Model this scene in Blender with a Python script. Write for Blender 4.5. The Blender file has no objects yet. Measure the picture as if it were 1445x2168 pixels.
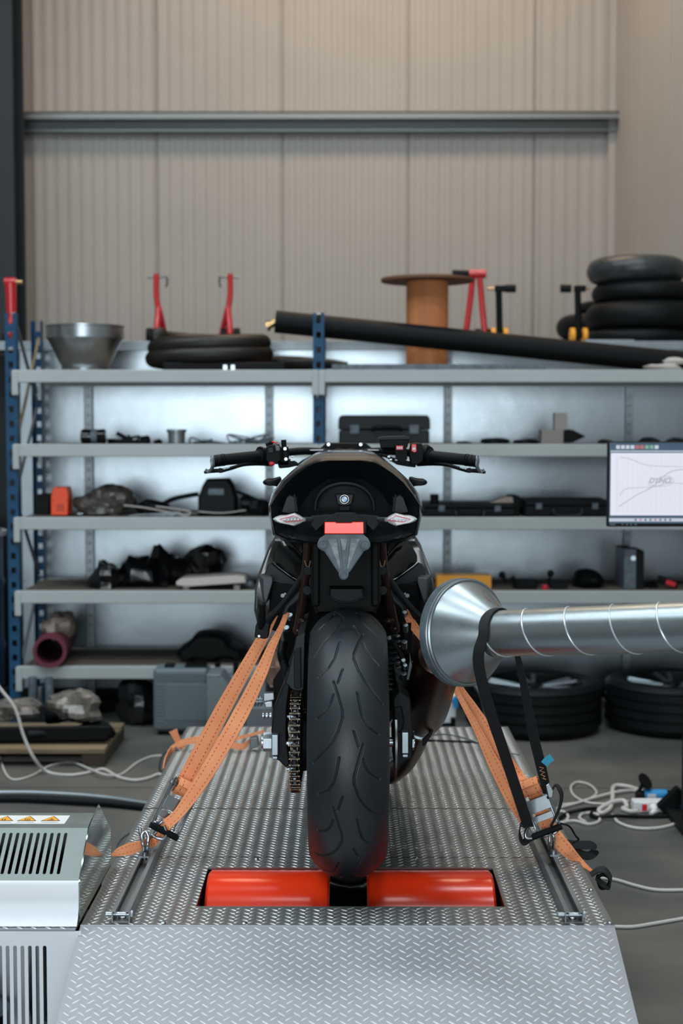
import bpy, math, random
import numpy as np
from mathutils import Vector, Matrix, Euler

# ------------------------------------------------------------------ camera, light, exposure
SC = bpy.context.scene
COL = SC.collection
random.seed(7)
PI = math.pi
R = math.radians

FPX = 3010.0                       # focal length in pixels of the 1445 px wide frame
PITCH = math.atan(179 / FPX)
YAW = math.atan(12.5 / FPX)
CAM_Z = 1.49
cam_data = bpy.data.cameras.new('camera')
cam = bpy.data.objects.new('camera', cam_data)
COL.objects.link(cam)
cam.location = (0, 0, CAM_Z)
cam.rotation_euler = (PI / 2 - PITCH, 0, YAW)
cam_data.sensor_fit = 'HORIZONTAL'
cam_data.sensor_width = 24.0
cam_data.lens = FPX / 1445 * 24.0
cam_data.clip_start = 0.05
cam_data.dof.use_dof = True
cam_data.dof.focus_distance = 3.45
cam_data.dof.aperture_fstop = 3.2
SC.camera = cam
CROT = Euler((PI / 2 - PITCH, 0, YAW), 'XYZ').to_matrix()

SC.view_settings.view_transform = 'Standard'
SC.view_settings.look = 'None'
SC.view_settings.exposure = 0.32
SC.view_settings.gamma = 1.0
SC.view_settings.use_curve_mapping = False

world = bpy.data.worlds.new('world')
SC.world = world
world.use_nodes = True
world.node_tree.nodes['Background'].inputs[0].default_value = (0.55, 0.8, 1.0, 1)
world.node_tree.nodes['Background'].inputs[1].default_value = 0.6

def area_light(name, loc, rot, sx, sy, power, color):
    d = bpy.data.lights.new(name, 'AREA')
    d.shape = 'RECTANGLE'; d.size = sx; d.size_y = sy
    d.energy = power; d.color = color
    o = bpy.data.objects.new(name, d)
    COL.objects.link(o)
    o.location = loc; o.rotation_euler = rot
    return o
# daylight through the open hall door behind the camera
area_light('daylight_door', (-0.85, -6.9, 1.75), (R(90), 0, 0), 5.4, 2.9, 350, (0.89, 0.96, 1.0))
# hall lamps under the ceiling
for lx, ly in ((-2.6, 0.4), (-2.6, 2.6), (-2.6, 5.4), (0.7, 0.4), (0.7, 2.6), (0.7, 5.4)):
    area_light('hall_strip_lamp', (lx, ly, 6.7), (0, 0, 0), 2.2, 0.16, 68, (0.86, 0.95, 1.0))
area_light('hall_lamp', (-5.0, 4.0, 6.7), (0, 0, 0), 1.2, 5.0, 110, (0.84, 0.94, 1.0))
area_light('warm_hall_lamp', (0.2, 9.0, 6.75), (R(14), 0, 0), 2.6, 0.7, 110, (1.0, 0.74, 0.52))

# ------------------------------------------------------------------ pixel to place
def ray(px, py):
    return CROT @ Vector((px - 722.5, -(py - 1084.0), -FPX))
def W(px, py, Y):
    d = ray(px, py)
    t = Y / d.y
    return Vector((d.x * t, Y, CAM_Z + d.z * t))
def PZ(px, py, z):
    d = ray(px, py)
    t = (z - CAM_Z) / d.z
    return Vector((d.x * t, d.y * t, z))
def WX(px, Y): return W(px, 905, Y).x
def WZ(py, Y): return W(735, py, Y).z

# ------------------------------------------------------------------ materials
def lin(h):
    h = h.lstrip('#')
    c = [int(h[i:i + 2], 16) / 255 for i in (0, 2, 4)]
    return tuple((x / 12.92 if x <= 0.04045 else ((x + 0.055) / 1.055) ** 2.4) for x in c) + (1.0,)

def mat(name, col, rough=0.5, metal=0.0, spec=0.5, bump=0.0, bscale=60.0, var=0.0, vscale=6.0,
        rvar=0.0, coat=0.0, stretch=None, col2=None, emit=None, estr=1.0, trans=0.0, kind='noise', dist=0.002):
    m = bpy.data.materials.new(name)
    m.use_nodes = True
    nt = m.node_tree; N = nt.nodes; L = nt.links
    b = N['Principled BSDF']
    c = lin(col) if isinstance(col, str) else tuple(col)
    b.inputs['Base Color'].default_value = c
    b.inputs['Roughness'].default_value = rough
    b.inputs['Metallic'].default_value = metal
    b.inputs['Specular IOR Level'].default_value = spec
    if coat:
        b.inputs['Coat Weight'].default_value = coat
        b.inputs['Coat Roughness'].default_value = 0.06
    if trans:
        b.inputs['Transmission Weight'].default_value = trans
    if emit:
        b.inputs['Emission Color'].default_value = lin(emit)
        b.inputs['Emission Strength'].default_value = estr
    if bump or var or rvar:
        tc = N.new('ShaderNodeTexCoord')
        mp = N.new('ShaderNodeMapping')
        L.new(tc.outputs['Object'], mp.inputs[0])
        if stretch: mp.inputs['Scale'].default_value = stretch
    if var or rvar or col2:
        if not (bump or var or rvar):
            tc = N.new('ShaderNodeTexCoord'); mp = N.new('ShaderNodeMapping'); L.new(tc.outputs['Object'], mp.inputs[0])
        if kind == 'voronoi':
            n = N.new('ShaderNodeTexVoronoi'); n.inputs['Scale'].default_value = vscale
            L.new(mp.outputs[0], n.inputs['Vector'])
            sep = N.new('ShaderNodeSeparateColor'); L.new(n.outputs['Color'], sep.inputs[0])
            fac = sep.outputs[0]
        else:
            n = N.new('ShaderNodeTexNoise'); n.inputs['Scale'].default_value = vscale
            n.inputs['Detail'].default_value = 6; n.inputs['Roughness'].default_value = 0.6
            L.new(mp.outputs[0], n.inputs['Vector'])
            rmp = N.new('ShaderNodeMapRange'); rmp.inputs[1].default_value = 0.3; rmp.inputs[2].default_value = 0.7
            L.new(n.outputs[0], rmp.inputs[0])
            fac = rmp.outputs[0]
        if var or col2:
            mx = N.new('ShaderNodeMix'); mx.data_type = 'RGBA'
            L.new(fac, mx.inputs[0])
            mx.inputs[6].default_value = tuple(x * (1 - var) for x in c[:3]) + (1,)
            mx.inputs[7].default_value = lin(col2) if col2 else tuple(min(1, x * (1 + var)) for x in c[:3]) + (1,)
            L.new(mx.outputs[2], b.inputs['Base Color'])
        if rvar:
            rr = N.new('ShaderNodeMapRange')
            rr.inputs[3].default_value = max(0.02, rough - rvar); rr.inputs[4].default_value = min(1, rough + rvar)
            L.new(fac, rr.inputs[0]); L.new(rr.outputs[0], b.inputs['Roughness'])
    if bump:
        n2 = N.new('ShaderNodeTexNoise'); n2.inputs['Scale'].default_value = bscale
        n2.inputs['Detail'].default_value = 4
        L.new(mp.outputs[0], n2.inputs['Vector'])
        bp = N.new('ShaderNodeBump'); bp.inputs['Strength'].default_value = bump
        bp.inputs['Distance'].default_value = dist
        L.new(n2.outputs[0], bp.inputs['Height']); L.new(bp.outputs[0], b.inputs['Normal'])
    return m

def webbing(name, col, stitch, ribs=420.0):
    """woven webbing; uv.x runs across (0..1), uv.y along in metres"""
    m = mat(name, col, rough=0.75)
    nt = m.node_tree; N = nt.nodes; L = nt.links; b = N['Principled BSDF']
    uv = N.new('ShaderNodeUVMap'); sp = N.new('ShaderNodeSeparateXYZ'); L.new(uv.outputs[0], sp.inputs[0])
    def mth(op, a, bb=None):
        n = N.new('ShaderNodeMath'); n.operation = op
        for i, v in enumerate((a, bb)):
            if v is None: continue
            if isinstance(v, (int, float)): n.inputs[i].default_value = v
            else: L.new(v, n.inputs[i])
        return n.outputs[0]
    w1 = mth('SINE', mth('MULTIPLY', sp.outputs[1], ribs * 6.283))
    w2 = mth('SINE', mth('MULTIPLY', sp.outputs[0], 22 * 6.283))
    h = mth('ADD', w1, w2)
    bp = N.new('ShaderNodeBump'); bp.inputs['Strength'].default_value = 0.5; bp.inputs['Distance'].default_value = 0.0006
    L.new(h, bp.inputs['Height']); L.new(bp.outputs[0], b.inputs['Normal'])
    # two dashed stitch lines
    d1 = mth('LESS_THAN', mth('ABSOLUTE', mth('SUBTRACT', mth('ABSOLUTE', mth('SUBTRACT', sp.outputs[0], 0.5)), 0.27)), 0.022)
    dash = mth('LESS_THAN', mth('FRACT', mth('MULTIPLY', sp.outputs[1], 90.0)), 0.45)
    fac = mth('MULTIPLY', d1, dash)
    tc = N.new('ShaderNodeTexCoord'); nz = N.new('ShaderNodeTexNoise'); nz.inputs['Scale'].default_value = 25
    L.new(tc.outputs['Object'], nz.inputs['Vector'])
    c = lin(col)
    m0 = N.new('ShaderNodeMix'); m0.data_type = 'RGBA'; L.new(nz.outputs[0], m0.inputs[0])
    m0.inputs[6].default_value = tuple(x * 0.86 for x in c[:3]) + (1,)
    m0.inputs[7].default_value = tuple(min(1, x * 1.25) for x in c[:3]) + (1,)
    mx = N.new('ShaderNodeMix'); mx.data_type = 'RGBA'; L.new(fac, mx.inputs[0])
    L.new(m0.outputs[2], mx.inputs[6]); mx.inputs[7].default_value = lin(stitch)
    L.new(mx.outputs[2], b.inputs['Base Color'])
    return m

M = {}
M['floor'] = mat('polished_concrete', '#535756', rough=0.42, var=0.22, vscale=1.3, rvar=0.14, bump=0.08, bscale=40, col2='#67655f')
M['wall'] = mat('sandwich_panel', '#a3a19d', rough=0.55, var=0.04, vscale=1.5)
M['girt'] = mat('girt_steel', '#7e8484', rough=0.4, metal=0.6)
M['darkgroove'] = mat('joint_sealant', '#6d6b66', rough=0.8)
M['column'] = mat('dark_blue_painted_steel', '#0c1822', rough=0.5)
M['ceiling'] = mat('ceiling_sheet', '#8a8c8c', rough=0.7)
M['blue'] = mat('blue_painted_steel', '#063f60', rough=0.5, spec=0.3, var=0.25, vscale=18)
M['bluedark'] = mat('navy_painted_steel', '#0d3558', rough=0.5)
M['beam'] = mat('light_grey_painted_steel', '#9fa6a6', rough=0.5, var=0.05, vscale=5)
M['chip'] = mat('chipboard', '#6b6158', rough=0.8, var=0.25, vscale=60, bump=0.1)
M['galv'] = mat('galvanised_sheet', '#98a2a8', rough=0.29, metal=0.95, var=0.05, vscale=2.0, rvar=0.03, bump=0.2, bscale=1.6, dist=0.02)
M['galvdark'] = mat('dull_galvanised_steel', '#8b9498', rough=0.45, metal=0.8, var=0.1, vscale=12)
M['deck'] = mat('galvanised_tread_plate', '#8b8e8e', rough=0.38, metal=0.75, var=0.06, vscale=7, rvar=0.04, bump=0.06, bscale=150)
M['ramp'] = mat('aluminium_tread_plate', '#8c9095', rough=0.5, metal=0.4, var=0.05, vscale=7, bump=0.04, bscale=200)
M['rampnub'] = mat('pale_aluminium_tread', '#c6cad0', rough=0.4, metal=0.5)  # ramp lugs, lighter and smoother than the plate
M['decknub'] = mat('pale_zinc_tread', '#aeb2b3', rough=0.34, metal=0.8)  # deck lugs, lighter and smoother than the plate
M['steel'] = mat('bright_zinc_steel', '#a3abb0', rough=0.3, metal=1.0, var=0.08, vscale=30)
M['steeldull'] = mat('worn_steel', '#6f7476', rough=0.4, metal=0.9, var=0.2, vscale=25)
M['strut'] = mat('strut_channel_steel', '#7d8284', rough=0.45, metal=0.5, var=0.35, vscale=14, stretch=(1, 0.2, 1))
M['duct'] = mat('spiral_duct_zinc', '#96a0a4', rough=0.33, metal=0.92, var=0.03, vscale=60, rvar=0.02, bump=0.01, bscale=40)
M['tyre'] = mat('tyre_rubber', '#161e23', rough=0.47, spec=0.5, bump=0.12, bscale=260, var=0.12, vscale=30)
M['tyreold'] = mat('worn_tyre_rubber', '#0a0e10', rough=0.55, spec=0.2, bump=0.2, bscale=60, var=0.3, vscale=14)
M['tyreold2'] = mat('grey_tyre_rubber', '#2c3235', rough=0.38, spec=0.5, bump=0.5, bscale=60, var=0.5, vscale=26)  # lighter, glossier rubber for the top tyre of the pile
M['gloss'] = mat('gloss_black_paint', '#080c0e', rough=0.16, spec=0.4, coat=0.35)
M['carbon'] = mat('dark_metallic_paint', '#1a1a18', rough=0.24, spec=0.5, coat=0.35)
M['matte'] = mat('matte_black_plastic', '#070d10', rough=0.55, spec=0.2, bump=0.05, bscale=300)
M['matte2'] = mat('charcoal_plastic', '#0f171b', rough=0.5, spec=0.28, bump=0.05, bscale=300)
M['greypl'] = mat('weathered_grey_plastic', '#56626a', rough=0.5, spec=0.4, var=0.35, vscale=30, bump=0.1, bscale=120)
M['black'] = mat('black_plastic', '#04080a', rough=0.55, spec=0.16)
M['fender'] = mat('fender_plastic', '#05090c', rough=0.6, spec=0.15)
M['seam'] = mat('bright_seam_zinc', '#c9d0d3', rough=0.35, metal=0.6)
M['rubber'] = mat('black_rubber', '#0b1013', rough=0.65, spec=0.2)
M['bronze'] = mat('bronze_painted_tube', '#3a2b27', rough=0.36, metal=0.5, spec=0.5)
M['bronze2'] = mat('bronze_engine_case', '#93796a', rough=0.4, metal=0.5)
M['exh'] = mat('heat_tinted_steel', '#33231d', rough=0.32, metal=0.85, var=0.3, vscale=5)
M['alloy'] = mat('brushed_alloy', '#8b979d', rough=0.34, metal=0.95, var=0.1, vscale=30)
M['chain'] = mat('oily_chain_steel', '#3c3b38', rough=0.26, metal=1.0)
M['chaingold'] = mat('gold_chain_rivet', '#b08f66', rough=0.25, metal=1.0)
M['orange'] = mat('orange_roller_paint', '#e23613', rough=0.2, spec=0.35, coat=0.0, bump=0.05, bscale=160, stretch=(0.1, 1, 1), var=0.06, vscale=8)
M['webo'] = webbing('orange_webbing', '#ff9c6c', '#a3401c')
M['webk'] = webbing('black_webbing', '#11161a', '#1c2226')
M['red'] = mat('red_gloss_paint', '#b3101a', rough=0.3, coat=0.3)
M['redpl'] = mat('red_plastic', '#c8202c', rough=0.3)
M['white'] = mat('white_plastic', '#d3d6d8', rough=0.4)
M['whitecable'] = mat('white_cable_sheath', '#bcbab6', rough=0.45)
M['lens'] = mat('clear_lens', '#d9dadd', rough=0.14, trans=0.55, spec=0.6)
M['reflector'] = mat('lit_red_lens', '#d92a18', rough=0.2, emit='#ff2a12', estr=0.38)
M['yellow'] = mat('yellow_plastic', '#e59a1c', rough=0.4)
M['wood'] = mat('spool_wood', '#b97444', rough=0.7, var=0.25, vscale=9, stretch=(1, 1, 0.15))
M['wooddark'] = mat('spool_flange_wood', '#6b4a35', rough=0.75, var=0.2, vscale=12)
M['bearer'] = mat('dark_pallet_wood', '#40362c', rough=0.85, var=0.3, vscale=14)  # pallet bearers, darker wood colour than the deck boards
M['padgrey'] = mat('grey_slider_plastic', '#333b40', rough=0.42, spec=0.4)
M['pallet'] = mat('pallet_wood', '#75664f', rough=0.8, var=0.3, vscale=14, stretch=(0.15, 1, 1))
M['case'] = mat('grey_case_plastic', '#5f6b70', rough=0.5, spec=0.4, bump=0.08, bscale=200)
M['casebox'] = mat('grey_hammered_enamel', '#727c80', rough=0.45, metal=0.3, bump=0.08, bscale=220)
M['hood'] = mat('galvanised_hood_sheet', '#747d7b', rough=0.48, metal=0.4, var=0.1, vscale=18, rvar=0.06)
M['mirror'] = mat('smooth_galvanised_sheet', '#9fb0b0', rough=0.09, metal=1.0)
M['whitepanel'] = mat('pale_grey_powder_coat', '#dde2e8', rough=0.42, metal=0.0)
M['sticker'] = mat('white_sticker', '#dcdcdc', rough=0.5)
M['stickyel'] = mat('warning_yellow', '#eca42c', rough=0.5)
M['ink'] = mat('black_ink', '#2b211c', rough=0.6)
M['blueplug'] = mat('blue_plug_plastic', '#1f7fb8', rough=0.4)
M['bluetag'] = mat('turquoise_tag', '#2c91b5', rough=0.6)
M['foil'] = mat('crumpled_clear_film', '#69645e', rough=0.22, spec=0.7, bump=0.8, bscale=30, dist=0.01, var=0.35, vscale=20)
M['rag'] = mat('white_rag', '#b8b2ac', rough=0.9, bump=0.4, bscale=40)
M['binbag'] = mat('black_bin_film', '#0b0e11', rough=0.18, spec=0.6, bump=0.5, bscale=18, dist=0.01)
M['pink'] = mat('maroon_cardboard', '#602334', rough=0.7)
M['paper'] = mat('crumpled_paper', '#9b8f88', rough=0.8, bump=0.4, bscale=30, dist=0.006)
M['hoserub'] = mat('ribbed_hose_rubber', '#1b1816', rough=0.45, spec=0.35)
M['orangebox'] = mat('orange_powder_coat', '#ee4a1e', rough=0.45)
M['bluebox'] = mat('blue_barrel_plastic', '#12507f', rough=0.4)

# ------------------------------------------------------------------ mesh builder
def smooth_path(pts, sub=8, closed=False):
    P = [Vector(p) for p in pts]
    n = len(P); out = []
    if n < 3 and not closed:
        return P
    rng = range(n) if closed else range(n - 1)
    for i in rng:
        if closed:
            p0, p1, p2, p3 = P[(i - 1) % n], P[i], P[(i + 1) % n], P[(i + 2) % n]
        else:
            p0 = P[i - 1] if i > 0 else 2 * P[0] - P[1]
            p1, p2 = P[i], P[i + 1]
            p3 = P[i + 2] if i + 2 < n else 2 * P[-1] - P[-2]
        for k in range(sub):
            t = k / sub
            out.append(0.5 * ((2 * p1) + (-p0 + p2) * t + (2 * p0 - 5 * p1 + 4 * p2 - p3) * t * t + (-p0 + 3 * p1 - 3 * p2 + p3) * t ** 3))
    if not closed: out.append(P[-1])
    return out

class MB:
    def __init__(s):
        s.v = []; s.f = []; s.uv = {}
    def add(s, vs, fs):
        o = len(s.v)
        s.v += [tuple(p) for p in vs]
        s.f += [tuple(i + o for i in f) for f in fs]
        return s
    def box(s, c, d, rot=None):
        hx, hy, hz = d[0] / 2, d[1] / 2, d[2] / 2
        vs = [Vector((x, y, z)) for x in (-hx, hx) for y in (-hy, hy) for z in (-hz, hz)]
        if rot is not None:
            m = rot if isinstance(rot, Matrix) else Euler(rot).to_matrix()
            vs = [m @ p for p in vs]
        c = Vector(c)
        return s.add([p + c for p in vs], [(0, 1, 3, 2), (4, 6, 7, 5), (0, 4, 5, 1), (2, 3, 7, 6), (0, 2, 6, 4), (1, 5, 7, 3)])
    def bb(s, x0, x1, y0, y1, z0, z1):
        return s.box(((x0 + x1) / 2, (y0 + y1) / 2, (z0 + z1) / 2), (abs(x1 - x0), abs(y1 - y0), abs(z1 - z0)))
    def lathe(s, prof, o=(0, 0, 0), axis=(0, 0, 1), n=32, closed=False, cap=True, a0=0.0, a1=2 * PI):
        """prof: (radius, height along axis)"""
        q = Vector((0, 0, 1)).rotation_difference(Vector(axis).normalized()).to_matrix()
        o = Vector(o); vs = []; fs = []
        full = abs(a1 - a0 - 2 * PI) < 1e-6
        m = n if full else n + 1
        k = len(prof)
        for i in range(m):
            a = a0 + (a1 - a0) * i / n
            for (r, h) in prof:
                vs.append(o + q @ Vector((r * math.cos(a), r * math.sin(a), h)))
        for i in range(n):
            j = (i + 1) % m
            for t in range(k if closed else k - 1):
                u = (t + 1) % k
                fs.append((i * k + t, j * k + t, j * k + u, i * k + u))
        if cap and not closed and full:
            if prof[0][0] > 1e-5: fs.append(tuple(i * k for i in reversed(range(n))))
            if prof[-1][0] > 1e-5: fs.append(tuple(i * k + k - 1 for i in range(n)))
        return s.add(vs, fs)
    def cyl(s, p0, p1, r0, r1=None, n=20, cap=True):
        p0 = Vector(p0); p1 = Vector(p1)
        r1 = r0 if r1 is None else r1
        return s.lathe([(r0, 0), (r1, (p1 - p0).length)], p0, p1 - p0, n=n, cap=cap)
    def tube(s, pts, r, n=10, sub=0, closed=False, cap=True):
        P = smooth_path(pts, sub, closed) if sub else [Vector(p) for p in pts]
        m = len(P)
        T = []
        for i in range(m):
            a = P[(i - 1) % m] if (closed or i > 0) else P[i]
            b = P[(i + 1) % m] if (closed or i < m - 1) else P[i]
            d = b - a
            T.append(d.normalized() if d.length > 1e-9 else Vector((0, 0, 1)))
        up = T[0].orthogonal().normalized()
        vs = []; fs = []
        rr = r if callable(r) else (lambda t: r)
        for i in range(m):
            if i: up = (T[i - 1].rotation_difference(T[i]) @ up).normalized()
            side = T[i].cross(up)
            q = rr(i / max(1, m - 1))
            for k in range(n):
                a = 2 * PI * k / n
                vs.append(P[i] + (up * math.cos(a) + side * math.sin(a)) * q)
        for i in range(m if closed else m - 1):
            j = (i + 1) % m
            for k in range(n):
                l = (k + 1) % n
                fs.append((i * n + k, i * n + l, j * n + l, j * n + k))
        if cap and not closed:
            fs.append(tuple(reversed(range(n)))); fs.append(tuple((m - 1) * n + k for k in range(n)))
        return s.add(vs, fs)
    def loft(s, rings, cap0=True, cap1=True, closed=True):
        n = len(rings[0]); vs = []; fs = []
        for rg in rings: vs += [Vector(p) for p in rg]
        for i in range(len(rings) - 1):
            for k in range(n if closed else n - 1):
                l = (k + 1) % n
                fs.append((i * n + k, i * n + l, (i + 1) * n + l, (i + 1) * n + k))
        if cap0: fs.append(tuple(reversed(range(n))))
        if cap1: fs.append(tuple((len(rings) - 1) * n + k for k in range(n)))
        return s.add(vs, fs)
    def prism(s, poly, d):
        """poly: list of world points, extruded by the vector d"""
        d = Vector(d)
        return s.loft([[Vector(p) for p in poly], [Vector(p) + d for p in poly]])
    def pprism(s, pix, Y, depth, inset=0.0):
        """outline taken at distance Y, given the real thickness depth away from the viewer"""
        a = [W(x, y, Y) for x, y in pix]
        return s.prism(a, (0, depth, 0))
    def ribbon(s, pts, w, th=0.0022, side=None, sub=8):
        """strap through pts; w number or list; side: direction(s) across the strap"""
        n0 = len(pts)
        P = smooth_path(pts, sub) if sub and n0 > 2 else [Vector(p) for p in pts]
        m = len(P)
        ws = w if isinstance(w, (list, tuple)) else [w] * n0
        sd = side if isinstance(side, list) else [side] * n0
        vs = []; fs = []; uvs = []; L = 0.0
        for i in range(m):
            t = i / (m - 1) * (n0 - 1); a = min(int(t), n0 - 2); f = t - a
            wi = ws[a] * (1 - f) + ws[a + 1] * f
            si = (Vector(sd[a]) * (1 - f) + Vector(sd[a + 1]) * f)
            d = (P[min(i + 1, m - 1)] - P[max(i - 1, 0)]).normalized()
            si = (si - d * si.dot(d)).normalized()
            nr = si.cross(d).normalized()
            if i: L += (P[i] - P[i - 1]).length
            for (u, h) in ((-.5, .5), (-.17, .62), (.17, .62), (.5, .5), (.5, -.5), (.17, -.62), (-.17, -.62), (-.5, -.5)):
                vs.append(P[i] + si * wi * u + nr * th * h)
                uvs.append((u + 0.5, L))
        o = len(s.v)
        for i in range(m - 1):
            for k in range(8):
                l = (k + 1) % 8
                fs.append((i * 8 + k, i * 8 + l, (i + 1) * 8 + l, (i + 1) * 8 + k))
        fs.append(tuple(range(8))[::-1]); fs.append(tuple((m - 1) * 8 + k for k in range(8)))
        s.add(vs, fs)
        for i, u in enumerate(uvs): s.uv[o + i] = u
        return s
    def ball(s, c, r, n=16, sc=(1, 1, 1)):
        c = Vector(c); vs = []; fs = []
        h = n // 2
        for i in range(1, h):
            for k in range(n):
                a = PI * i / h; b = 2 * PI * k / n
                vs.append(c + Vector((r * sc[0] * math.sin(a) * math.cos(b), r * sc[1] * math.sin(a) * math.sin(b), r * sc[2] * math.cos(a))))
        for i in range(h - 2):
            for k in range(n):
                l = (k + 1) % n
                fs.append((i * n + k, (i + 1) * n + k, (i + 1) * n + l, i * n + l))
        t = len(vs); vs.append(c + Vector((0, 0, r * sc[2]))); vs.append(c - Vector((0, 0, r * sc[2])))
        for k in range(n):
            l = (k + 1) % n
            fs.append((t, k, l)); fs.append((t + 1, (h - 2) * n + l, (h - 2) * n + k))
        return s.add(vs, fs)
    def mirror(s):
        """append a copy mirrored in x"""
        o = len(s.v)
        s.v += [(-x, y, z) for x, y, z in s.v]
        s.f += [tuple(i + o for i in reversed(f)) for f in s.f]
        return s
    n2 = None; m2 = None
    def build(s, name, m, parent=None, bevel=0.0, seg=2, sharp=38, subsurf=0, label=None, origin=None):
        me = bpy.data.meshes.new(name)
        v = np.array(s.v, dtype=float)
        if parent is not None:
            rt = parent
            while rt.parent: rt = rt.parent
            org = np.array(rt.location); loc = (0, 0, 0)
        else:
            if origin is None:
                org = np.array([(v[:, 0].min() + v[:, 0].max()) / 2, (v[:, 1].min() + v[:, 1].max()) / 2, v[:, 2].min()])
            else: org = np.array(origin)
            loc = tuple(org)
        me.from_pydata([tuple(p) for p in (v - org)], [], s.f)
        if s.uv:
            ul = me.uv_layers.new(name='UVMap')
            for lp in me.loops:
                u = s.uv.get(lp.vertex_index)
                if u: ul.data[lp.index].uv = u
        me.materials.append(m)
        if s.n2 is not None:
            me.materials.append(s.m2)
            mi = np.zeros(len(me.polygons), dtype=np.int32); mi[s.n2:] = 1
            me.polygons.foreach_set('material_index', mi)
        me.shade_smooth()
        me.set_sharp_from_angle(angle=R(sharp))
        o = bpy.data.objects.new(name, me)
        COL.objects.link(o)
        if parent is not None: o.parent = parent
        else: o.location = loc
        if bevel:
            md = o.modifiers.new('bevel', 'BEVEL'); md.width = bevel; md.segments = seg
            md.limit_method = 'ANGLE'; md.angle_limit = R(35); md.harden_normals = True
        if subsurf:
            md = o.modifiers.new('subsurf', 'SUBSURF'); md.levels = subsurf; md.render_levels = subsurf
        if label: o['label'] = label
        return o

def tag(o, label, cat, group=None, kind=None):
    o['label'] = label; o['category'] = cat
    if group: o['group'] = group
    if kind: o['kind'] = kind
    return o
def thing(name, loc, label, cat, group=None, kind=None):
    o = bpy.data.objects.new(name, None)
    COL.objects.link(o); o.location = loc; o.empty_display_size = 0.05
    return tag(o, label, cat, group, kind)
def struct(o):
    o['kind'] = 'structure'; return o
def copy_tree(o, parent=None):
    c = o.copy(); COL.objects.link(c)
    if parent: c.parent = parent
    for ch in list(o.children): copy_tree(ch, c)
    return c
def text_mesh(name, body, size, m, parent, mw, shear=0.0, extrude=0.0003, align='CENTER', bold=0.0, label=None):
    """flat lettering; mw maps the text plane into the world"""
    cu = bpy.data.curves.new(name, 'FONT'); cu.body = body; cu.size = size; cu.shear = shear
    cu.extrude = extrude; cu.align_x = align; cu.align_y = 'CENTER'; cu.offset = bold
    t = bpy.data.objects.new(name, cu); COL.objects.link(t)
    dg = bpy.context.evaluated_depsgraph_get()
    me = bpy.data.meshes.new_from_object(t.evaluated_get(dg))
    bpy.data.objects.remove(t)
    b = MB(); b.add([mw @ v.co for v in me.vertices], [tuple(p.vertices) for p in me.polygons])
    bpy.data.meshes.remove(me)
    return b.build(name, m, parent, label=label)
# ------------------------------------------------------------------ the hall
RW = WX(1293, 11.5)              # right wall
b = MB(); b.bb(-9, RW + 0.2, -7.4, 11.9, -0.2, 0)
struct(b.build('floor', M['floor']))
b = MB()
for py in (1668,):
    y = PZ(735, py, 0).y
    b.bb(-9, RW, y - 0.003, y + 0.003, -0.001, 0.0012)
for x in (-3.6, 1.0):
    pass
struct(b.build('trim_1', mat('floor_joint', '#3c3f40', rough=0.9)))

def ribbed_wall(name, axis, p0, a0, a1, z0, z1, joints, pitch=0.098, depth=0.006, sign=-1, amp=1.0):
    """profiled sandwich panels: shallow ribs, a deep joint at each panel edge"""
    prof = []
    x = a0
    js = sorted(joints)
    marks = [a0] + [j for j in js if a0 < j < a1] + [a1]
    for i in range(len(marks) - 1):
        s0, s1 = marks[i], marks[i + 1]
        prof += [(s0, 0.028), (s0 + 0.007, 0.028), (s0 + 0.012, 0.0)]
        n = max(1, round((s1 - s0 - 0.03) / pitch)); w = (s1 - s0 - 0.03) / n
        for k in range(n):
            c = s0 + 0.015 + k * w
            prof += [(c + w * 0.30, 0.0), (c + w * 0.42, depth), (c + w * 0.80, depth), (c + w * 0.92, 0.0)]
        prof += [(s1 - 0.012, 0.0), (s1 - 0.007, 0.028)]
    prof.append((a1, 0.028))
    b = MB()
    if axis == 'x':
        lo = [(a, p0 - sign * d, z0) for a, d in prof]; hi = [(a, p0 - sign * d, z1) for a, d in prof]
    else:
        lo = [(p0 - sign * d, a, z0) for a, d in prof]; hi = [(p0 - sign * d, a, z1) for a, d in prof]
    n = len(prof)
    # back side for thickness
    if axis == 'x':
        lo += [(a1, p0 - sign * 0.15, z0), (a0, p0 - sign * 0.15, z0)]; hi += [(a1, p0 - sign * 0.15, z1), (a0, p0 - sign * 0.15, z1)]
    else:
        lo += [(p0 - sign * 0.15, a1, z0), (p0 - sign * 0.15, a0, z0)]; hi += [(p0 - sign * 0.15, a1, z1), (p0 - sign * 0.15, a0, z1)]
    b.loft([lo, hi])
    return struct(b.build(name, M['wall'], sharp=25))

jx = [WX(px, 11.5) for px in (75, 335, 603, 862, 1125)]
st = (jx[4] - jx[0]) / 4
joints = [jx[0] + st * k for k in range(-7, 6)]
ribbed_wall('wall_back', 'x', 11.5, -9.0, RW, 0, 7, joints)
ribbed_wall('wall_right', 'y', RW, -7.4, 11.5, 0, 7, [11.5 - 1.0 * k for k in range(1, 19)], sign=-1)
b = MB(); b.bb(-9.2, -9, -7.4, 11.9, 0, 7); struct(b.build('wall_left', M['wall']))
b = MB(); b.bb(-9, -3.6, -7.4, -7.2, 0, 7); b.bb(1.4, RW + 0.15, -7.4, -7.2, 0, 7); b.bb(-3.6, 1.4, -7.4, -7.2, 3.8, 7)
struct(b.build('wall_front', M['wall']))
b = MB(); b.bb(-9.2, RW + 0.2, -7.4, 11.9, 7, 7.15); struct(b.build('ceiling', M['ceiling']))

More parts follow.
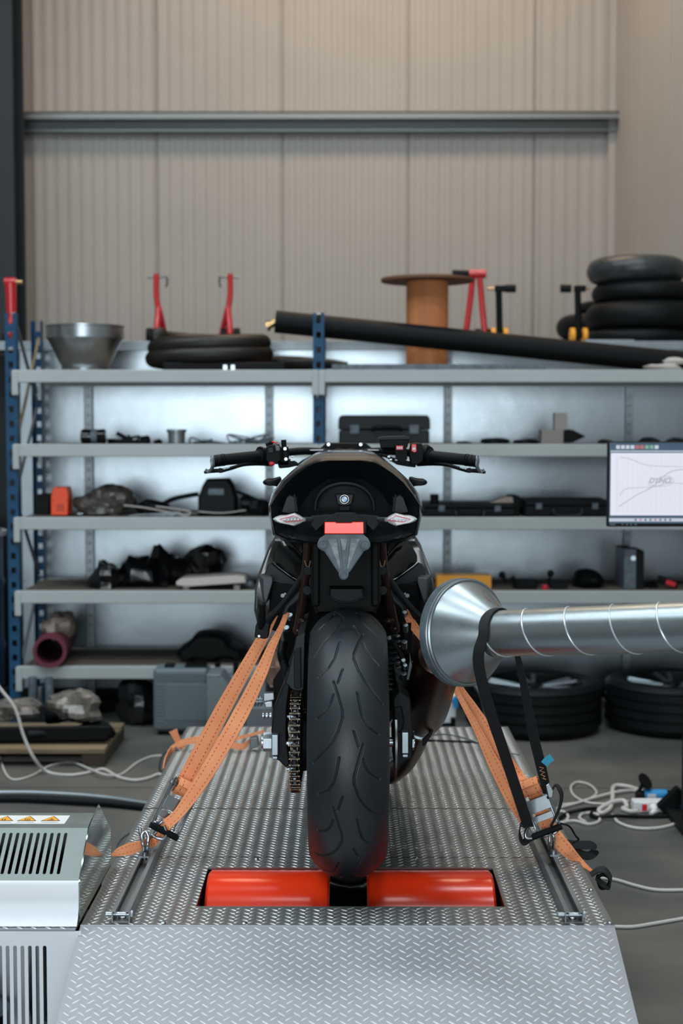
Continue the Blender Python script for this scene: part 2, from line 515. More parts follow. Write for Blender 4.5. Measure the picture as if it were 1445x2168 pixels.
# horizontal steel girt on the back wall: C section
zt = WZ(236, 11.3); zb = WZ(272, 11.3)
xl = WX(50, 11.3)
b = MB()
h = zt - zb
b.bb(xl - 0.5, RW, 11.30, 11.49, zt - 0.012, zt)
b.bb(xl - 0.5, RW, 11.30, 11.312, zt - 0.055, zt)
b.bb(xl - 0.5, RW, 11.49 - 0.012, 11.49, zb, zt)
b.bb(xl - 0.5, RW, 11.40, 11.49, zb, zb + 0.012)
struct(b.build('trim_2', M['girt']))
# corner flashing and dark foot of the wall
b = MB(); b.bb(RW - 0.06, RW - 0.0, 11.43, 11.5, 0, 7); struct(b.build('trim_3', M['wall']))

# dark steel H column at the left
xr = WX(49, 10.9)
b = MB()
b.bb(xr - 0.42, xr, 10.70, 10.725, 0, 7); b.bb(xr - 0.42, xr, 11.05, 11.075, 0, 7); b.bb(xr - 0.225, xr - 0.205, 10.725, 11.05, 0, 7)
b.bb(xr - 1.5, xr - 0.3, 11.12, 11.3, 0, 7)
tag(b.build('steel_column', M['column'], bevel=0.003), 'dark blue painted steel column at the left edge of the back wall', 'column')

# ------------------------------------------------------------------ blue pallet rack with pale beams
RF, RB = 7.0, 7.6
shelf_py = [783, 940, 1095, 1251, 1411]
SZ = [WZ(p, RF) for p in shelf_py]        # board tops, from the top down
bh = 0.062
xL = WX(27, RF); xM = WX(674, RF); xR = RW - 0.12
rack = thing('pallet_rack', (xM, 7.3, 0), 'long blue and pale grey shelving rack standing along the back, holding workshop parts', 'rack')
def post(xc, yc, ztop, w=0.055, flip=1):
    b = MB()
    z0 = 0.0
    # omega profile upright with slots: front web split in segments around the key holes
    seg = 0.0725
    hw = w / 2
    z = z0
    b.bb(xc - hw, xc - hw * 0.42, yc - 0.001, yc + 0.003, z0, ztop)
    b.bb(xc + hw * 0.42, xc + hw, yc - 0.001, yc + 0.003, z0, ztop)
    b.bb(xc - hw, xc - hw + 0.003, yc, yc + 0.05 * flip, z0, ztop)
    b.bb(xc + hw - 0.003, xc + hw, yc, yc + 0.05 * flip, z0, ztop)
    k = 0
    while z < ztop - 0.07:
        b.bb(xc - hw * 0.42, xc + hw * 0.42, yc - 0.001, yc + 0.003, z, z + seg * 0.58)
        z += seg; k += 1
    return b
zp = WZ(662, RF)
for (xc, yc, zz) in ((xL - 0.008, RF + 0.012, zp), (xM, RF + 0.012, zp), (xR, RF + 0.012, zp)):
    post(xc, yc, zz).build('upright', M['blue'], rack)
for (xc, zz) in ((xL, WZ(680, RB)), (xM, zp - 0.03), (xR, zp)):
    post(xc, RB, zz, flip=-1).build('upright', M['blue'], rack)
# side frames: lacing bars
for xc in (xL, xM, xR):
    zz = 0.25
    k = 0
    while zz < 1.7:
        b = MB(); y0, y1 = (RF + 0.05, RB - 0.05) if k % 2 == 0 else (RB - 0.05, RF + 0.05)
        b.tube([(xc, y0, zz), (xc, y1, zz + 0.42)], 0.009, n=8)
        b.build('brace', M['galvdark'], rack); zz += 0.46; k += 1
for i, z in enumerate(SZ):
    for (x0, x1, bay) in ((xL, xM, 0), (xM, xR, 1)):
        if i == 4 and bay == 1: continue
        for yy in (RF - 0.012, RB - 0.03):
            b = MB(); b.bb(x0 + (0.004), x1 - 0.0, yy, yy + 0.034, z - bh, z)
            # end connectors
            b.bb(x0 + 0.0, x0 + 0.032, yy - 0.004, yy + 0.02, z - bh - 0.062, z - 0.002)
            b.bb(x1 - 0.032 - 0.0, x1 - 0.0, yy - 0.004, yy + 0.02, z - bh - 0.062, z - 0.002)
            b.build('beam', M['beam'], rack, bevel=0.004)
        b = MB(); b.bb(x0 + 0.03, x1 - 0.03, RF + 0.022, RB - 0.03, z - 0.022, z - 0.003)
        b.build('shelf_board', M['chip'], rack)

# ------------------------------------------------------------------ galvanised shelving back to back with it
GF = 7.76
gt = WZ(722, GF - 0.04); xg0 = WX(44, GF)
grk = thing('galvanised_shelving', (0, 8.1, 0), 'galvanised steel shelving with sheet back panels standing behind the blue rack', 'shelving')
ppx = [-195, 189, 570, 947, 1328, 1705]
for i in range(1, 5):
    x0 = WX(ppx[i], GF) if i > 1 else xg0; x1 = min(WX(ppx[i + 1], GF), RW - 0.06)
    if i == 1:
        b = MB(); b.bb(xg0, WX(189, GF), GF, GF + 0.002, 0.05, gt - 0.03); b.build('back_panel', M['galv'], grk)
        x0 = WX(189, GF)
    b = MB(); b.bb(x0 + 0.001, x1 - 0.001, GF, GF + 0.002, 0.05, gt - 0.03); b.build('back_panel', M['galv'], grk)
for i in range(1, 5):
    xc = WX(ppx[i], GF)
    for yc in (GF - 0.035, GF + 1.36):
        b = MB(); b.bb(xc - 0.022, xc + 0.022, yc, yc + 0.003, 0, gt); b.bb(xc - 0.022, xc - 0.019, yc, yc + 0.033, 0, gt)
        if yc < GF:
            z = 0.06
            while z < gt - 0.03:
                b.lathe([(0.009, 0), (0.006, 0.004), (0.0, 0.004)], (xc, yc, z), (0, -1, 0), n=10); z += 0.05
        b.build('upright', M['galvdark'], grk)
b = MB(); b.bb(xg0 - 0.35, RW - 0.05, GF - 0.04, GF - 0.036, gt - 0.045, gt); b.bb(xg0 - 0.35, RW - 0.05, GF - 0.045, GF - 0.02, gt - 0.049, gt - 0.044)
b.build('top_rail', M['galvdark'], grk, bevel=0.002)
b = MB(); b.bb(xg0 - 0.35, RW - 0.05, GF - 0.036, GF + 1.42, gt - 0.012, gt - 0.001); b.build('top_shelf', M['galvdark'], grk)
b = MB(); b.bb(xg0, RW - 0.05, GF - 0.03, GF - 0.02, 0.01, 0.06); b.build('bottom_rail', M['black'], grk)
GTOP = gt - 0.001
# dark cupboard and blue barrel beyond the left end
b = thing('steel_cupboard', (xg0 - 0.55, 8.3, 0), 'tall dark grey steel cupboard beyond the left end of the blue rack', 'cupboard')
q = MB(); q.bb(xg0 - 1.0, xg0 - 0.02, 8.1, 8.35, 0.0, gt - 0.06); q.build('body', M['matte2'], b, bevel=0.004)
for s in (-1, 1):
    q = MB(); q.bb(xg0 - 0.52 + min(0, s) * 0.47, xg0 - 0.51 + max(0, s) * 0.47, 8.085, 8.1, 0.06, gt - 0.1); q.build('door', M['matte2'], b, bevel=0.003)
br = thing('barrel', (-2.1, 7.5, 0), 'blue plastic barrel at the left edge beside the rack post', 'barrel')
q = MB(); q.lathe([(0.24, 0), (0.27, 0.05), (0.27, 0.3), (0.28, 0.33), (0.27, 0.36), (0.27, 0.64), (0.28, 0.67), (0.27, 0.70), (0.27, 0.93), (0.24, 0.98), (0.2, 0.98)], (-2.1, 7.5, 0), n=40)
q.build('body', M['bluebox'], br)
q = MB(); q.lathe([(0.278, 0), (0.29, 0.0), (0.29, 0.025), (0.278, 0.025)], (-2.1, 7.5, 0.92), n=40, closed=True); q.build('clamp_ring', M['white'], br)
# ------------------------------------------------------------------ rolling road platform
DZ = 0.39
HW = 0.590
DF = PZ(735, 1960, DZ).y
DB = PZ(735, 1538, DZ).y
SX0, SX1 = PZ(415, 1918, DZ).x, PZ(1068, 1918, DZ).x
SY0 = PZ(735, 1919, DZ).y; SY1 = PZ(735, 1838, DZ).y + 0.004
dyno = thing('dyno_platform', (0, 4.1, 0), 'low metal rolling road platform of tread plate carrying the black motorcycle', 'platform')

def lugs(b, x0, x1, u0, u1, a, P, skip=None, ln=0.0105, wd=0.0028, ht=0.0013, ang=42, nub=None):
    """teardrop treads in a plane: P(x, u) -> (point, normal); alternate treads turned the other way"""
    au = a * 1.437
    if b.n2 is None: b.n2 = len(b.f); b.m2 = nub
    ni = int((x1 - x0) / a); nj = int((u1 - u0) / au)
    xo = (x1 - x0 - (ni - 1) * a) / 2
    up = P(0, 0)[1]; ex = Vector((1, 0, 0)); eu = up.cross(ex)
    eu = eu if eu.y > 0 else -eu
    base = [(-1.0, 0.0), (-0.55, 0.85), (0.1, 1.0), (0.65, 0.65), (1.0, 0.0), (0.65, -0.65), (0.1, -1.0), (-0.55, -0.85)]
    for j in range(nj):
        for i in range(ni):
            x = x0 + xo + i * a; u = u0 + au * (j + 0.3 + 0.5 * (i % 2))
            if u > u1 - ln * 0.5: continue
            if skip and skip(x, u): continue
            t = R(ang) * (1 if i % 2 else -1)
            ca, sa = math.cos(t), math.sin(t)
            c = P(x, u)[0]
            vs = []
            for sc, hh in ((1.0, 0.0), (0.62, 1.0)):
                for (p, q) in base:
                    p2 = p * ln * (sc if sc == 1 else 0.72); q2 = q * wd * sc
                    vs.append(c + ex * (p2 * ca - q2 * sa) + eu * (p2 * sa + q2 * ca) + up * (ht * hh + 0.0001))
            b.add(vs, [(k, (k + 1) % 8, 8 + (k + 1) % 8, 8 + k) for k in range(8)] + [tuple(range(8, 16))])
# deck plate with the roller slot
b = MB()
t = 0.005
for (x0, x1, y0, y1) in ((-HW, HW, DF, SY0), (-HW, SX0, SY0, SY1), (SX1, HW, SY0, SY1), (-HW, HW, SY1, DB)):
    b.bb(x0, x1, y0, y1, DZ - t, DZ)
ysm = PZ(735, 1712, DZ).y
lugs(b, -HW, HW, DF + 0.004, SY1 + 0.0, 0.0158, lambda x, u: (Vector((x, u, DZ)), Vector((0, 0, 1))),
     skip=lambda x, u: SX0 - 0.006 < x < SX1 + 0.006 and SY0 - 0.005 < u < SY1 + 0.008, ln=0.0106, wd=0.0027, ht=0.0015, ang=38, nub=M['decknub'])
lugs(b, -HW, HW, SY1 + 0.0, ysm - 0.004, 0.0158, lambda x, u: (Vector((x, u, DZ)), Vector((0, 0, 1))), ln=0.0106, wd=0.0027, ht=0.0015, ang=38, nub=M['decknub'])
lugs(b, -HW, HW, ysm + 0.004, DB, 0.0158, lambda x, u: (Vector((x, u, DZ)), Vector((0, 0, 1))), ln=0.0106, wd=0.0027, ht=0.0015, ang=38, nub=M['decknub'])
b.build('deck_plate', M['deck'], dyno, sharp=60)
# seams
b = MB()
for yy in (ysm,):
    b.bb(-HW, HW, yy - 0.0012, yy + 0.0012, DZ, DZ + 0.0006)
for yy in (PZ(735, 1815, DZ).y,):
    b.bb(-HW, HW, yy - 0.0012, yy + 0.0012, DZ, DZ + 0.0006)
b.build('deck_joint', M['black'], dyno)
# ramp plate sloping to the floor
zr = 0.0
slope = R(22.5)
nrm = Vector((0, -math.sin(slope), math.cos(slope)))
fwd = Vector((0, -math.cos(slope), -math.sin(slope)))
org = Vector((0, DF, DZ))
Lr = (DZ - 0.004) / math.sin(slope)
b = MB()
b.loft([[org + Vector((x, 0, 0)) + n_ for x, n_ in ((-HW, Vector()), (HW, Vector()), (HW, -nrm * 0.005), (-HW, -nrm * 0.005))],
        [org + fwd * Lr + Vector((x, 0, 0)) + n_ for x, n_ in ((-HW - 0.002, Vector()), (HW + 0.002, Vector()), (HW, -nrm * 0.005), (-HW, -nrm * 0.005))]])
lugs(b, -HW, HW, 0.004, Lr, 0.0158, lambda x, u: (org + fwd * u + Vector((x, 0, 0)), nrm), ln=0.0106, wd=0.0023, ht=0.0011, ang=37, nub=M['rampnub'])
b.build('ramp_plate', M['ramp'], dyno, sharp=60)
b = MB()
b.cyl((-HW, DF, DZ - 0.0025), (HW, DF, DZ - 0.0025), 0.004, n=10); b.build('front_edge', M['ramp'], dyno)
# side skirts and frame
b = MB()
for s in (-1, 1):
    b.bb(s * (HW - 0.012), s * (HW - 0.008), DF + 0.02, DB - 0.01, 0.0, DZ - t)
b.bb(-HW + 0.012, HW - 0.012, DB - 0.014, DB - 0.01, 0, DZ - t)
b.build('side_skirt', M['galvdark'], dyno)
b = MB()
for s in (-1, 1):
    b = MB()
    b.prism([(s * (HW - 0.012), DF + 0.02, DZ - 0.014), (s * (HW - 0.012), DF + 0.02, 0), (s * (HW - 0.012), DF - Lr * math.cos(slope) + 0.05, 0.0)], (s * 0.003, 0, 0))
    b.build('ramp_cheek', M['galvdark'], dyno)
# slot walls and bottom of the pit
b = MB()
b.bb(SX0 - 0.02, SX0 - 0.001, SY0, SY1, 0.08, DZ - t); b.bb(SX1 + 0.001, SX1 + 0.02, SY0, SY1, 0.08, DZ - t)
b.bb(SX0 - 0.02, SX1 + 0.02, SY1, SY1 + 0.01, 0.08, DZ - t); b.bb(SX0 - 0.02, SX1 + 0.02, SY0 - 0.01, SY0, 0.08, DZ - t)
b.bb(SX0 - 0.02, SX1 + 0.02, SY0, SY1, 0.06, 0.08)
b.build('roller_pit', M['black'], dyno)
# rollers
AY = 3.42; RZ = DZ + 0.012; RR = 0.15
roll = thing('roller_pair', (0, AY, RZ - 2 * RR + 0.02), 'bright orange steel roller split in two under the rear tyre', 'roller')
gl, gr = PZ(697, 1890, DZ).x, PZ(777, 1890, DZ).x
for (x0, x1) in ((SX0 + 0.008, gl), (gr, SX1 - 0.008)):
    w = x1 - x0
    b = MB()
    b.lathe([(0.02, 0), (RR - 0.006, 0), (RR, 0.006), (RR, w - 0.006), (RR - 0.006, w), (0.02, w)], (x0, AY, RZ - RR), (1, 0, 0), n=128)
    b.build('roller', M['orange'], roll)
b = MB(); b.lathe([(0.125, 0), (0.118, 0.02), (0.113, 0.05), (0.118, gr - gl - 0.01), (0.125, gr - gl)], (gl, AY, RZ - RR), (1, 0, 0), n=64)
b.build('hub', M['gloss'], roll)
b = MB(); b.cyl((SX0 - 0.0, AY, RZ - RR), (SX1 + 0.0, AY, RZ - RR), 0.02, n=24); b.build('shaft', M['steeldull'], roll)
# bolts along the deck
for (px, py) in ((517, 1956), (905, 1954), (345, 1955), (543, 1820), (880, 1818), (1250, 1885), (1290, 1955), (230, 1818)):
    p = PZ(px, py, DZ)
    b = MB(); b.lathe([(0.0065, 0), (0.0065, 0.002), (0.004, 0.0042), (0.0, 0.0045)], p, n=12); b.build('bolt', M['steel'], dyno)

# tie down rails: strut channels
def strut(xc, y0, y1):
    b = MB(); w = 0.041; h = 0.027
    z = DZ + 0.0015
    prof = [(-w / 2, 0), (w / 2, 0), (w / 2, h), (0.011, h), (0.011, h - 0.008), (0.0135, h - 0.008), (0.0135, h - 0.003), (w / 2 - 0.003, h - 0.003),
            (w / 2 - 0.003, 0.003), (-w / 2 + 0.003, 0.003), (-w / 2 + 0.003, h - 0.003), (-0.0135, h - 0.003), (-0.0135, h - 0.008), (-0.011, h - 0.008), (-0.011, h), (-w / 2, h)]
    # open front: ring loft with concave outline, no end caps
    b.loft([[(xc + x, y0, z + q) for x, q in prof], [(xc + x, y1, z + q) for x, q in prof]], cap0=False, cap1=True)
    e = [(xc + x, y0, z + q) for x, q in prof]
    # end faces as quads between the outer and the inner wall
    n = len(prof)
    pairs = [(0, 1, 8, 9), (1, 2, 7, 8), (2, 3, 6, 7), (3, 4, 5, 6), (15, 0, 9, 10), (14, 15, 10, 11), (13, 14, 11, 12)]
    b.add(e, [p for p in pairs])
    r = b.build('tie_down_rail', M['strut'], dyno)
    q = MB(); q.cyl((xc - w / 2 - 0.014, y0 + 0.012, z + 0.016), (xc + w / 2 + 0.004, y0 + 0.012, z + 0.016), 0.0055, n=14)
    q.cyl((xc + w / 2, y0 + 0.012, z + 0.016), (xc + w / 2 + 0.005, y0 + 0.012, z + 0.016), 0.0085, n=6)
    q.build('cross_bolt', M['steel'], r)
    q = MB(); q.lathe([(0.009, 0), (0.009, 0.003), (0.0055, 0.005), (0, 0.005)], (xc, y0 + 0.025, z + 0.003), n=12); q.build('screw', M['steel'], r)
strut(0.503, DF + 0.012, 3.80)
strut(-0.503, DF + 0.012, 3.80)

# ------------------------------------------------------------------ brake housing at the left of the platform
cab = thing('brake_housing', (-0.95, 3.2, 0), 'pale slotted metal housing with warning stickers beside the left of the platform', 'machine housing')
CX1 = -0.5955; CX0 = -1.30
F0 = 3.10
prof = [(F0, DZ + 0.012), (F0, WZ(1866, F0)), (F0 + 0.12, 0.57), (F0 + 0.25, 0.57), (F0 + 0.41, 0.479), (F0 + 0.41, DZ + 0.004)]
zf = prof[1][1]
# slotted hood lid: strips between slots so the slots are real openings
px_s = [20, 35, 51, 66, 80.5, 94.5, 109, 124]       # slot bottom x at the front edge
p0 = Vector((0, F0 + 0.0, zf)); p1 = Vector((0, F0 + 0.12, 0.57))
dirv = (p1 - p0).normalized(); ln = (p1 - p0).length
nv = Vector((0, -dirv.z, dirv.y))
def lid(x, u, h=0.0): return Vector((x, 0, 0)) + p0 + dirv * u + nv * h
b = MB()
u0, u1 = 0.018, ln - 0.014
sx = [W(px, 1858, F0 + 0.02).x for px in px_s]
stp = (sx[-1] - sx[0]) / 7
sx = [sx[-1] - stp * k for k in range(46)]
sx = [x for x in sx if x > CX0 + 0.03][::-1]
sw = 0.0075
def slab(x0, x1, ua, ub):
    b.loft([[lid(x0, ua), lid(x1, ua), lid(x1, ua, -0.0015), lid(x0, ua, -0.0015)], [lid(x0, ub), lid(x1, ub), lid(x1, ub, -0.0015), lid(x0, ub, -0.0015)]])
slab(CX0, CX1, 0, u0); slab(CX0, CX1, u1, ln)
edges = [CX0] + sum([[x - sw / 2, x + sw / 2] for x in sx], []) + [CX1]
for k in range(0, len(edges), 2): slab(edges[k], edges[k + 1], u0, u1)
# rounded slot ends
for x in sx:
    for (uu, s) in ((u0, 1), (u1, -1)):
        pts = [lid(x - sw / 2, uu), lid(x + sw / 2, uu)]
        arc = [lid(x + sw / 2 * math.cos(a), uu + s * (sw / 2) * (1 - math.sin(a))) for a in [PI * k / 8 for k in range(9)]]
        o = len(b.v)
        n_ = len(arc)
        b.add([lid(x + sw / 2, uu)] + arc[:5], [(0, 1, 2), (0, 2, 3), (0, 3, 4), (0, 4, 5)])
        b.add([lid(x - sw / 2, uu)] + arc[4:], [(0, 1, 2), (0, 2, 3), (0, 3, 4), (0, 4, 5)])
b.build('louvred_lid', M['hood'], cab)
b = MB(); b.bb(CX0, CX1 + 0.0, F0 + 0.12, F0 + 0.25, 0.5665, 0.5695)
b.loft([[(CX0, F0 + 0.25, 0.5695), (CX1, F0 + 0.25, 0.5695), (CX1, F0 + 0.25, 0.567), (CX0, F0 + 0.25, 0.567)],
        [(CX0, F0 + 0.41, 0.479), (CX1, F0 + 0.41, 0.479), (CX1, F0 + 0.41, 0.476), (CX0, F0 + 0.41, 0.476)]])
b.bb(CX0, CX1, F0 + 0.408, F0 + 0.41, DZ, 0.479)
b.build('hood_top', M['hood'], cab)
# dark things under the lid
b = MB(); b.bb(CX0 + 0.01, CX1 - 0.02, F0 + 0.05, F0 + 0.40, DZ - 0.05, DZ + 0.03); b.cyl((CX0, F0 + 0.2, DZ + 0.03), (CX1 - 0.06, F0 + 0.2, DZ + 0.03), 0.06, n=32)
b.build('brake_drum', M['black'], cab)
# front face: pale, rounded at the top edge and dished towards the foot
b = MB()
pf = [(F0 - 0.001, zf + 0.001), (F0 - 0.004, zf - 0.002), (F0 - 0.006, zf - 0.008), (F0 - 0.006, DZ + 0.055), (F0 - 0.008, DZ + 0.035), (F0 - 0.016, DZ + 0.018), (F0 - 0.026, DZ + 0.008), (F0 - 0.032, DZ + 0.003)]
b.loft([[(CX0, y, z) for y, z in pf] + [(CX0, y + 0.003, z - 0.001) for y, z in reversed(pf)], [(CX1 - 0.0, y, z) for y, z in pf] + [(CX1 - 0.0, y + 0.003, z - 0.001) for y, z in reversed(pf)]])
b.build('front_sheet', M['whitepanel'], cab)
b = MB(); b.bb(CX0, CX1 - 0.001, F0 - 0.045, F0 + 0.05, DZ - 0.003, DZ + 0.001)
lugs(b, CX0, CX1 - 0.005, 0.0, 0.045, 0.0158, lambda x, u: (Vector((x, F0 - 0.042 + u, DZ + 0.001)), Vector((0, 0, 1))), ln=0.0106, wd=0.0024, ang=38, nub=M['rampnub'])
b.build('ledge_plate', M['ramp'], cab, sharp=60)
# side sheet, smooth galvanised
b = MB()
o2 = [(F0 - 0.006, DZ + 0.002), (F0 - 0.006, zf - 0.004), (F0 + 0.002, zf + 0.006), (F0 + 0.06, 0.535), (F0 + 0.12, 0.574), (F0 + 0.18, 0.582), (F0 + 0.25, 0.590), (F0 + 0.41, 0.484), (F0 + 0.41, DZ + 0.002)]
b.prism([(CX1, y, z) for y, z in o2], (0.0025, 0, 0)); b.build('side_sheet', M['mirror'], cab)
# lower front panel with upright slots
xs = [W(px, 2050, F0 - 0.045).x for px in (95.0, 79.0, 63.0, 47.5, 31.5, 16.5, 1.0)]
stp = (xs[0] - xs[-1]) / 6
xs = sorted([xs[0] - stp * k for k in range(24) if xs[0] - stp * k > CX0 + 0.03])
yp = F0 - 0.045
zt_, zb_ = WZ(2003, yp), 0.05
b = MB(); sw2 = 0.0082
b.bb(CX0, CX1 + 0.012, yp, yp + 0.002, zt_, DZ - 0.003); b.bb(CX0, CX1 + 0.012, yp, yp + 0.002, 0.0, zb_)
ed = [CX0] + sum([[x - sw2 / 2, x + sw2 / 2] for x in xs], []) + [CX1 + 0.012]
for k in range(0, len(ed), 2): b.bb(ed[k], ed[k + 1], yp, yp + 0.002, zb_, zt_)
for x in xs:
    arc = [Vector((x + sw2 / 2 * math.cos(a), yp, zt_ - (sw2 / 2) * (1 - math.sin(a)))) for a in [PI * k / 8 for k in range(9)]]
    b.add([Vector((x + sw2 / 2, yp, zt_))] + arc[:5], [(0, 1, 2), (0, 2, 3), (0, 3, 4), (0, 4, 5)])
    b.add([Vector((x - sw2 / 2, yp, zt_))] + arc[4:], [(0, 1, 2), (0, 2, 3), (0, 3, 4), (0, 4, 5)])
b.build('lower_panel', M['whitepanel'], cab)
b = MB(); b.bb(CX0, CX1 - 0.01, yp + 0.2, yp + 0.203, 0.0, DZ - 0.02); b.build('added_inner_sheet', M['whitepanel'], cab)  # pale sheet added so the lit inside shows bright through the slots
b = MB(); b.bb(CX0, CX1 - 0.0, yp + 0.21, yp + 0.4, 0.0, 0.03)
b.bb(CX0, CX1, F0 + 0.3, F0 + 0.31, 0, DZ - 0.05)
b.build('base_tray', M['galvdark'], cab)
# shafts and motor behind the slots
b = MB(); b.cyl((-0.70, F0 + 0.08, 0.03), (-0.70, F0 + 0.08, 0.33), 0.028, n=24); b.cyl((-0.67, F0 + 0.03, 0.02), (-0.67, F0 + 0.03, 0.16), 0.02, n=20)
b.build('column_shaft', M['steel'], cab)
b = MB(); b.lathe([(0.0, 0), (0.07, 0), (0.08, 0.01), (0.08, 0.05), (0.05, 0.06), (0.05, 0.1)], (-0.86, F0 + 0.06, 0.12), (0, 0, 1), n=32)
for k in range(6): b.lathe([(0.085, 0), (0.09, 0.002), (0.085, 0.004)], (-0.86, F0 + 0.06, 0.125 + k * 0.008), n=32)
b.build('motor', M['alloy'], cab)
b = MB(); b.tube([(-0.80, F0 + 0.04, 0.05), (-0.77, F0 + 0.0, 0.12), (-0.8, F0 + 0.02, 0.2), (-0.84, F0, 0.27)], 0.006, sub=6); b.build('cable', M['black'], cab)
# sticker strip with three warning triangles
ys0 = F0 + 0.155; ys1 = ys0 + 0.07
xa = PZ(139, 1740, 0.57).x
strip = MB(); strip.bb(xa - 0.30, xa, ys0, ys1, 0.5695, 0.5702); strip = strip.build('warning_strip', M['sticker'], cab, label='white sticker strip with three yellow warning triangles')
for k in range(3):
    xc = xa - 0.034 - 0.052 * 1.0 * k - 0.0
    xc = PZ((104, 53, 4)[k], 1742, 0.57).x
    def tri(sc, h, mm, nm):
        q = MB(); y0_ = ys0 + 0.020
        pts = [(xc - 0.023 * sc, y0_ + 0.017 - 0.015 * sc, 0.5702 + h), (xc + 0.023 * sc, y0_ + 0.017 - 0.015 * sc, 0.5702 + h), (xc, y0_ + 0.017 + 0.027 * sc, 0.5702 + h)]
        q.prism(pts, (0, 0, 0.0002)); q.build(nm, mm, strip)
    tri(1.0, 0.0001, M['ink'], 'triangle_border'); tri(0.82, 0.0004, M['stickyel'], 'triangle')
    q = MB(); yc = ys0 + 0.026
    if k == 1:
        for d in (-0.005, 0, 0.005): q.tube([(xc + d, yc - 0.002, 0.5709), (xc + d + 0.0015, yc + 0.003, 0.5709), (xc + d - 0.001, yc + 0.008, 0.5709), (xc + d + 0.0015, yc + 0.012, 0.5709)], 0.0007, n=5)
    elif k == 0:
        q.bb(xc - 0.008, xc + 0.008, yc, yc + 0.002, 0.5707, 0.571); q.bb(xc - 0.004, xc + 0.006, yc + 0.004, yc + 0.007, 0.5707, 0.571); q.ball((xc, yc + 0.012, 0.571), 0.0025, n=8, sc=(1, 1, 0.2))
    else:
        q.bb(xc - 0.006, xc - 0.003, yc, yc + 0.012, 0.5707, 0.571); q.bb(xc, xc + 0.003, yc, yc + 0.010, 0.5707, 0.571)
    q.build('symbol', M['ink'], strip)
    q = MB(); q.bb(xc - 0.020, xc + 0.020, ys0 + 0.010, ys0 + 0.0125, 0.5703, 0.5705); q.build('caption_line', M['greypl'], strip)
# ------------------------------------------------------------------ the motorcycle
WR = 0.325
AXZ = RZ + WR - 0.001
moto = thing('motorcycle', (0, AY, RZ), 'black naked sports motorcycle seen from behind, strapped down on the platform', 'motorcycle')
def mx(pix, c=730.0): return [(2 * c - x, y) for x, y in reversed(pix)]
def both(fn, pix, *a, **k):
    fn(pix, *a, **k); fn(mx(pix), *a, **k)
def dome(b, pix, Y, depth, steps=((0.80, 0.0), (0.93, 0.008), (1.0, 0.03)), sub=0, tilt=(0, 0)):
    """outline at distance Y+last step, softly domed towards the viewer"""
    Yl = Y + steps[-1][1]
    pts = [W(x, y, Yl) for x, y in pix]
    if sub: pts = smooth_path(pts, sub, True)
    c = sum(pts, Vector()) / len(pts)
    rings = []
    for sc, dy in steps:
        rings.append([Vector((c.x + (p.x - c.x) * sc, Y + dy, c.z + (p.z - c.z) * sc)) for p in pts])
    rings.append([p + Vector((0, depth, 0)) for p in pts])
    rings = [[Vector((p.x, p.y + tilt[0] * (p.x - c.x) + tilt[1] * (p.z - c.z), p.z)) for p in r_] for r_ in rings]
    return b.loft(rings)
def part(name, m, fn, parent=moto, **k):
    b = MB(); fn(b); return b.build(name, m, parent, **k)

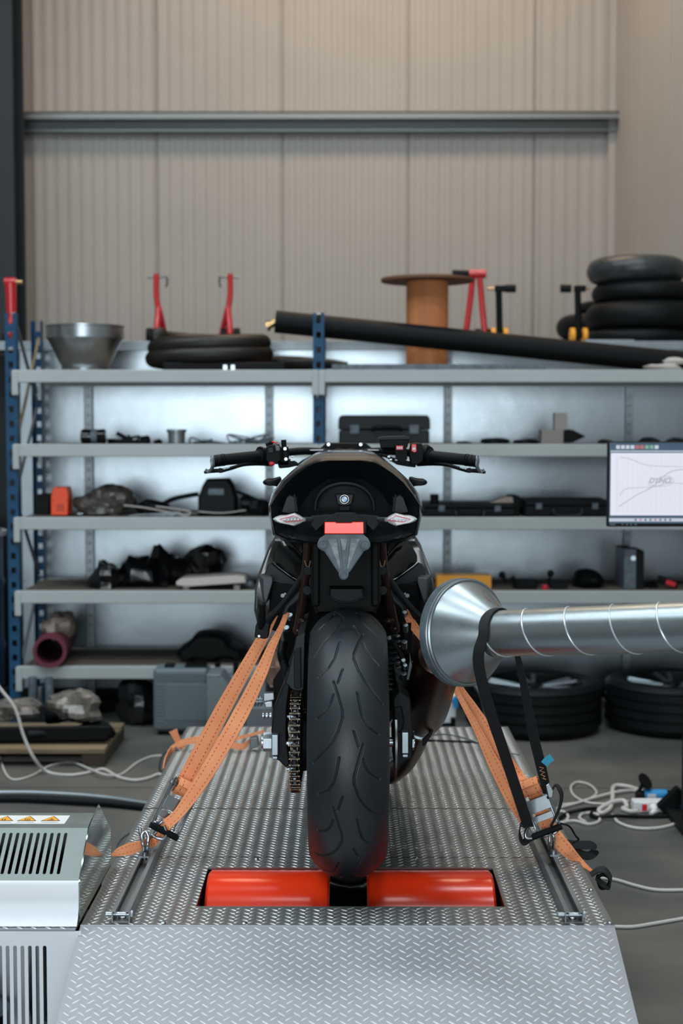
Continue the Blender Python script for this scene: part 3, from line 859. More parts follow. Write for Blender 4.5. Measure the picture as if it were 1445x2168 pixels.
# --- rear tyre with cut tread grooves
def tyre_mesh(name, cx, cy, cz, R0, hw, m, parent, dense=True, rc=0.102):
    nth = 1300 if dense else 96
    if dense:
        xs_ = np.linspace(-hw * 0.985, hw * 0.985, 132)
    else: xs_ = np.linspace(-hw * 0.985, hw * 0.985, 20)
    rr = R0 - (rc - np.sqrt(np.maximum(rc * rc - xs_ ** 2, 1e-6)))
    # sidewalls
    sx_ = [hw * 1.0, hw * 0.985, hw * 0.93, hw * 0.80]
    e = rr[-1]
    rim_r = R0 - 0.11
    sr_ = [e - 0.012, e - 0.028, (e + rim_r) / 2 - 0.01, rim_r]
    X = np.concatenate([-np.array(sx_[::-1]), xs_, np.array(sx_)])
    RRr = np.concatenate([np.array(sr_[::-1]), rr, np.array(sr_)])
    th = np.linspace(0, 2 * PI, nth, endpoint=False)
    TH, XX = np.meshgrid(th, X, indexing='ij')
    RAD = np.tile(RRr, (nth, 1))
    if dense:
        S = TH * R0
        k = 0.2917 / 800; kt = 0.0003455 * 0.98
        P7 = 2 * PI * R0 / 7
        s90 = R0 * PI / 2
        base = [[(-100, 618), (-68, 720), (-40, 815), (-38, 860), (-72, 950), (-115, 1020), (-160, 1070), (-227, 1145)],
                [(-60, 1100), (-75, 1180), (-92, 1250), (-130, 1310), (-197, 1355)],
                [(-37, 540), (-69, 635)],
                [(-100, 710), (-115, 760), (-132, 790), (-160, 820), (-202, 850)]]
        dist = np.full(TH.shape, 1.0)
        for g in base:
            for sgn, off in ((1, 0.0), (-1, P7 / 2)):
                pts = [(t * kt * sgn + 0.0, (s_ - 1201) * k + s90 + off) for t, s_ in g]
                for a, c in zip(pts[:-1], pts[1:]):
                    dx, dy = c[0] - a[0], c[1] - a[1]; L2 = dx * dx + dy * dy
                    # wrap s around the segment middle by the pitch
                    mid = (a[1] + c[1]) / 2
                    Sw = (S - mid + P7 / 2) % P7 - P7 / 2 + mid
                    u = np.clip(((XX - a[0]) * dx + (Sw - a[1]) * dy) / L2, 0, 1)
                    d = np.hypot(XX - (a[0] + u * dx), Sw - (a[1] + u * dy))
                    dist = np.minimum(dist, d)
        wdt = 0.0019
        dep = np.clip((wdt * 1.45 - dist) / (wdt * 0.9), 0, 1)
        dep = dep * dep * (3 - 2 * dep)
        inn = np.abs(XX) < hw * 0.96
        RAD = RAD - 0.0045 * dep * inn
        # fine wear bands of the shoulder compound
    Yv = cy - RAD * np.sin(TH); Zv = cz + RAD * np.cos(TH); Xv = cx + XX
    nx = len(X)
    V = np.stack([Xv, Yv, Zv], -1).reshape(-1, 3)
    I = np.arange(nth)[:, None] * nx + np.arange(nx - 1)[None, :]
    J = ((np.arange(nth) + 1) % nth)[:, None] * nx + np.arange(nx - 1)[None, :]
    F = np.stack([I, J, J + 1, I + 1], -1).reshape(-1, 4)
    rt = parent
    while rt is not None and rt.parent: rt = rt.parent
    org = np.array(rt.location) if rt is not None else np.zeros(3)
    V = V - org
    me = bpy.data.meshes.new(name)
    me.vertices.add(len(V)); me.vertices.foreach_set('co', V.astype(np.float32).ravel())
    me.loops.add(F.size); me.loops.foreach_set('vertex_index', F.astype(np.int32).ravel())
    me.polygons.add(len(F)); me.polygons.foreach_set('loop_start', np.arange(0, F.size, 4, dtype=np.int32))
    me.polygons.foreach_set('loop_total', np.full(len(F), 4, dtype=np.int32))
    me.update(calc_edges=True); me.validate()
    me.materials.append(m); me.shade_smooth()
    o = bpy.data.objects.new(name, me); COL.objects.link(o)
    if parent is not None: o.parent = parent
    return o
TX = 0.002
rw = tyre_mesh('rear_tyre', TX, AY, AXZ, WR, 0.0935, M['tyre'], moto)
def rim(b, cx, cy, cz, R0, hw):
    b.lathe([(R0 - 0.108, -hw * 0.80), (R0 - 0.122, -hw * 0.78), (R0 - 0.135, -hw * 0.4), (R0 - 0.138, 0), (R0 - 0.135, hw * 0.4), (R0 - 0.122, hw * 0.78), (R0 - 0.108, hw * 0.80), (R0 - 0.112, hw * 0.6), (R0 - 0.122, 0), (R0 - 0.112, -hw * 0.6)], (cx, cy, cz), (1, 0, 0), n=96, closed=True)
    for k in range(5):
        a = 2 * PI * k / 5
        for da in (-0.13, 0.13):
            p0 = Vector((cx, cy + 0.04 * math.cos(a), cz + 0.04 * math.sin(a))); p1 = Vector((cx, cy + (R0 - 0.135) * math.cos(a + da), cz + (R0 - 0.135) * math.sin(a + da)))
            b.tube([p0, p1], 0.012, n=8)
    b.cyl((cx - 0.06, cy, cz), (cx + 0.06, cy, cz), 0.045, n=32)
part('rear_rim', M['black'], lambda b: rim(b, TX, AY, AXZ, WR, 0.0935))
fw = thing  # noqa
FY = 4.86; FZc = DZ + 0.0015 + 0.30
tyre_mesh('front_tyre', TX, FY, FZc, 0.30, 0.060, M['tyre'], moto, dense=False, rc=0.066)
part('front_rim', M['black'], lambda b: rim(b, TX, FY, FZc, 0.30, 0.055))

# --- final drive
SXc = WX(622, 3.33)
def sprocket(b):
    nT = 45; pr = 0.1165
    pts = []
    for i in range(nT * 4):
        a = 2 * PI * i / (nT * 4)
        r = pr + (0.004, 0.0, -0.005, 0.0)[i % 4]
        pts.append((r, a))
    ring0 = [Vector((SXc - 0.003, AY - r * math.sin(a), AXZ + r * math.cos(a))) for r, a in pts]
    ring1 = [p + Vector((0.006, 0, 0)) for p in ring0]
    in0 = [Vector((SXc - 0.003, AY - 0.062 * math.sin(a), AXZ + 0.062 * math.cos(a))) for r, a in pts]
    in1 = [p + Vector((0.006, 0, 0)) for p in in0]
    b.loft([in0, ring0, ring1, in1, in0], cap0=False, cap1=False)
spk = part('sprocket', M['steeldull'], sprocket, sharp=25)
part('sprocket_carrier', M['black'], lambda b: b.lathe([(0.05, 0), (0.095, 0.002), (0.095, 0.010), (0.07, 0.014), (0.06, 0.07)], (SXc + 0.004, AY, AXZ), (1, 0, 0), n=48))
for k in range(6):
    a = 2 * PI * k / 6 + 0.35
    part('sprocket_nut', M['steel'], lambda b: (b.cyl((SXc - 0.016, AY - 0.072 * math.sin(a), AXZ + 0.072 * math.cos(a)), (SXc - 0.003, AY - 0.072 * math.sin(a), AXZ + 0.072 * math.cos(a)), 0.009, n=6),
                                               b.cyl((SXc - 0.02, AY - 0.072 * math.sin(a), AXZ + 0.072 * math.cos(a)), (SXc - 0.016, AY - 0.072 * math.sin(a), AXZ + 0.072 * math.cos(a)), 0.005, n=10)), parent=spk)
# chain path: around the rear of the sprocket, then forward along both runs
pr = 0.1165; pitch = 0.015875
path = []
FSY, FSZ, FSR = AY + 0.60, AXZ + 0.10, 0.042
def cpt(t):
    """t in metres; 0 at the top of the sprocket going rearward and down"""
    La = PI * pr
    if 0 <= t <= La:
        a = t / pr
        return Vector((SXc, AY - pr * math.sin(a), AXZ + pr * math.cos(a)))
    if t < 0:
        f = min(1, -t / 0.6); return Vector((SXc, AY + 0.6 * f, AXZ + pr + (FSZ + FSR - AXZ - pr) * f))
    f = min(1, (t - La) / 0.6); return Vector((SXc, AY + 0.6 * f, AXZ - pr + (FSZ - FSR - AXZ + pr) * f))
bc = MB(); br_ = MB(); nch = 0
t = -0.58
i = 0
while t < PI * pr + 0.58:
    p, q = cpt(t), cpt(t + pitch)
    d = (q - p).normalized(); nr = Vector((1, 0, 0)).cross(d)
    outer = i % 2 == 0
    for sx_ in (-1, 1):
        x0 = sx_ * (0.0092 if outer else 0.0065)
        ring = []
        n = 14
        for k in range(n):
            a = 2 * PI * k / n
            e = math.cos(a)
            pt = (p + q) / 2 + d * (e * 0.0125 if True else 0) + nr * (math.sin(a) * 0.0070 * (0.82 + 0.18 * abs(e)))
            ring.append(pt + Vector((x0, 0, 0)))
        bc.prism(ring, (sx_ * 0.0018, 0, 0))
    bc.cyl(p + Vector((-0.0062, 0, 0)), p + Vector((0.0062, 0, 0)), 0.0051, n=12)
    br_.cyl(p + Vector((-0.0122, 0, 0)), p + Vector((0.0122, 0, 0)), 0.0027, n=10)
    t += pitch; i += 1
ch = bc.build('drive_chain', M['chain'], moto)
br_.build('chain_pin', M['chaingold'], ch)['kind'] = 'stuff'

def swing(b, s):
    pass
# left swingarm end plate, adjuster, axle nut and paddock bobbin
part('swingarm', M['matte'], lambda b: (
    b.pprism([(601, 1446), (588, 1478), (578, 1505), (574, 1545), (576, 1606), (590, 1611), (606, 1627), (613, 1618), (606, 1560), (607, 1500), (613, 1452)], 3.36, 0.09),
    b.pprism([(604, 1440), (590, 1480), (588, 1530), (604, 1560), (612, 1520), (618, 1445)], 3.45, 0.45),
    b.pprism([(845, 1462), (868, 1478), (874, 1540), (872, 1606), (858, 1613), (848, 1622), (838, 1640), (833, 1600), (832, 1480)], 3.37, 0.09),
    b.pprism([(838, 1440), (862, 1470), (868, 1530), (850, 1570), (838, 1530)], 3.46, 0.42),
    b.bb(-0.12, 0.12, 3.83, 3.93, 0.70, 0.86)), bevel=0.004)
part('chain_guard', M['matte2'], lambda b: (
    b.pprism([(626, 1350), (646, 1340), (643, 1459), (637, 1463), (621, 1462), (603, 1450), (611, 1420)], 3.37, 0.02),
    b.pprism([(628, 1352), (644, 1344), (641, 1440), (622, 1440)], 3.39, 0.42)), bevel=0.003)
part('chain_guard_edge', M['matte'], lambda b: b.pprism([(622, 1378), (636, 1372), (637, 1458), (622, 1458)], 3.355, 0.02), bevel=0.002)
for side, (x0, x1, y0, y1) in (('l', (574.5, 588.5, 1556, 1606)), ('r', (850, 864.5, 1551, 1602))):
    part('chain_adjuster', M['alloy'], lambda b: (b.pprism([(x0, y0), (x1, y0), (x1, y1 - 6), (x0, y1 - 6)], 3.335, 0.05), b.pprism([(x0 + 1, y1 - 5), (x1 - 1, y1 - 5), (x1 - 1, y1 + 2), (x0 + 1, y1 + 2)], 3.34, 0.04)), bevel=0.002, label='silver chain adjuster block')
part('axle', M['steel'], lambda b: (b.cyl((WX(555, 3.42), AY, AXZ), (WX(574, 3.42), AY, AXZ), 0.024, n=6), b.cyl((WX(551, 3.42), AY, AXZ), (WX(560, 3.42), AY, AXZ), 0.017, n=20),
                                    b.cyl((WX(570, 3.42), AY, AXZ), (WX(880, 3.42), AY, AXZ), 0.012, n=16), b.cyl((WX(868, 3.42), AY, AXZ), (WX(878, 3.42), AY, AXZ), 0.02, n=6)), bevel=0.001)
def bobbin(b):
    c = W(566, 1515, 3.42)
    prof = [(0.004, -0.012), (0.0085, -0.012), (0.0085, -0.009), (0.0055, -0.007), (0.0085, -0.004), (0.0085, 0.0), (0.0055, 0.002), (0.0085, 0.005), (0.0085, 0.010)]
    b.lathe(prof, c, (1, 0, 0), n=20)
part('paddock_bobbin', M['steel'], bobbin)
part('brake_disc', M['steeldull'], lambda b: b.lathe([(0.05, 0), (0.09, 0), (0.09, 0.005), (0.05, 0.005)], (WX(836, 3.4), AY, AXZ), (1, 0, 0), n=64, closed=True))
part('brake_caliper', M['black'], lambda b: (b.pprism([(832, 1500), (850, 1495), (856, 1530), (850, 1552), (834, 1552)], 3.36, 0.1), b.pprism([(830, 1545), (848, 1540), (848, 1600), (832, 1612)], 3.42, 0.1)), bevel=0.005)

# --- rider footrest, left
def peg(b):
    c0 = W(513, 1486, 3.95); c1 = W(556, 1484, 3.95)
    L_ = (c1 - c0).length
    prof = [(0.004, 0)]
    n = 7
    for k in range(n):
        h = L_ * k / n
        prof += [(0.0165, h + 0.001), (0.0165, h + L_ / n * 0.45), (0.0115, h + L_ / n * 0.6), (0.0115, h + L_ / n * 0.95)]
    prof += [(0.010, L_)]
    b.lathe(prof, c0, c1 - c0, n=14)
part('footrest', M['alloy'], peg, label='silver toothed footrest')
part('footrest_hanger', M['steel'], lambda b: (b.pprism([(557, 1469), (580, 1467), (581, 1482), (557, 1486)], 3.93, 0.03), b.pprism([(559, 1488), (577, 1484), (577, 1498), (561, 1499)], 3.925, 0.02)), bevel=0.003)
part('footrest_plate', M['matte'], lambda b: b.pprism([(578, 1440), (604, 1400), (612, 1440), (600, 1530), (585, 1550), (577, 1500)], 3.97, 0.02), bevel=0.002)

# --- engine and frame behind
part('engine_block', M['fender'], lambda b: (b.pprism([(600, 1270), (862, 1270), (868, 1400), (850, 1500), (800, 1560), (670, 1560), (612, 1500), (596, 1400)], 4.05, 0.42)), bevel=0.01)
def cover(b):
    c = W(597, 1404, 4.15)
    x0 = W(564, 1404, 4.15).x
    d = c.x - x0
    b.lathe([(0.03, -d), (0.055, -d * 0.97), (0.068, -d * 0.75), (0.074, -d * 0.4), (0.078, -d * 0.35), (0.080, 0), (0.080, 0.05)], (c.x, 4.15, c.z), (1, 0, 0), n=48)
cv = part('clutch_cover', M['bronze2'], cover, label='bronze clutch cover', sharp=30)
for (yy, dy) in ((1372, -0.055), (1413, -0.075), (1453, -0.05), (1352, 0.0)):
    def cb(b):
        p0 = W(571, yy, 4.15 + dy); p1 = W(590, yy, 4.15 + dy)
        b.cyl(p0, p1, 0.0045, n=10)
    part('case_bolt', M['bronze2'], cb, parent=cv)
part('frame_plate', M['bronze'], lambda b: (b.pprism([(858, 1285), (884, 1292), (912, 1330), (912, 1420), (888, 1424), (874, 1378), (862, 1330)], 4.0, 0.04),), bevel=0.004, label='bronze frame plate')
part('swingarm_pivot', M['bronze2'], lambda b: b.cyl(W(592, 1500, 4.0), W(600, 1500, 4.0), 0.02, n=24))
for tp in ([(653, 1128), (649, 1190), (641, 1262), (630, 1332)], [(806, 1128), (811, 1190), (822, 1262), (836, 1328)]):
    part('subframe_tube', M['bronze'], lambda b: (b.tube([W(x, y, 3.55 + 0.05 * i) for i, (x, y) in enumerate(tp)], 0.0112, n=16, sub=6), b.ball(W(tp[-1][0], tp[-1][1] + 2, 3.7), 0.014, n=14),
         b.lathe([(0.0118, -0.006), (0.0148, -0.002), (0.0148, 0.002), (0.0118, 0.006)], W(tp[2][0], tp[2][1] + 52, 3.67), (-0.1 if tp[0][0] < 730 else 0.1, 0, -1), n=20),
         b.lathe([(0.0115, -0.02), (0.0138, -0.016), (0.0138, 0.004), (0.0115, 0.010)], W(tp[1][0], tp[1][1] + 22, 3.62), (-0.08 if tp[0][0] < 730 else 0.08, 0, -1), n=20)), label='bronze painted subframe tube')
    s = -1 if tp[0][0] < 730 else 1
    part('weld_clip', M['bronze2'], lambda b: b.tube([W(730 + s * 85, 1186, 3.585), W(730 + s * 82, 1198, 3.585), W(730 + s * 76, 1200, 3.585), W(730 + s * 73, 1187, 3.585)], 0.0018, n=6))

# --- passenger peg hangers
for s in (-1, 1):
    X = lambda x: 730 + (x - 730) * (-s)       # given in left hand pixels
    def hanger(b):
        P1 = [(653, 1203), (640, 1222), (612, 1262), (590, 1288), (568, 1316), (563, 1345)]
        b.ribbon([W(X(x), y, 3.62 + 0.01 * i) for i, (x, y) in enumerate(P1)], [0.020, 0.017, 0.015, 0.015, 0.017, 0.012], th=0.012, side=(1, 0, 0.8 * s * -1), sub=5)
        P2 = [(655, 1240), (645, 1250), (622, 1272), (608, 1286), (603, 1302)]
        b.ribbon([W(X(x), y, 3.66) for i, (x, y) in enumerate(P2)], [0.022, 0.020, 0.014, 0.012, 0.016], th=0.013, side=(1, 0, 0.8 * s * -1), sub=5)
    part('peg_hanger', M['matte2'], hanger, bevel=0.002)
    for (x, y) in ((652, 1208), (650, 1250)):
        part('hanger_bolt', M['matte'], lambda b: b.cyl(W(X(x), y, 3.585), W(X(x), y, 3.66), 0.0125, n=18), bevel=0.002)
    def ppeg(b):
        c0 = W(X(552), 1330, 3.66); c1 = W(X(555), 1279, 3.62)
        L_ = (c1 - c0).length
        prof = [(0.003, 0), (0.0095, 0.0)]
        for k in range(8):
            h = L_ * (0.05 + 0.085 * k); prof += [(0.0105, h), (0.0105, h + L_ * 0.05), (0.0085, h + L_ * 0.055), (0.0085, h + L_ * 0.08)]
        prof += [(0.009, L_ * 0.76), (0.008, L_ * 0.85), (0.0098, L_ * 0.93), (0.0085, L_ * 1.04), (0.003, L_ * 1.08)]
        b.lathe(prof, c0, c1 - c0, n=18)
    pg = part('passenger_footrest', M['rubber'], ppeg)
    part('footrest_fork', M['matte'], lambda b: (b.pprism([(X(541), 1322), (X(571), 1318), (X(568), 1350), (X(560), 1353), (X(538), 1350)], 3.65, 0.035)), parent=pg, bevel=0.003)
    part('fork_screw', M['steel'], lambda b: b.cyl(W(X(548), 1347, 3.645), W(X(548), 1347, 3.66), 0.003, n=10), parent=pg)

# --- side bodywork
for s in (-1, 1):
    X = lambda x: 730 + (x - 730) * (-s)
    def P(l):
        l = [(X(x), y) for x, y in l]
        return l if s < 0 else l[::-1]
    part('side_fairing', M['carbon'], lambda b: dome(b, P([(584, 1130), (570, 1152), (556, 1190), (545, 1218), (540, 1245), (538, 1290), (546, 1325), (575, 1335), (612, 1310), (640, 1240), (652, 1180), (648, 1135)]), 3.95, 0.35, steps=((0.86, 0), (0.95, 0.012), (0.985, 0.03), (1.0, 0.055))), sharp=50)
    part('side_window_panel', M['gloss'], lambda b: dome(b, P([(583, 1149), (600, 1142), (613, 1150), (640, 1175), (646, 1192), (641, 1228), (618, 1220), (584, 1197), (575, 1189), (573, 1172)]), 3.925, 0.03, steps=((0.5, 0), (0.9, 0.006), (1.0, 0.014)), tilt=(s * 0.45, 0.28)), sharp=30)
    part('panel_crease', M['carbon'], lambda b: dome(b, P([(598, 1143), (603, 1152), (622, 1160), (640, 1178), (645, 1190), (640, 1174), (614, 1149)]), 3.905, 0.02, steps=((0.9, 0), (1.0, 0.004)), tilt=(s * 0.3, 0.15)))
    part('panel_rib', M['matte2'], lambda b: dome(b, P([(566, 1196), (574, 1192), (586, 1202), (634, 1236), (628, 1246), (596, 1236), (570, 1228), (560, 1214)]), 3.92, 0.04, steps=((0.9, 0), (1.0, 0.008))))
    part('crash_pad', M['padgrey'], lambda b: (b.loft([[W(x, y, Y) for x, y in P(q)] for q, Y in (([(555, 1224), (577, 1223), (577, 1234), (563, 1279), (557, 1266)], 3.86), ([(546, 1216), (566, 1211), (577, 1219), (570, 1270), (556, 1272)], 3.96))])), bevel=0.003)
    part('fairing_screw', M['steeldull'], lambda b: (b.cyl(W(X(598), 1261, 3.9), W(X(598), 1261, 3.95), 0.0055, n=12), b.cyl(W(X(603), 1257, 3.89), W(X(603), 1257, 3.95), 0.003, n=8)))
    part('inner_panel', M['fender'], lambda b: b.pprism(P([(575, 1232), (640, 1240), (635, 1330), (600, 1345), (566, 1330), (570, 1270)]), 3.915, 0.03), bevel=0.006)
    part('winglet', M['matte'], lambda b: dome(b, P([(556, 1020), (562, 1015), (575, 1014), (592, 1011), (592, 1030), (580, 1029), (566, 1028), (558, 1025)]), 3.95, 0.06, steps=((0.5, 0), (0.8, 0.006), (1.0, 0.02)), sub=3))

# --- tail unit
def half(l, c=730.5):
    r_ = [(c + dx, y) for dx, y in l]; l_ = [(c - dx, y) for dx, y in l[::-1] if dx > 0.01]
    return r_ + l_
HA = [(0, 976), (38, 976), (62, 979), (80, 990), (100, 1004), (121, 1022), (140, 1046), (156, 1071), (155, 1092), (151, 1112), (147, 1132), (128, 1141), (98, 1146), (80, 1150), (40, 1152), (0, 1152)]
HB = [(0, 967), (40, 967), (66, 969), (88, 984), (108, 998), (130, 1018), (149, 1044), (161, 1070), (160, 1092), (156, 1114), (152, 1133), (132, 1144), (100, 1149), (82, 1152), (40, 1154), (0, 1154)]
HC = [(0, 957), (38, 957), (64, 962), (90, 980), (112, 996), (136, 1018), (155, 1044), (163, 1068), (162, 1090), (158, 1114), (153, 1132), (134, 1140), (100, 1145), (80, 1148), (40, 1150), (0, 1150)]
HD = [(0, 952), (36, 953), (56, 956), (76, 966), (98, 984), (122, 1010), (140, 1036), (148, 1060), (148, 1085), (144, 1110), (140, 1125), (124, 1132), (96, 1138), (76, 1140), (38, 1140), (0, 1140)]
HI = [(dx * 0.90, 976 + (y - 976) * 0.93 + 7) for dx, y in HA]
def rg(h, Y, c=730.5):
    return [W(x, y, Y) for x, y in half(h, c)]
cowl = part('tail_cowl', M['gloss'], lambda b: b.loft([rg(HA, 3.335), rg([(a * 1.01, c2 - 1) for a, c2 in HA], 3.33), rg(HB, 3.36), rg(HC, 3.47), rg(HD, 3.85), [W(x, y, 4.05) for x, y in half([(dx * 0.8, 975 + (y - 952) * 0.8) for dx, y in HD])]], cap0=False), sharp=28)
part('tail_panel', M['matte'], lambda b: b.loft([[p + Vector((0, 0.0, 0)) for p in rg(HA, 3.337)], rg([(dx * 0.97, 1060 + (y - 1060) * 0.97) for dx, y in HA], 3.334), rg([(dx * 0.86, 1062 + (y - 1060) * 0.86) for dx, y in HA], 3.352), rg([(dx * 0.6, 1064 + (y - 1060) * 0.6) for dx, y in HA], 3.385), rg([(dx * 0.3, 1066 + (y - 1060) * 0.3) for dx, y in HA], 3.40)], cap0=False), sharp=22)
# seat highlight edges
for s in (-1, 1):
    part('seat_edge', M['carbon'], lambda b: b.tube([W(730 + s * dx, y, 3.325) for dx, y in ((36, 975), (62, 979), (77, 986))], 0.0022, n=8, sub=3))
    part('tail_cheek', M['matte2'], lambda b: dome(b, [(730 + s * dx, y) for dx, y in ((100, 1052), (118, 1046), (124, 1052), (136, 1086), (118, 1089), (98, 1084))][::(1 if s > 0 else -1)], 3.335, 0.02, steps=((0.85, 0), (1, 0.006))))
    part('tail_fin', M['matte'], lambda b: b.prism([W(730 + s * 109, 1048, 3.33), W(730 + s * 106, 1044, 3.33), W(730 + s * 99, 1083, 3.325), W(730 + s * 104, 1086, 3.325)], (0, 0.03, 0)), bevel=0.001)
    part('underside_vent', M['matte2'], lambda b: b.tube([W(730 + s * dx, y, 3.33) for dx, y in ((120, 1134), (112, 1139), (104, 1139))], 0.003, n=8, sub=3))
# arch round the badge
def arch(b):
    pts = []
    for k in range(25):
        a = PI * k / 24
        pts.append(W(729 + 62 * math.cos(a), 1080 - 56 * math.sin(a) ** 0.8, 3.325))
    b.tube(pts, 0.0045, n=10)
part('badge_arch', M['matte'], arch)
part('badge_recess', M['black'], lambda b: dome(b, [(729 + 60 * math.cos(PI * k / 16), 1082 - 54 * math.sin(PI * k / 16) ** 0.8) for k in range(17)][::-1], 3.352, 0.03, steps=((0.9, 0.0), (1.0, 0.002))))
part('badge_mount', M['matte2'], lambda b: dome(b, [(709, 1046), (749, 1046), (745, 1066), (738, 1070), (720, 1070), (713, 1066)], 3.318, 0.04, steps=((0.88, 0), (1.0, 0.006))))
part('seat_lock', M['black'], lambda b: b.pprism([(717, 1071), (741, 1071), (739, 1081), (719, 1081)], 3.316, 0.03), bevel=0.001)
cb_ = W(728.5, 1057, 3.314)
rd = part('badge', M['black'], lambda b: b.lathe([(0.0, 0), (0.0098, 0), (0.0105, 0.001), (0.0105, 0.004), (0, 0.004)], cb_ + Vector((0, 0.001, 0)), (0, 1, 0), n=32), label='round blue and white quartered badge')
part('badge_ring', M['steel'], lambda b: b.lathe([(0.0096, 0), (0.0103, 0), (0.0103, 0.001), (0.0096, 0.001)], cb_ + Vector((0, 0.0002, 0)), (0, 1, 0), n=32, closed=True), parent=rd)
M['badgeblue'] = mat('badge_blue', '#3f8fc4', rough=0.25)
for k in range(4):
    def quad(b):
        pts = [cb_] + [cb_ + Vector((0.0068 * math.cos(PI / 2 * (k + j / 6)), 0, 0.0068 * math.sin(PI / 2 * (k + j / 6)))) for j in range(7)]
        b.prism([p + Vector((0, -0.0002, 0)) for p in pts], (0, 0.0008, 0))
    part('badge_quarter', M['badgeblue'] if k in (1, 3) else M['white'], quad, parent=rd)

# --- number plate carrier, lamps
part('lamp_bar', M['matte'], lambda b: (b.pprism([(657, 1093), (690, 1090), (770, 1090), (803, 1093), (803, 1110), (790, 1126), (776, 1112), (684, 1112), (668, 1126), (657, 1112)], 3.275, 0.05),
                                        b.pprism([(700, 1093), (711, 1086), (750, 1086), (761, 1093), (776, 1104), (776, 1130), (684, 1130), (684, 1104)], 3.265, 0.05)), bevel=0.003)
part('rear_reflector', M['reflector'], lambda b: b.pprism([(687, 1105.5), (709, 1105.5), (712, 1107.5), (743, 1107.5), (746, 1105.5), (769, 1105.5), (769.5, 1130), (686.5, 1130)], 3.258, 0.012), bevel=0.0012, label='glowing red rear lens')
brk_o = [(676, 1140), (689, 1131), (768, 1131), (779, 1140), (783.5, 1150), (782, 1159), (775, 1165), (768, 1168), (738, 1211), (737, 1220), (733, 1226), (727, 1228), (721, 1226), (717, 1220), (716, 1211), (688, 1168), (680, 1165), (673, 1159), (671.5, 1150)]
pb = part('plate_bracket', M['greypl'], lambda b: b.pprism(brk_o, 3.262, 0.006), bevel=0.001, label='weathered grey number plate bracket')
part('bracket_rim', M['greypl'], lambda b: b.tube([W(x, y, 3.261) for x, y in [(768, 1167), (738, 1211)]], 0.002, n=6), parent=pb)
part('bracket_rim', M['greypl'], lambda b: b.tube([W(x, y, 3.261) for x, y in [(688, 1167), (717, 1211)]], 0.002, n=6), parent=pb)
part('bracket_rib', M['greypl'], lambda b: b.prism([W(x, y, 3.254) for x, y in [(715, 1138), (718, 1138), (725, 1209), (723, 1209)]], (0, 0.01, 0)), parent=pb)
part('bracket_rib', M['greypl'], lambda b: b.prism([W(x, y, 3.254) for x, y in [(737, 1138), (740, 1138), (732, 1209), (730, 1209)]], (0, 0.01, 0)), parent=pb)
M['recess'] = mat('scuffed_pale_plastic', '#7d8788', rough=0.6, var=0.45, vscale=60, bump=0.2, bscale=150)
for pl_ in ([(694, 1141), (712, 1141), (721, 1204), (718, 1203)], [(743, 1141), (761, 1141), (737, 1203), (734, 1204)], [(720, 1141), (735, 1141), (730, 1165), (725, 1165)]):
    part('bracket_recess', M['recess'], lambda b: b.pprism(pl_, 3.2605, 0.003), parent=pb, label='scuffed pale face of the bracket')
for (x, y, r_) in ((683, 1153, 0.0125), (772, 1153, 0.0125), (727, 1219, 0.0092)):
    part('bracket_boss', M['greypl'], lambda b: (b.lathe([(r_, 0), (r_, 0.004), (r_ * 0.8, 0.005), (r_ * 0.75, 0.003), (r_ * 0.55, 0.003), (r_ * 0.5, 0.006), (r_ * 0.28, 0.006), (r_ * 0.25, 0.004), (0, 0.004)], W(x, y, 3.262), (0, -1, 0), n=28)), parent=pb, sharp=25)
for s in (-1, 1):
    X = lambda x: 730 + (x - 730) * (-s)
    def P(l):
        l = [(X(x), y) for x, y in l]
        return l if s < 0 else l[::-1]
    out = [(577, 1099), (582, 1095), (592, 1091.5), (605, 1091), (623, 1086.5), (634, 1092), (643, 1098), (643, 1103), (636, 1108), (623, 1113.5), (605, 1110), (590, 1107), (581, 1103)]
    lamp = part('turn_signal', M['lens'], lambda b: dome(b, P(out), 3.225, 0.02, steps=((0.8, 0), (0.95, 0.004), (1.0, 0.01))), label='clear diamond shaped turn signal')
    part('signal_back', M['white'], lambda b: b.pprism(P([(xx * 0.96 + 611 * 0.04, yy) for xx, yy in out]), 3.238, 0.008), parent=lamp)
    tr = [(594, 1100), (622, 1091), (640, 1101), (622, 1109)]
    part('signal_outline', M['redpl'], lambda b: b.tube([W(X(x), y, 3.2235) for x, y in [(592, 1099.5), (622, 1092), (639, 1102), (606, 1105)]], 0.0009, n=6, closed=True), parent=lamp)
    for xx in (603, 610, 617, 624, 631):
        part('signal_led', M['white'], lambda b: b.ball(W(X(xx), 1100, 3.224), 0.0026, n=10), parent=lamp)
    part('signal_stalk', M['alloy'], lambda b: b.cyl(W(X(642), 1100, 3.235), W(X(659), 1100, 3.275), 0.0058, n=14), parent=lamp)

# --- mudguard and inner panels under the tail
part('inner_fender', M['fender'], lambda b: (dome(b, [(666, 1140), (796, 1140), (804, 1190), (806, 1270), (795, 1300), (668, 1300), (658, 1270), (658, 1190)], 3.50, 0.25, steps=((0.9, 0), (1.0, 0.02)))), sharp=30)
part('fender_flap', M['matte'], lambda b: (dome(b, [(697, 1245), (768, 1245), (771, 1262), (757, 1271), (740, 1275), (722, 1275), (708, 1271), (696, 1262)], 3.44, 0.06, steps=((0.9, 0.0), (1.0, 0.006)))))
part('flap_lip', M['matte2'], lambda b: b.tube([W(x, y, 3.435) for x, y in ((696, 1263), (709, 1271), (722, 1274.5), (742, 1274.5), (756, 1271), (770, 1263))], 0.0022, n=8))
for (x0, x1) in ((660, 676), (786, 803)):
    part('fender_side', M['fender'], lambda b: b.pprism([(x0, 1135), (x1, 1135), (x1, 1285), (x0, 1285)], 3.475, 0.05), bevel=0.006)
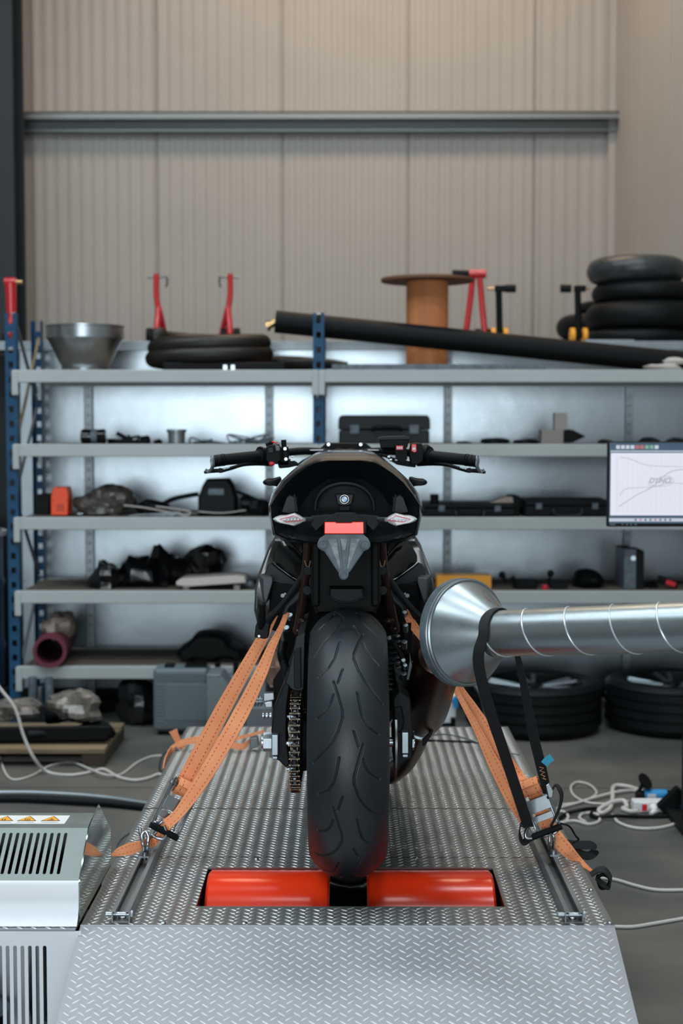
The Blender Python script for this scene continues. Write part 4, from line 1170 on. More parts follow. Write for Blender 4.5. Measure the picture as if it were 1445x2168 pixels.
part('rear_hugger', M['matte'], lambda b: b.lathe([(WR + 0.010, -0.09), (WR + 0.018, 0), (WR + 0.010, 0.09), (WR + 0.013, 0.09), (WR + 0.021, 0), (WR + 0.013, -0.09)], (TX, AY, AXZ), (1, 0, 0), n=40, closed=True, a0=0, a1=1) if False else b.box((0, 3.68, AXZ + 0.30), (0.12, 0.1, 0.03)), bevel=0.01)

# --- tank, fork and headlamp ahead of the bars
part('fuel_tank', M['gloss'], lambda b: b.loft([[Vector((0.13 * s_ * math.cos(a), Y_, z_ + h_ * math.sin(a))) for a in [2 * PI * k / 28 for k in range(28)]] for Y_, s_, z_, h_ in ((3.72, 0.8, 1.28, 0.09), (3.85, 1.15, 1.27, 0.14), (4.02, 1.35, 1.27, 0.155), (4.2, 1.1, 1.26, 0.14), (4.32, 0.7, 1.24, 0.08))]), sharp=60)
part('headlamp_cowl', M['gloss'], lambda b: b.loft([[Vector((0.11 * s_ * math.cos(a), Y_, z_ + h_ * math.sin(a))) for a in [2 * PI * k / 20 for k in range(20)]] for Y_, s_, z_, h_ in ((4.38, 0.9, 1.24, 0.12), (4.5, 1.1, 1.22, 0.13), (4.62, 0.6, 1.18, 0.07))]), sharp=60)
for s in (-1, 1):
    part('fork_leg', M['bronze'], lambda b: (b.cyl((s * 0.10, 4.32, 1.33), (s * 0.10, 4.66, 0.84), 0.027, n=20), b.cyl((s * 0.10, 4.60, 0.92), (s * 0.10, FY - 0.02, FZc - 0.03), 0.024, n=20)))
part('front_axle', M['steel'], lambda b: b.cyl((-0.13, FY, FZc), (0.13, FY, FZc), 0.012))
part('triple_clamp', M['black'], lambda b: (b.pprism([(684, 962), (676, 950), (690, 938), (772, 938), (790, 950), (780, 962)], 4.22, 0.10)), bevel=0.004)
for (x, y) in ((695, 941), (763, 941), (695, 956), (763, 956)):
    part('clamp_bolt', M['steel'], lambda b: (b.lathe([(0.0052, 0), (0.0052, 0.004), (0.0026, 0.004), (0.0022, 0.001), (0, 0.001)], W(x, y, 4.217), (0, -1, 0), n=16)))
part('clamp_web', M['bronze'], lambda b: b.tube([W(x, y, 4.212) for x, y in ((703, 955), (715, 951), (729, 953), (745, 951), (756, 955))], 0.003, n=8, sub=4))
part('clamp_lettering', M['white'], lambda b: (b.pprism([(655, 952), (684, 951.5), (684, 953.5), (657, 954)], 4.17, 0.001), b.pprism([(778, 951.5), (802, 952), (800, 954), (778, 953.5)], 4.17, 0.001)))
# --- handlebar
def hb(b):
    pts = [W(x, y, Y) for x, y, Y in ((455, 975, 4.02), (550, 966, 4.10), (606, 958, 4.16), (640, 955, 4.19), (672, 956, 4.21), (730, 960, 4.22), (788, 956, 4.21), (820, 955, 4.19), (856, 958, 4.16), (912, 966, 4.10), (1005, 974, 4.02))]
    b.tube(pts, 0.0112, n=16, sub=6)
bar = part('handlebar', M['matte'], hb)
for s in (-1, 1):
    X = lambda x: 729.5 + (x - 729.5) * (-s)
    def WW(x, y, Y): return W(X(x), y, Y)
    def grip(b):
        p0, p1 = WW(470, 974, 4.015), WW(549, 966, 4.10); L_ = (p1 - p0).length
        b.lathe([(0.012, 0), (0.0175, 0.001), (0.0175, 0.006), (0.0162, 0.008), (0.0168, L_ * 0.5), (0.0168, L_ - 0.006), (0.021, L_ - 0.004), (0.021, L_)], p0, p1 - p0, n=28)
    part('grip', M['rubber'], grip)
    part('grip_collar', M['black'], lambda b: b.lathe([(0.0205, 0), (0.0275, 0.001), (0.0275, 0.006), (0.0245, 0.010), (0.022, 0.022), (0.018, 0.024)], WW(550, 965.5, 4.10), WW(606, 960, 4.155) - WW(550, 965.5, 4.10), n=28), sharp=25)
    def bend(b):
        p0, p1 = WW(449, 977, 4.0), WW(471, 974, 4.015)
        L_ = (p1 - p0).length
        b.lathe([(0.006, 0), (0.0165, 0.0015), (0.0172, 0.004), (0.0172, L_ * 0.35), (0.0155, L_ * 0.4), (0.0172, L_ * 0.5), (0.0172, L_ * 0.75), (0.0155, L_ * 0.8), (0.0172, L_ * 0.85), (0.0172, L_)], p0, p1 - p0, n=28)
    part('bar_end', M['black'], bend, sharp=25)
    part('guard_arm', M['alloy'], lambda b: b.ribbon([WW(451, 965, 3.985), WW(449, 975, 3.98), WW(450, 986, 3.98), WW(446, 996, 3.985), WW(439, 1000, 3.99)], [0.006, 0.012, 0.010, 0.009, 0.007], th=0.006, side=(1, 0.4, 0), sub=5), bevel=0.001, label='silver lever guard arm')
    gd = part('lever_guard', M['black'], lambda b: (b.ribbon([WW(434, 1000, 4.0), WW(450, 997, 3.99), (WW(470, 996, 3.985))], [0.008, 0.012, 0.011], th=0.012, side=(0, 0, 1), sub=4), b.cyl(WW(466, 996, 3.975), WW(466, 996, 4.0), 0.0075, n=16)), bevel=0.001)
    part('guard_screw', M['steel'], lambda b: (b.cyl(WW(440, 1001, 3.985), WW(444, 994, 3.985), 0.0035, n=8), b.cyl(WW(434, 999, 3.99), WW(438, 993, 3.99), 0.003, n=8)), parent=gd)
    lv = part('brake_lever' if s > 0 else 'clutch_lever', M['black'], lambda b: b.tube([WW(467, 997, 3.995), WW(490, 991, 4.01), (WW(515, 984, 4.04)), WW(545, 982, 4.09), WW(575, 983, 4.14)], lambda t: 0.0062 - 0.001 * math.sin(t * PI), n=12, sub=6))
    part('lever_inlay', M['alloy'], lambda b: b.tube([WW(472, 994, 3.988), WW(486, 990, 3.995)], 0.0028, n=8), parent=lv)
# left switchgear
def bxp(x0, x1, y0, y1, Y, d):
    return lambda b: b.pprism([(x0, y0), (x1, y0), (x1, y1), (x0, y1)], Y, d)
sg = part('switch_housing', M['black'], lambda b: (dome(b, [(563, 946), (570, 942), (588, 941), (594, 950), (594, 975), (586, 983), (570, 982), (563, 974)], 4.05, 0.07, steps=((0.9, 0), (1, 0.008))), b.pprism([(590, 946), (610, 950), (610, 984), (592, 984)], 4.10, 0.05)), sharp=30)
part('rocker_button', M['matte2'], lambda b: b.pprism([(567, 949), (578, 948), (579, 958), (568, 960)], 4.035, 0.03), parent=sg, bevel=0.0015)
part('rocker_button', M['greypl'], lambda b: b.pprism([(582, 942), (591, 945), (592, 954), (584, 955)], 4.04, 0.03), parent=sg, bevel=0.0015)
part('hazard_button', M['redpl'], lambda b: b.tube([W(575, 935, 4.07), W(580, 937, 4.07), W(586, 938, 4.07)], 0.0025, n=8), parent=sg)
part('horn_button', M['redpl'], lambda b: b.ball(W(575, 982, 4.05), 0.008, n=14, sc=(1.1, 0.8, 0.8)), parent=sg)
part('switch_knob', M['black'], lambda b: (b.ball(W(573, 938, 4.09), 0.007, n=12), b.ball(W(566, 941, 4.09), 0.006, n=12)), parent=sg)
part('mirror_stub', M['black'], lambda b: (b.cyl(W(602, 962, 4.12), W(600, 931, 4.12), 0.0075, n=18), b.lathe([(0.0075, 0), (0.0095, 0.001), (0.0095, 0.004), (0.0075, 0.005)], W(602, 950, 4.12), (0, 0, 1), n=18)))
part('clamp_collar', M['black'], lambda b: b.pprism([(598, 946), (609, 946), (609, 980), (598, 980)], 4.095, 0.05), bevel=0.003)
part('collar_bolt', M['steel'], lambda b: (b.cyl(W(603, 950, 4.09), W(603, 950, 4.1), 0.0045, n=12)))
part('collar_bolt', M['steel'], lambda b: (b.cyl(W(605, 972, 4.09), W(605, 972, 4.1), 0.0045, n=12)))
part('lever_perch', M['black'], lambda b: (b.pprism([(586, 976), (612, 972), (626, 978), (633, 985), (612, 990), (590, 992)], 4.10, 0.05)), bevel=0.004)
part('perch_bolt', M['steel'], lambda b: (b.cyl(W(617, 967, 4.11), W(620, 967, 4.11), 0.003), b.cyl(W(615, 975, 4.1), W(621, 975, 4.1), 0.004)))
# right switchgear and brake reservoir
sg = part('switch_housing', M['black'], lambda b: (b.pprism([(836, 943), (860, 946), (862, 972), (852, 980), (838, 972)], 4.08, 0.06), dome(b, [(870, 940), (880, 937), (892, 938), (896, 950), (895, 976), (884, 984), (870, 984), (866, 962)], 4.05, 0.07, steps=((0.9, 0), (1, 0.008)))), sharp=30)
part('emergency_call_button', M['redpl'], bxp(838, 853, 944, 952.5, 4.07, 0.02), parent=sg, bevel=0.001)
part('button_mark', M['white'], lambda b: [b.pprism([(840.5 + k * 4, 946.5), (843 + k * 4, 946.5), (843 + k * 4, 950), (840.5 + k * 4, 950)], 4.0685, 0.001) for k in range(3)], parent=sg)
part('kill_switch', M['redpl'], lambda b: b.pprism([(871, 941), (881, 941), (882, 956), (877, 959), (870, 955)], 4.035, 0.03), parent=sg, bevel=0.002)
part('kill_switch_mark', M['white'], lambda b: b.pprism([(873, 948), (879, 948), (879, 952), (873, 952)], 4.034, 0.002), parent=sg)
part('twist_ring', M['black'], lambda b: b.lathe([(0.022, -0.006), (0.028, -0.004), (0.029, 0.006), (0.027, 0.014)], W(897, 962, 4.11), (1, -0.4, 0), n=28))
part('brake_reservoir', M['matte'], lambda b: (b.pprism([(803, 929), (808, 926), (856, 924), (866, 928), (862, 948), (806, 949)], 4.14, 0.07)), bevel=0.003)
part('reservoir_lid', M['matte2'], lambda b: (b.pprism([(801, 927), (808, 924.5), (856, 923), (868, 927), (866, 931), (802, 932)], 4.13, 0.09)), parent=None if False else moto, bevel=0.002)
part('lever_perch', M['black'], lambda b: (b.pprism([(826, 968), (846, 972), (880, 980), (880, 990), (862, 988), (840, 984), (826, 976)], 4.10, 0.05)), bevel=0.004)
for (x, y) in ((822, 968), (838, 974), (854, 972), (826, 974)):
    part('perch_bolt', M['steel'], lambda b: b.cyl(W(x - 2, y, 4.09), W(x + 3, y, 4.09), 0.004, n=10))
part('brake_hose', M['black'], lambda b: b.tube([W(830, 972, 4.12), W(815, 965, 4.14), W(800, 964, 4.17), W(785, 968, 4.2), W(775, 985, 4.3)], 0.005, n=10, sub=6))
part('clutch_cable', M['black'], lambda b: b.tube([W(630, 985, 4.12), W(645, 975, 4.14), W(662, 968, 4.17), W(680, 965, 4.2), W(690, 985, 4.3)], 0.005, n=10, sub=6))

# --- exhaust
def can(b):
    a = W(893, 1530, 3.80); c = W(930, 1385, 3.36)
    d = (c - a).normalized(); L_ = (c - a).length
    b.lathe([(0.02, -0.03), (0.034, -0.02), (0.040, -0.005), (0.050, 0.03), (0.058, 0.09), (0.060, 0.16), (0.058, L_ - 0.03), (0.050, L_ - 0.008), (0.035, L_), (0.03, L_ - 0.002), (0.028, L_ - 0.06), (0, L_ - 0.06)], a, d, n=56)
part('silencer', M['exh'], can, label='dark heat tinted silencer')
part('exhaust_clamp', M['alloy'], lambda b: (b.lathe([(0.043, -0.007), (0.046, -0.005), (0.046, 0.005), (0.043, 0.007)], W(890, 1532, 3.80), (W(930, 1385, 3.36) - W(893, 1530, 3.80)), n=40), b.cyl(W(893, 1552, 3.72), W(907, 1548, 3.72), 0.008, n=12), b.cyl(W(874, 1540, 3.72), W(880, 1545, 3.72), 0.010, n=12)))
part('exhaust_pipe', M['exh'], lambda b: b.tube([W(893, 1530, 3.82), W(884, 1560, 3.9), W(868, 1595, 4.0), W(845, 1625, 4.1), W(810, 1640, 4.25), W(775, 1600, 4.45)], 0.030, n=24, sub=6), label='heat tinted exhaust pipe')
part('heat_shield', M['black'], lambda b: b.pprism([(893, 1566), (905, 1556), (921, 1534), (914, 1555), (900, 1578), (894, 1580)], 3.68, 0.01), bevel=0.001)
# --- rear brake plumbing and small hardware on the right
part('rear_brake_hose', M['rubber'], lambda b: b.tube([W(826, 1354, 3.62), W(836, 1366, 3.6), W(846, 1382, 3.6), W(852, 1398, 3.6), W(855, 1425, 3.62)], 0.0065, n=12, sub=6))
for (x, y, r_, l_, mm) in ((823, 1353, .006, 6, 'steel'), (856, 1300, .006, 9, 'steel'), (858, 1330, .007, 14, 'alloy'), (855, 1365, .008, 14, 'alloy'), (853, 1400, .006, 6, 'steel'), (857, 1412, .006, 8, 'alloy'), (853, 1432, .009, 14, 'alloy'), (845, 1483, .006, 5, 'steel'), (855, 1480, .007, 5, 'alloy'), (864, 1480, .004, 5, 'steel')):
    part('fitting', M[mm], lambda b: b.cyl(W(x, y - l_ / 2, 3.59), W(x, y + l_ / 2, 3.60), r_, n=14), bevel=0.001)
part('bracket_tab', M['alloy'], lambda b: b.pprism([(868, 1334), (879, 1335), (878, 1344), (867, 1344)], 3.9, 0.02), bevel=0.001)
part('connector', M['chaingold'], lambda b: (b.bb(W(871, 1400, 3.8).x, W(880, 1400, 3.8).x, 3.8, 3.81, WZ(1403, 3.8), WZ(1399, 3.8)), b.cyl(W(888, 1392, 3.8), W(891, 1402, 3.8), 0.003)))
part('connector_body', M['black'], lambda b: b.pprism([(868, 1384), (878, 1376), (890, 1378), (898, 1390), (892, 1410), (872, 1412)], 3.82, 0.05), bevel=0.004)
part('master_cylinder', M['black'], lambda b: b.cyl(W(858, 1318, 3.66), W(862, 1380, 3.66), 0.016, n=20))
part('brake_line_joint', M['black'], lambda b: b.cyl(W(858, 1440, 3.62), W(858, 1475, 3.62), 0.010, n=16))
part('blue_seal', mat('blue_anodised', '#1554a0', rough=0.25, metal=0.9), lambda b: b.cyl(W(874, 1448, 3.8), W(875, 1455, 3.8), 0.005, n=12))
part('shock_absorber', M['alloy'], lambda b: [b.lathe([(0.014, 0), (0.019, 0.003), (0.014, 0.006)], W(834, 1345 + k * 11, 3.72), (0.15, 0, -1), n=18) for k in range(11)])
# left side hardware
for (x, y, r_, l_) in ((613, 1306, .008, 9), (607, 1300, .004, 14), (606, 1332, .008, 8), (598, 1345, .007, 20), (646, 1338, .004, 6)):
    part('fitting', M['alloy'], lambda b: b.cyl(W(x, y - l_ / 2, 3.72), W(x + 2, y + l_ / 2, 3.73), r_, n=14), bevel=0.001)
part('chain_slider', M['black'], lambda b: b.tube([W(600, 1362, 3.75), W(596, 1385, 3.72), W(602, 1410, 3.7), W(612, 1450, 3.6)], 0.012, n=12, sub=5))
part('side_stand', M['matte'], lambda b: b.tube([W(600, 1545, 4.0), W(603, 1580, 3.95), W(610, 1610, 3.85), W(616, 1618, 3.7)], 0.010, n=12, sub=5))
# ------------------------------------------------------------------ exhaust extraction duct
dd = Vector((0.735, -0.665, 0.125)).normalized()
RC = W(989, 1339, 3.30)                       # centre of the wide rim
CL = 0.096
dc = Vector((0.625, -0.775, 0.09)).normalized()
NC = RC + dc * CL                             # neck of the cone
dr = 0.0525
duct = thing('extraction_duct', (1.75, 1.95, 0.0), 'round silver spiral duct with a wide cone held over the silencer', 'duct')
def P2(fn, name, m, parent=duct, **k):
    b = MB(); fn(b); return b.build(name, m, parent, **k)
cone = P2(lambda b: b.lathe([(0.1215, 0), (0.1195, 0.004), (dr + 0.003, CL), (dr + 0.0015, CL), (0.118, 0.004), (0.120, 0)], RC, dc, n=96, closed=True), 'cone', M['duct'])
P2(lambda b: b.lathe([(0.1215, -0.022), (0.1245, -0.020), (0.1255, -0.006), (0.1225, -0.004), (0.1225, -0.002), (0.126, 0.0), (0.126, 0.003), (0.1225, 0.0055), (0.119, 0.005), (0.118, -0.022)], RC, dc, n=96, closed=True), 'rim', M['duct'], cone)
P2(lambda b: b.lathe([(0.1235, -0.028), (0.127, -0.026), (0.127, -0.008), (0.1235, -0.007)], RC, dc, n=96, closed=True), 'rim_band', M['greypl'], cone, label='dark rubber band round the rim')
hz = Vector((0, 0, 1)); e1 = dd.cross(hz).normalized(); e2 = e1.cross(dd).normalized()
if e1.y > 0: e1 = -e1
c1 = dc.cross(hz).normalized()
if c1.y > 0: c1 = -c1
c2 = c1.cross(dc).normalized()
if c2.z < 0: c2 = -c2
def rimpt(a, r, h): return RC + dc * h + (c2 * math.cos(a) + c1 * math.sin(a)) * r
def seam(b):
    b.tube([rimpt(R(205), 0.1195 + (dr + .003 - 0.1195) * t, CL * t) for t in (0.05, 0.95)], 0.0008, n=6)
P2(seam, 'cone_seam', M['duct'], cone)
def tagp(b):
    pts = []
    for a, t in ((R(-26), 0.52), (R(-8), 0.45), (R(-6), 0.70), (R(-28), 0.82)):
        pts.append(rimpt(a, 0.1195 + (dr + .003 - 0.1195) * t + 0.001, CL * t))
    b.prism(pts, dc * 0.001)
P2(tagp, 'paper_tag', mat('brown_paper', '#6f4b3c', rough=0.7), cone, label='small torn brown paper tag')
DL = 1.95
P2(lambda b: b.lathe([(dr - 0.001, -0.012), (dr, -0.012), (dr, DL), (dr - 0.001, DL)], NC, dd, n=96, closed=True), 'pipe', M['duct'])
def helix(b):
    pts = []; pit = 0.113
    n = int(DL / pit * 48)
    for i in range(n):
        a = 2 * PI * i / 48 + 1.5
        pts.append(NC + dd * (pit * i / 48) + (e2 * math.cos(a) + e1 * math.sin(a)) * (dr + 0.0002))
    b.tube(pts, 0.0021, n=8)
P2(helix, 'spiral_seam', M['seam'])
P2(lambda b: b.lathe([(dr, 0.0), (dr + 0.0018, 0.001), (dr + 0.0018, 0.006), (dr, 0.007)], NC, dd, n=64), 'collar', M['duct'])
EP = NC + dd * DL
P2(lambda b: b.tube([EP - dd * 0.02, EP + dd * 0.08, EP + dd * 0.13 + Vector((0, 0, -0.05)), Vector(((EP + dd * .15).x, (EP + dd * .15).y, EP.z - 0.2)), Vector(((EP + dd * .15).x, (EP + dd * .15).y, 0.35))], dr + 0.003, n=32, sub=6), 'down_pipe', M['duct'])
fc = EP + dd * 0.15
P2(lambda b: (b.bb(fc.x - 0.18, fc.x + 0.18, fc.y - 0.18, fc.y + 0.18, 0.0, 0.36)), 'fan_housing', M['matte2'], bevel=0.01)

# ------------------------------------------------------------------ straps
def strap(name, label, pts, w, m, parent=None, side=(1, 0, 0), th=0.0024, sub=8, group=None):
    b = MB(); b.ribbon(pts, w, th, side, sub)
    if parent is not None: return b.build(name, m, parent)
    return tag(b.build(name, m), label, 'strap', group)

def ratchet(root, c, u, v, wide=0.056, web=None):
    """ratchet buckle: c centre, u along the strap (up), v across"""
    u = u.normalized(); v = (v - u * v.dot(u)).normalized(); n = u.cross(v)
    if n.y > 0: n = -n
    def L(a, s, h): return c + u * a + v * s + n * h
    def pl(name, m, pts2, s, th, parent=root, hh=0, **k):
        b = MB(); b.prism([L(a, s, h + hh) for a, h in pts2], v * th); return b.build(name, m, parent, **k)
    hw = wide / 2
    for s in (-1, 1):
        fr = pl('buckle_frame', M['steel'], [(-0.062, -0.006), (-0.066, 0.004), (-0.04, 0.008), (0.02, 0.012), (0.045, 0.014), (0.062, 0.004), (0.058, -0.008), (0.03, -0.010), (-0.03, -0.009)], s * hw, 0.0032 * s, bevel=0.0006)
        # toothed wheel
        b = MB(); ring = []
        for k in range(24):
            r_ = 0.0165 if k % 2 else 0.0125
            a = 2 * PI * k / 24; ring.append(L(0.042 + r_ * math.cos(a), s * (hw + 0.003), 0.004 + r_ * math.sin(a)))
        b.prism(ring, v * s * 0.003); b.build('ratchet_wheel', M['steel'], fr, sharp=20)
        pl('handle_plate', M['steel'], [(0.052, -0.002), (0.056, 0.010), (0.03, 0.020), (-0.02, 0.024), (-0.070, 0.034), (-0.078, 0.028), (-0.072, 0.022), (-0.02, 0.012), (0.03, 0.006)], s * (hw + 0.008), 0.0032 * s, bevel=0.0006)
    b = MB(); b.cyl(L(0.042, -hw - 0.013, 0.004), L(0.042, hw + 0.013, 0.004), 0.005, n=14); b.build('spindle', M['steel'], root)
    if web is not None:
        b = MB(); pts = []
        for k in range(22):
            a = 2 * PI * k / 11 + 2.0; r_ = 0.012 + 0.0005 * k
            pts.append(L(0.042 + r_ * math.cos(a), 0, 0.006 + r_ * math.sin(a)))
        b.ribbon(pts, hw * 1.75, 0.002, v, sub=3); b.build('wound_webbing', web, root)
    b = MB(); b.box(L(-0.005, 0, 0.019), (1, 1, 1), Matrix((v * (2 * hw + 0.012), u * 0.034, n * 0.002)).transposed()); b.build('release_plate', M['steel'], root, bevel=0.0008)
    b = MB(); b.box(L(-0.038, 0, 0.006), (1, 1, 1), Matrix((v * (2 * hw - 0.002), u * 0.016, n * 0.0025)).transposed()); b.build('cross_plate', M['steel'], root, bevel=0.0008)
    b = MB(); b.cyl(L(-0.074, -hw - 0.012, 0.028), L(-0.074, hw + 0.012, 0.028), 0.0085, n=18); b.build('grip', M['rubber'], root)
    return L

# --- left orange strap
base = PZ(328, 1795, DZ)
ls = thing('ratchet_strap', (base.x, base.y, DZ + 0.03), 'orange ratchet strap tying the left side of the motorcycle down to the left rail', 'strap', 'orange tie-down straps')
strap('webbing', '', [W(580, 1300, 3.73), W(566, 1328, 3.72), W(552, 1357, 3.70), W(510, 1432, 3.67), W(470, 1505, 3.65), W(428, 1585, 3.63), W(387, 1664, 3.615), W(378, 1684, 3.61)], [0.022, 0.026, 0.030, 0.036, 0.041, 0.043, 0.043, 0.040], M['webo'], ls, side=(1, 0.15, 0))
strap('webbing', '', [W(607, 1296, 3.655), W(596, 1326, 3.64), W(574, 1372, 3.62), W(552, 1425, 3.60), W(510, 1510, 3.58), W(456, 1605, 3.56), W(414, 1672, 3.555), W(378, 1722, 3.55), W(352, 1746, 3.545)], [0.013, 0.015, 0.024, 0.034, 0.042, 0.041, 0.036, 0.028, 0.030], M['webo'], ls, side=(1, -0.25, 0))
lc = W(372, 1700, 3.585)
L = ratchet(ls, lc, W(405, 1640, 3.60) - W(335, 1770, 3.56), Vector((0.9, 0.35, 0.35)), web=M['webo'])
b = MB()
b.ribbon([W(352, 1746, 3.545), W(345, 1758, 3.545), W(350, 1768, 3.55), W(352, 1745, 3.56)], [0.03, 0.03, 0.03, 0.02], 0.002, (1, 0, 0), sub=5); b.build('webbing_fold', M['webo'], ls)
# hook: double wire claw and its eye on the rail
def wire(pts, r=0.0042, name='hook', parent=None, m=None):
    b = MB(); b.tube(pts, r, n=10, sub=6); return b.build(name, m or M['steel'], parent)
wire([W(330, 1728, 3.56), W(327, 1740, 3.55), W(336, 1744, 3.54), W(344, 1738, 3.54)], parent=ls)
wire([W(347, 1748, 3.54), W(352, 1764, 3.54), W(345, 1776, 3.54), W(332, 1774, 3.54), W(322, 1769, 3.54), W(316, 1774, 3.55)], parent=ls)
wire([W(333, 1748, 3.55), W(330, 1762, 3.55), W(320, 1772, 3.55), W(308, 1778, 3.56), W(298, 1768, 3.56), W(296, 1753, 3.57)], parent=ls)
wire([PZ(307, 1806, DZ + .03), W(303, 1790, 3.50), W(300, 1770, 3.51), W(308, 1762, 3.52), W(314, 1774, 3.51), W(312, 1790, 3.50), PZ(311, 1806, DZ + .03)], name='rail_eye', parent=ls, r=0.0045)
b = MB(); p = PZ(306, 1812, DZ + .03); b.bb(p.x - 0.013, p.x + 0.013, p.y - 0.014, p.y + 0.014, DZ + .0287, DZ + .033); b.cyl((p.x, p.y, DZ + .02), (p.x, p.y, DZ + .04), 0.006, n=12); b.build('rail_nut', M['steel'], ls)
strap('webbing', '', [W(340, 1765, 3.55), W(325, 1780, 3.56), W(298, 1790, 3.50), W(275, 1797, 3.47), W(252, 1804, 3.45), W(236, 1811, 3.44)], [0.03, 0.028, 0.024, 0.030, 0.022, 0.006], M['webo'], ls, side=(0.1, 0.6, 1))

# --- right orange strap
rb = PZ(1150, 1790, DZ)
rs = thing('ratchet_strap', (rb.x, rb.y, DZ + 0.03), 'orange ratchet strap tying the right side of the motorcycle down to the right rail', 'strap', 'orange tie-down straps')
strap('webbing', '', [W(857, 1292, 3.66), W(872, 1322, 3.655), W(905, 1362, 3.65), W(945, 1425, 3.64), W(975, 1480, 3.63), W(1010, 1545, 3.62), W(1045, 1618, 3.61), W(1082, 1690, 3.60), W(1112, 1742, 3.60)], [0.016, 0.022, 0.026, 0.018, 0.014, 0.020, 0.032, 0.034, 0.026], M['webo'], rs, side=(1, 0.2, 0))
strap('webbing', '', [W(870, 1315, 3.72), W(930, 1400, 3.70), W(985, 1475, 3.68), W(1015, 1525, 3.67), W(1055, 1590, 3.65), W(1092, 1640, 3.64), W(1108, 1652, 3.61)], [0.020, 0.016, 0.020, 0.034, 0.038, 0.036, 0.036], M['webo'], rs, side=(1, -0.1, 0))
rc_ = W(1138, 1700, 3.585)
L = ratchet(rs, rc_, W(1118, 1645, 3.60) - W(1160, 1752, 3.56), Vector((0.9, -0.25, 0.25)), web=M['webo'])
strap('webbing', '', [W(1128, 1672, 3.60), W(1140, 1705, 3.60), W(1155, 1740, 3.59), W(1175, 1772, 3.56), W(1200, 1800, 3.55), W(1230, 1828, 3.55), PZ(1254, 1846, DZ + 0.006)], [0.034, 0.038, 0.038, 0.040, 0.034, 0.018, 0.007], M['webo'], rs, side=(1, 0.1, 0.3))
wire([W(1120, 1748, 3.56), W(1112, 1762, 3.55), W(1115, 1775, 3.545), W(1135, 1772, 3.54), W(1160, 1768, 3.54), W(1178, 1760, 3.54), W(1182, 1742, 3.55)], parent=rs)
wire([PZ(1163, 1800, DZ + .03), W(1162, 1785, 3.50), W(1165, 1768, 3.52), W(1172, 1775, 3.51), PZ(1169, 1800, DZ + .03)], name='rail_eye', parent=rs)
b = MB(); p = PZ(1171, 1808, DZ + .03); b.bb(p.x - 0.011, p.x + 0.011, p.y - 0.02, p.y + 0.02, DZ + .0287, DZ + .034); b.cyl((p.x, p.y, DZ + .02), (p.x, p.y, DZ + .042), 0.010, n=16); b.build('rail_nut', M['steel'], rs)

# --- black strap over the duct
bs = thing('lashing_strap', (rb.x + 0.01, rb.y - 0.02, DZ + 0.03), 'black strap looped over the silver duct and tied to the right rail', 'strap')
A = NC + dd * 0.004
rr_ = dr + 0.004
def wrap(a): return A + (e2 * math.cos(a) + e1 * math.sin(a)) * rr_
arc = [wrap(R(a)) for a in (-95, -60, -30, 0, 30, 60, 90)]
f0 = arc[-1]
ptsk = arc + [W(1012, 1400, 3.20), W(1032, 1490, 3.27), W(1062, 1580, 3.36), W(1090, 1665, 3.44), W(1118, 1750, 3.52)]
b = MB(); b.ribbon(ptsk, [0.026] * 6 + [0.026, 0.026, 0.027, 0.027, 0.027, 0.028], 0.0026, [dd] * 7 + [dd * 0.6 + Vector((0.4, 0, 0))] + [Vector((1, -0.2, 0))] * 4, sub=6); b.build('webbing', M['webk'], bs)
b = MB(); b.ribbon([arc[0], W(1094, 1385, 3.30), W(1108, 1450, 3.35), W(1126, 1545, 3.42), W(1144, 1620, 3.48), W(1158, 1680, 3.53)], [0.026, 0.013, 0.018, 0.025, 0.026, 0.022], 0.0026, [dd] + [Vector((1, -0.3, 0))] * 5, sub=6); b.build('webbing', M['webk'], bs)
b = MB(); b.tube([W(x, y, 3.462) for x, y in ((1141, 1624), (1150, 1626), (1142, 1632), (1152, 1635), (1144, 1640), (1153, 1644), (1148, 1648), (1155, 1650))], 0.0009, n=6); b.build('orange_stitching', M['webo'], bs)
b = MB(); b.ribbon([W(1151, 1618, 3.45), W(1158, 1610, 3.45), W(1168, 1603, 3.45)], 0.019, 0.001, (0.4, 0, 1), sub=4); b.build('blue_tag', M['bluetag'], bs, label='small turquoise tag')
b = MB(); b.pprism([(1154, 1662), (1162, 1657), (1172, 1675), (1170, 1690), (1160, 1690)], 3.50, 0.02); b.build('cam_buckle', M['steel'], bs, bevel=0.003)
b = MB(); b.ribbon([W(1158, 1690, 3.52), W(1175, 1664, 3.53), W(1188, 1682, 3.53), W(1182, 1715, 3.53), W(1165, 1750, 3.52)], 0.024, 0.0026, (0.5, 1, 0), sub=8); b.build('webbing_loop', M['webk'], bs)
b = MB(); b.ribbon([W(1165, 1772, 3.62), W(1195, 1785, 3.64), W(1225, 1789, 3.65), W(1252, 1790, 3.66), W(1259, 1802, 3.66), W(1243, 1812, 3.65), W(1215, 1802, 3.64)], 0.022, 0.0026, (0, 0.6, 1), sub=8); b.build('webbing_tail', M['webk'], bs)
b = MB(); b.ribbon([W(1118, 1750, 3.54), W(1103, 1745, 3.55), W(1099, 1765, 3.55), W(1106, 1782, 3.55), W(1122, 1775, 3.56)], 0.03, 0.0026, (0.2, 1, 0.2), sub=8); b.build('webbing_loop', M['webk'], bs)
b = MB(); b.tube([W(1186, 1743, 3.55), W(1205, 1750, 3.55), W(1218, 1770, 3.56), W(1224, 1778, 3.57), W(1210, 1785, 3.57)], 0.0024, n=8, sub=5); b.build('cord', M['black'], bs)
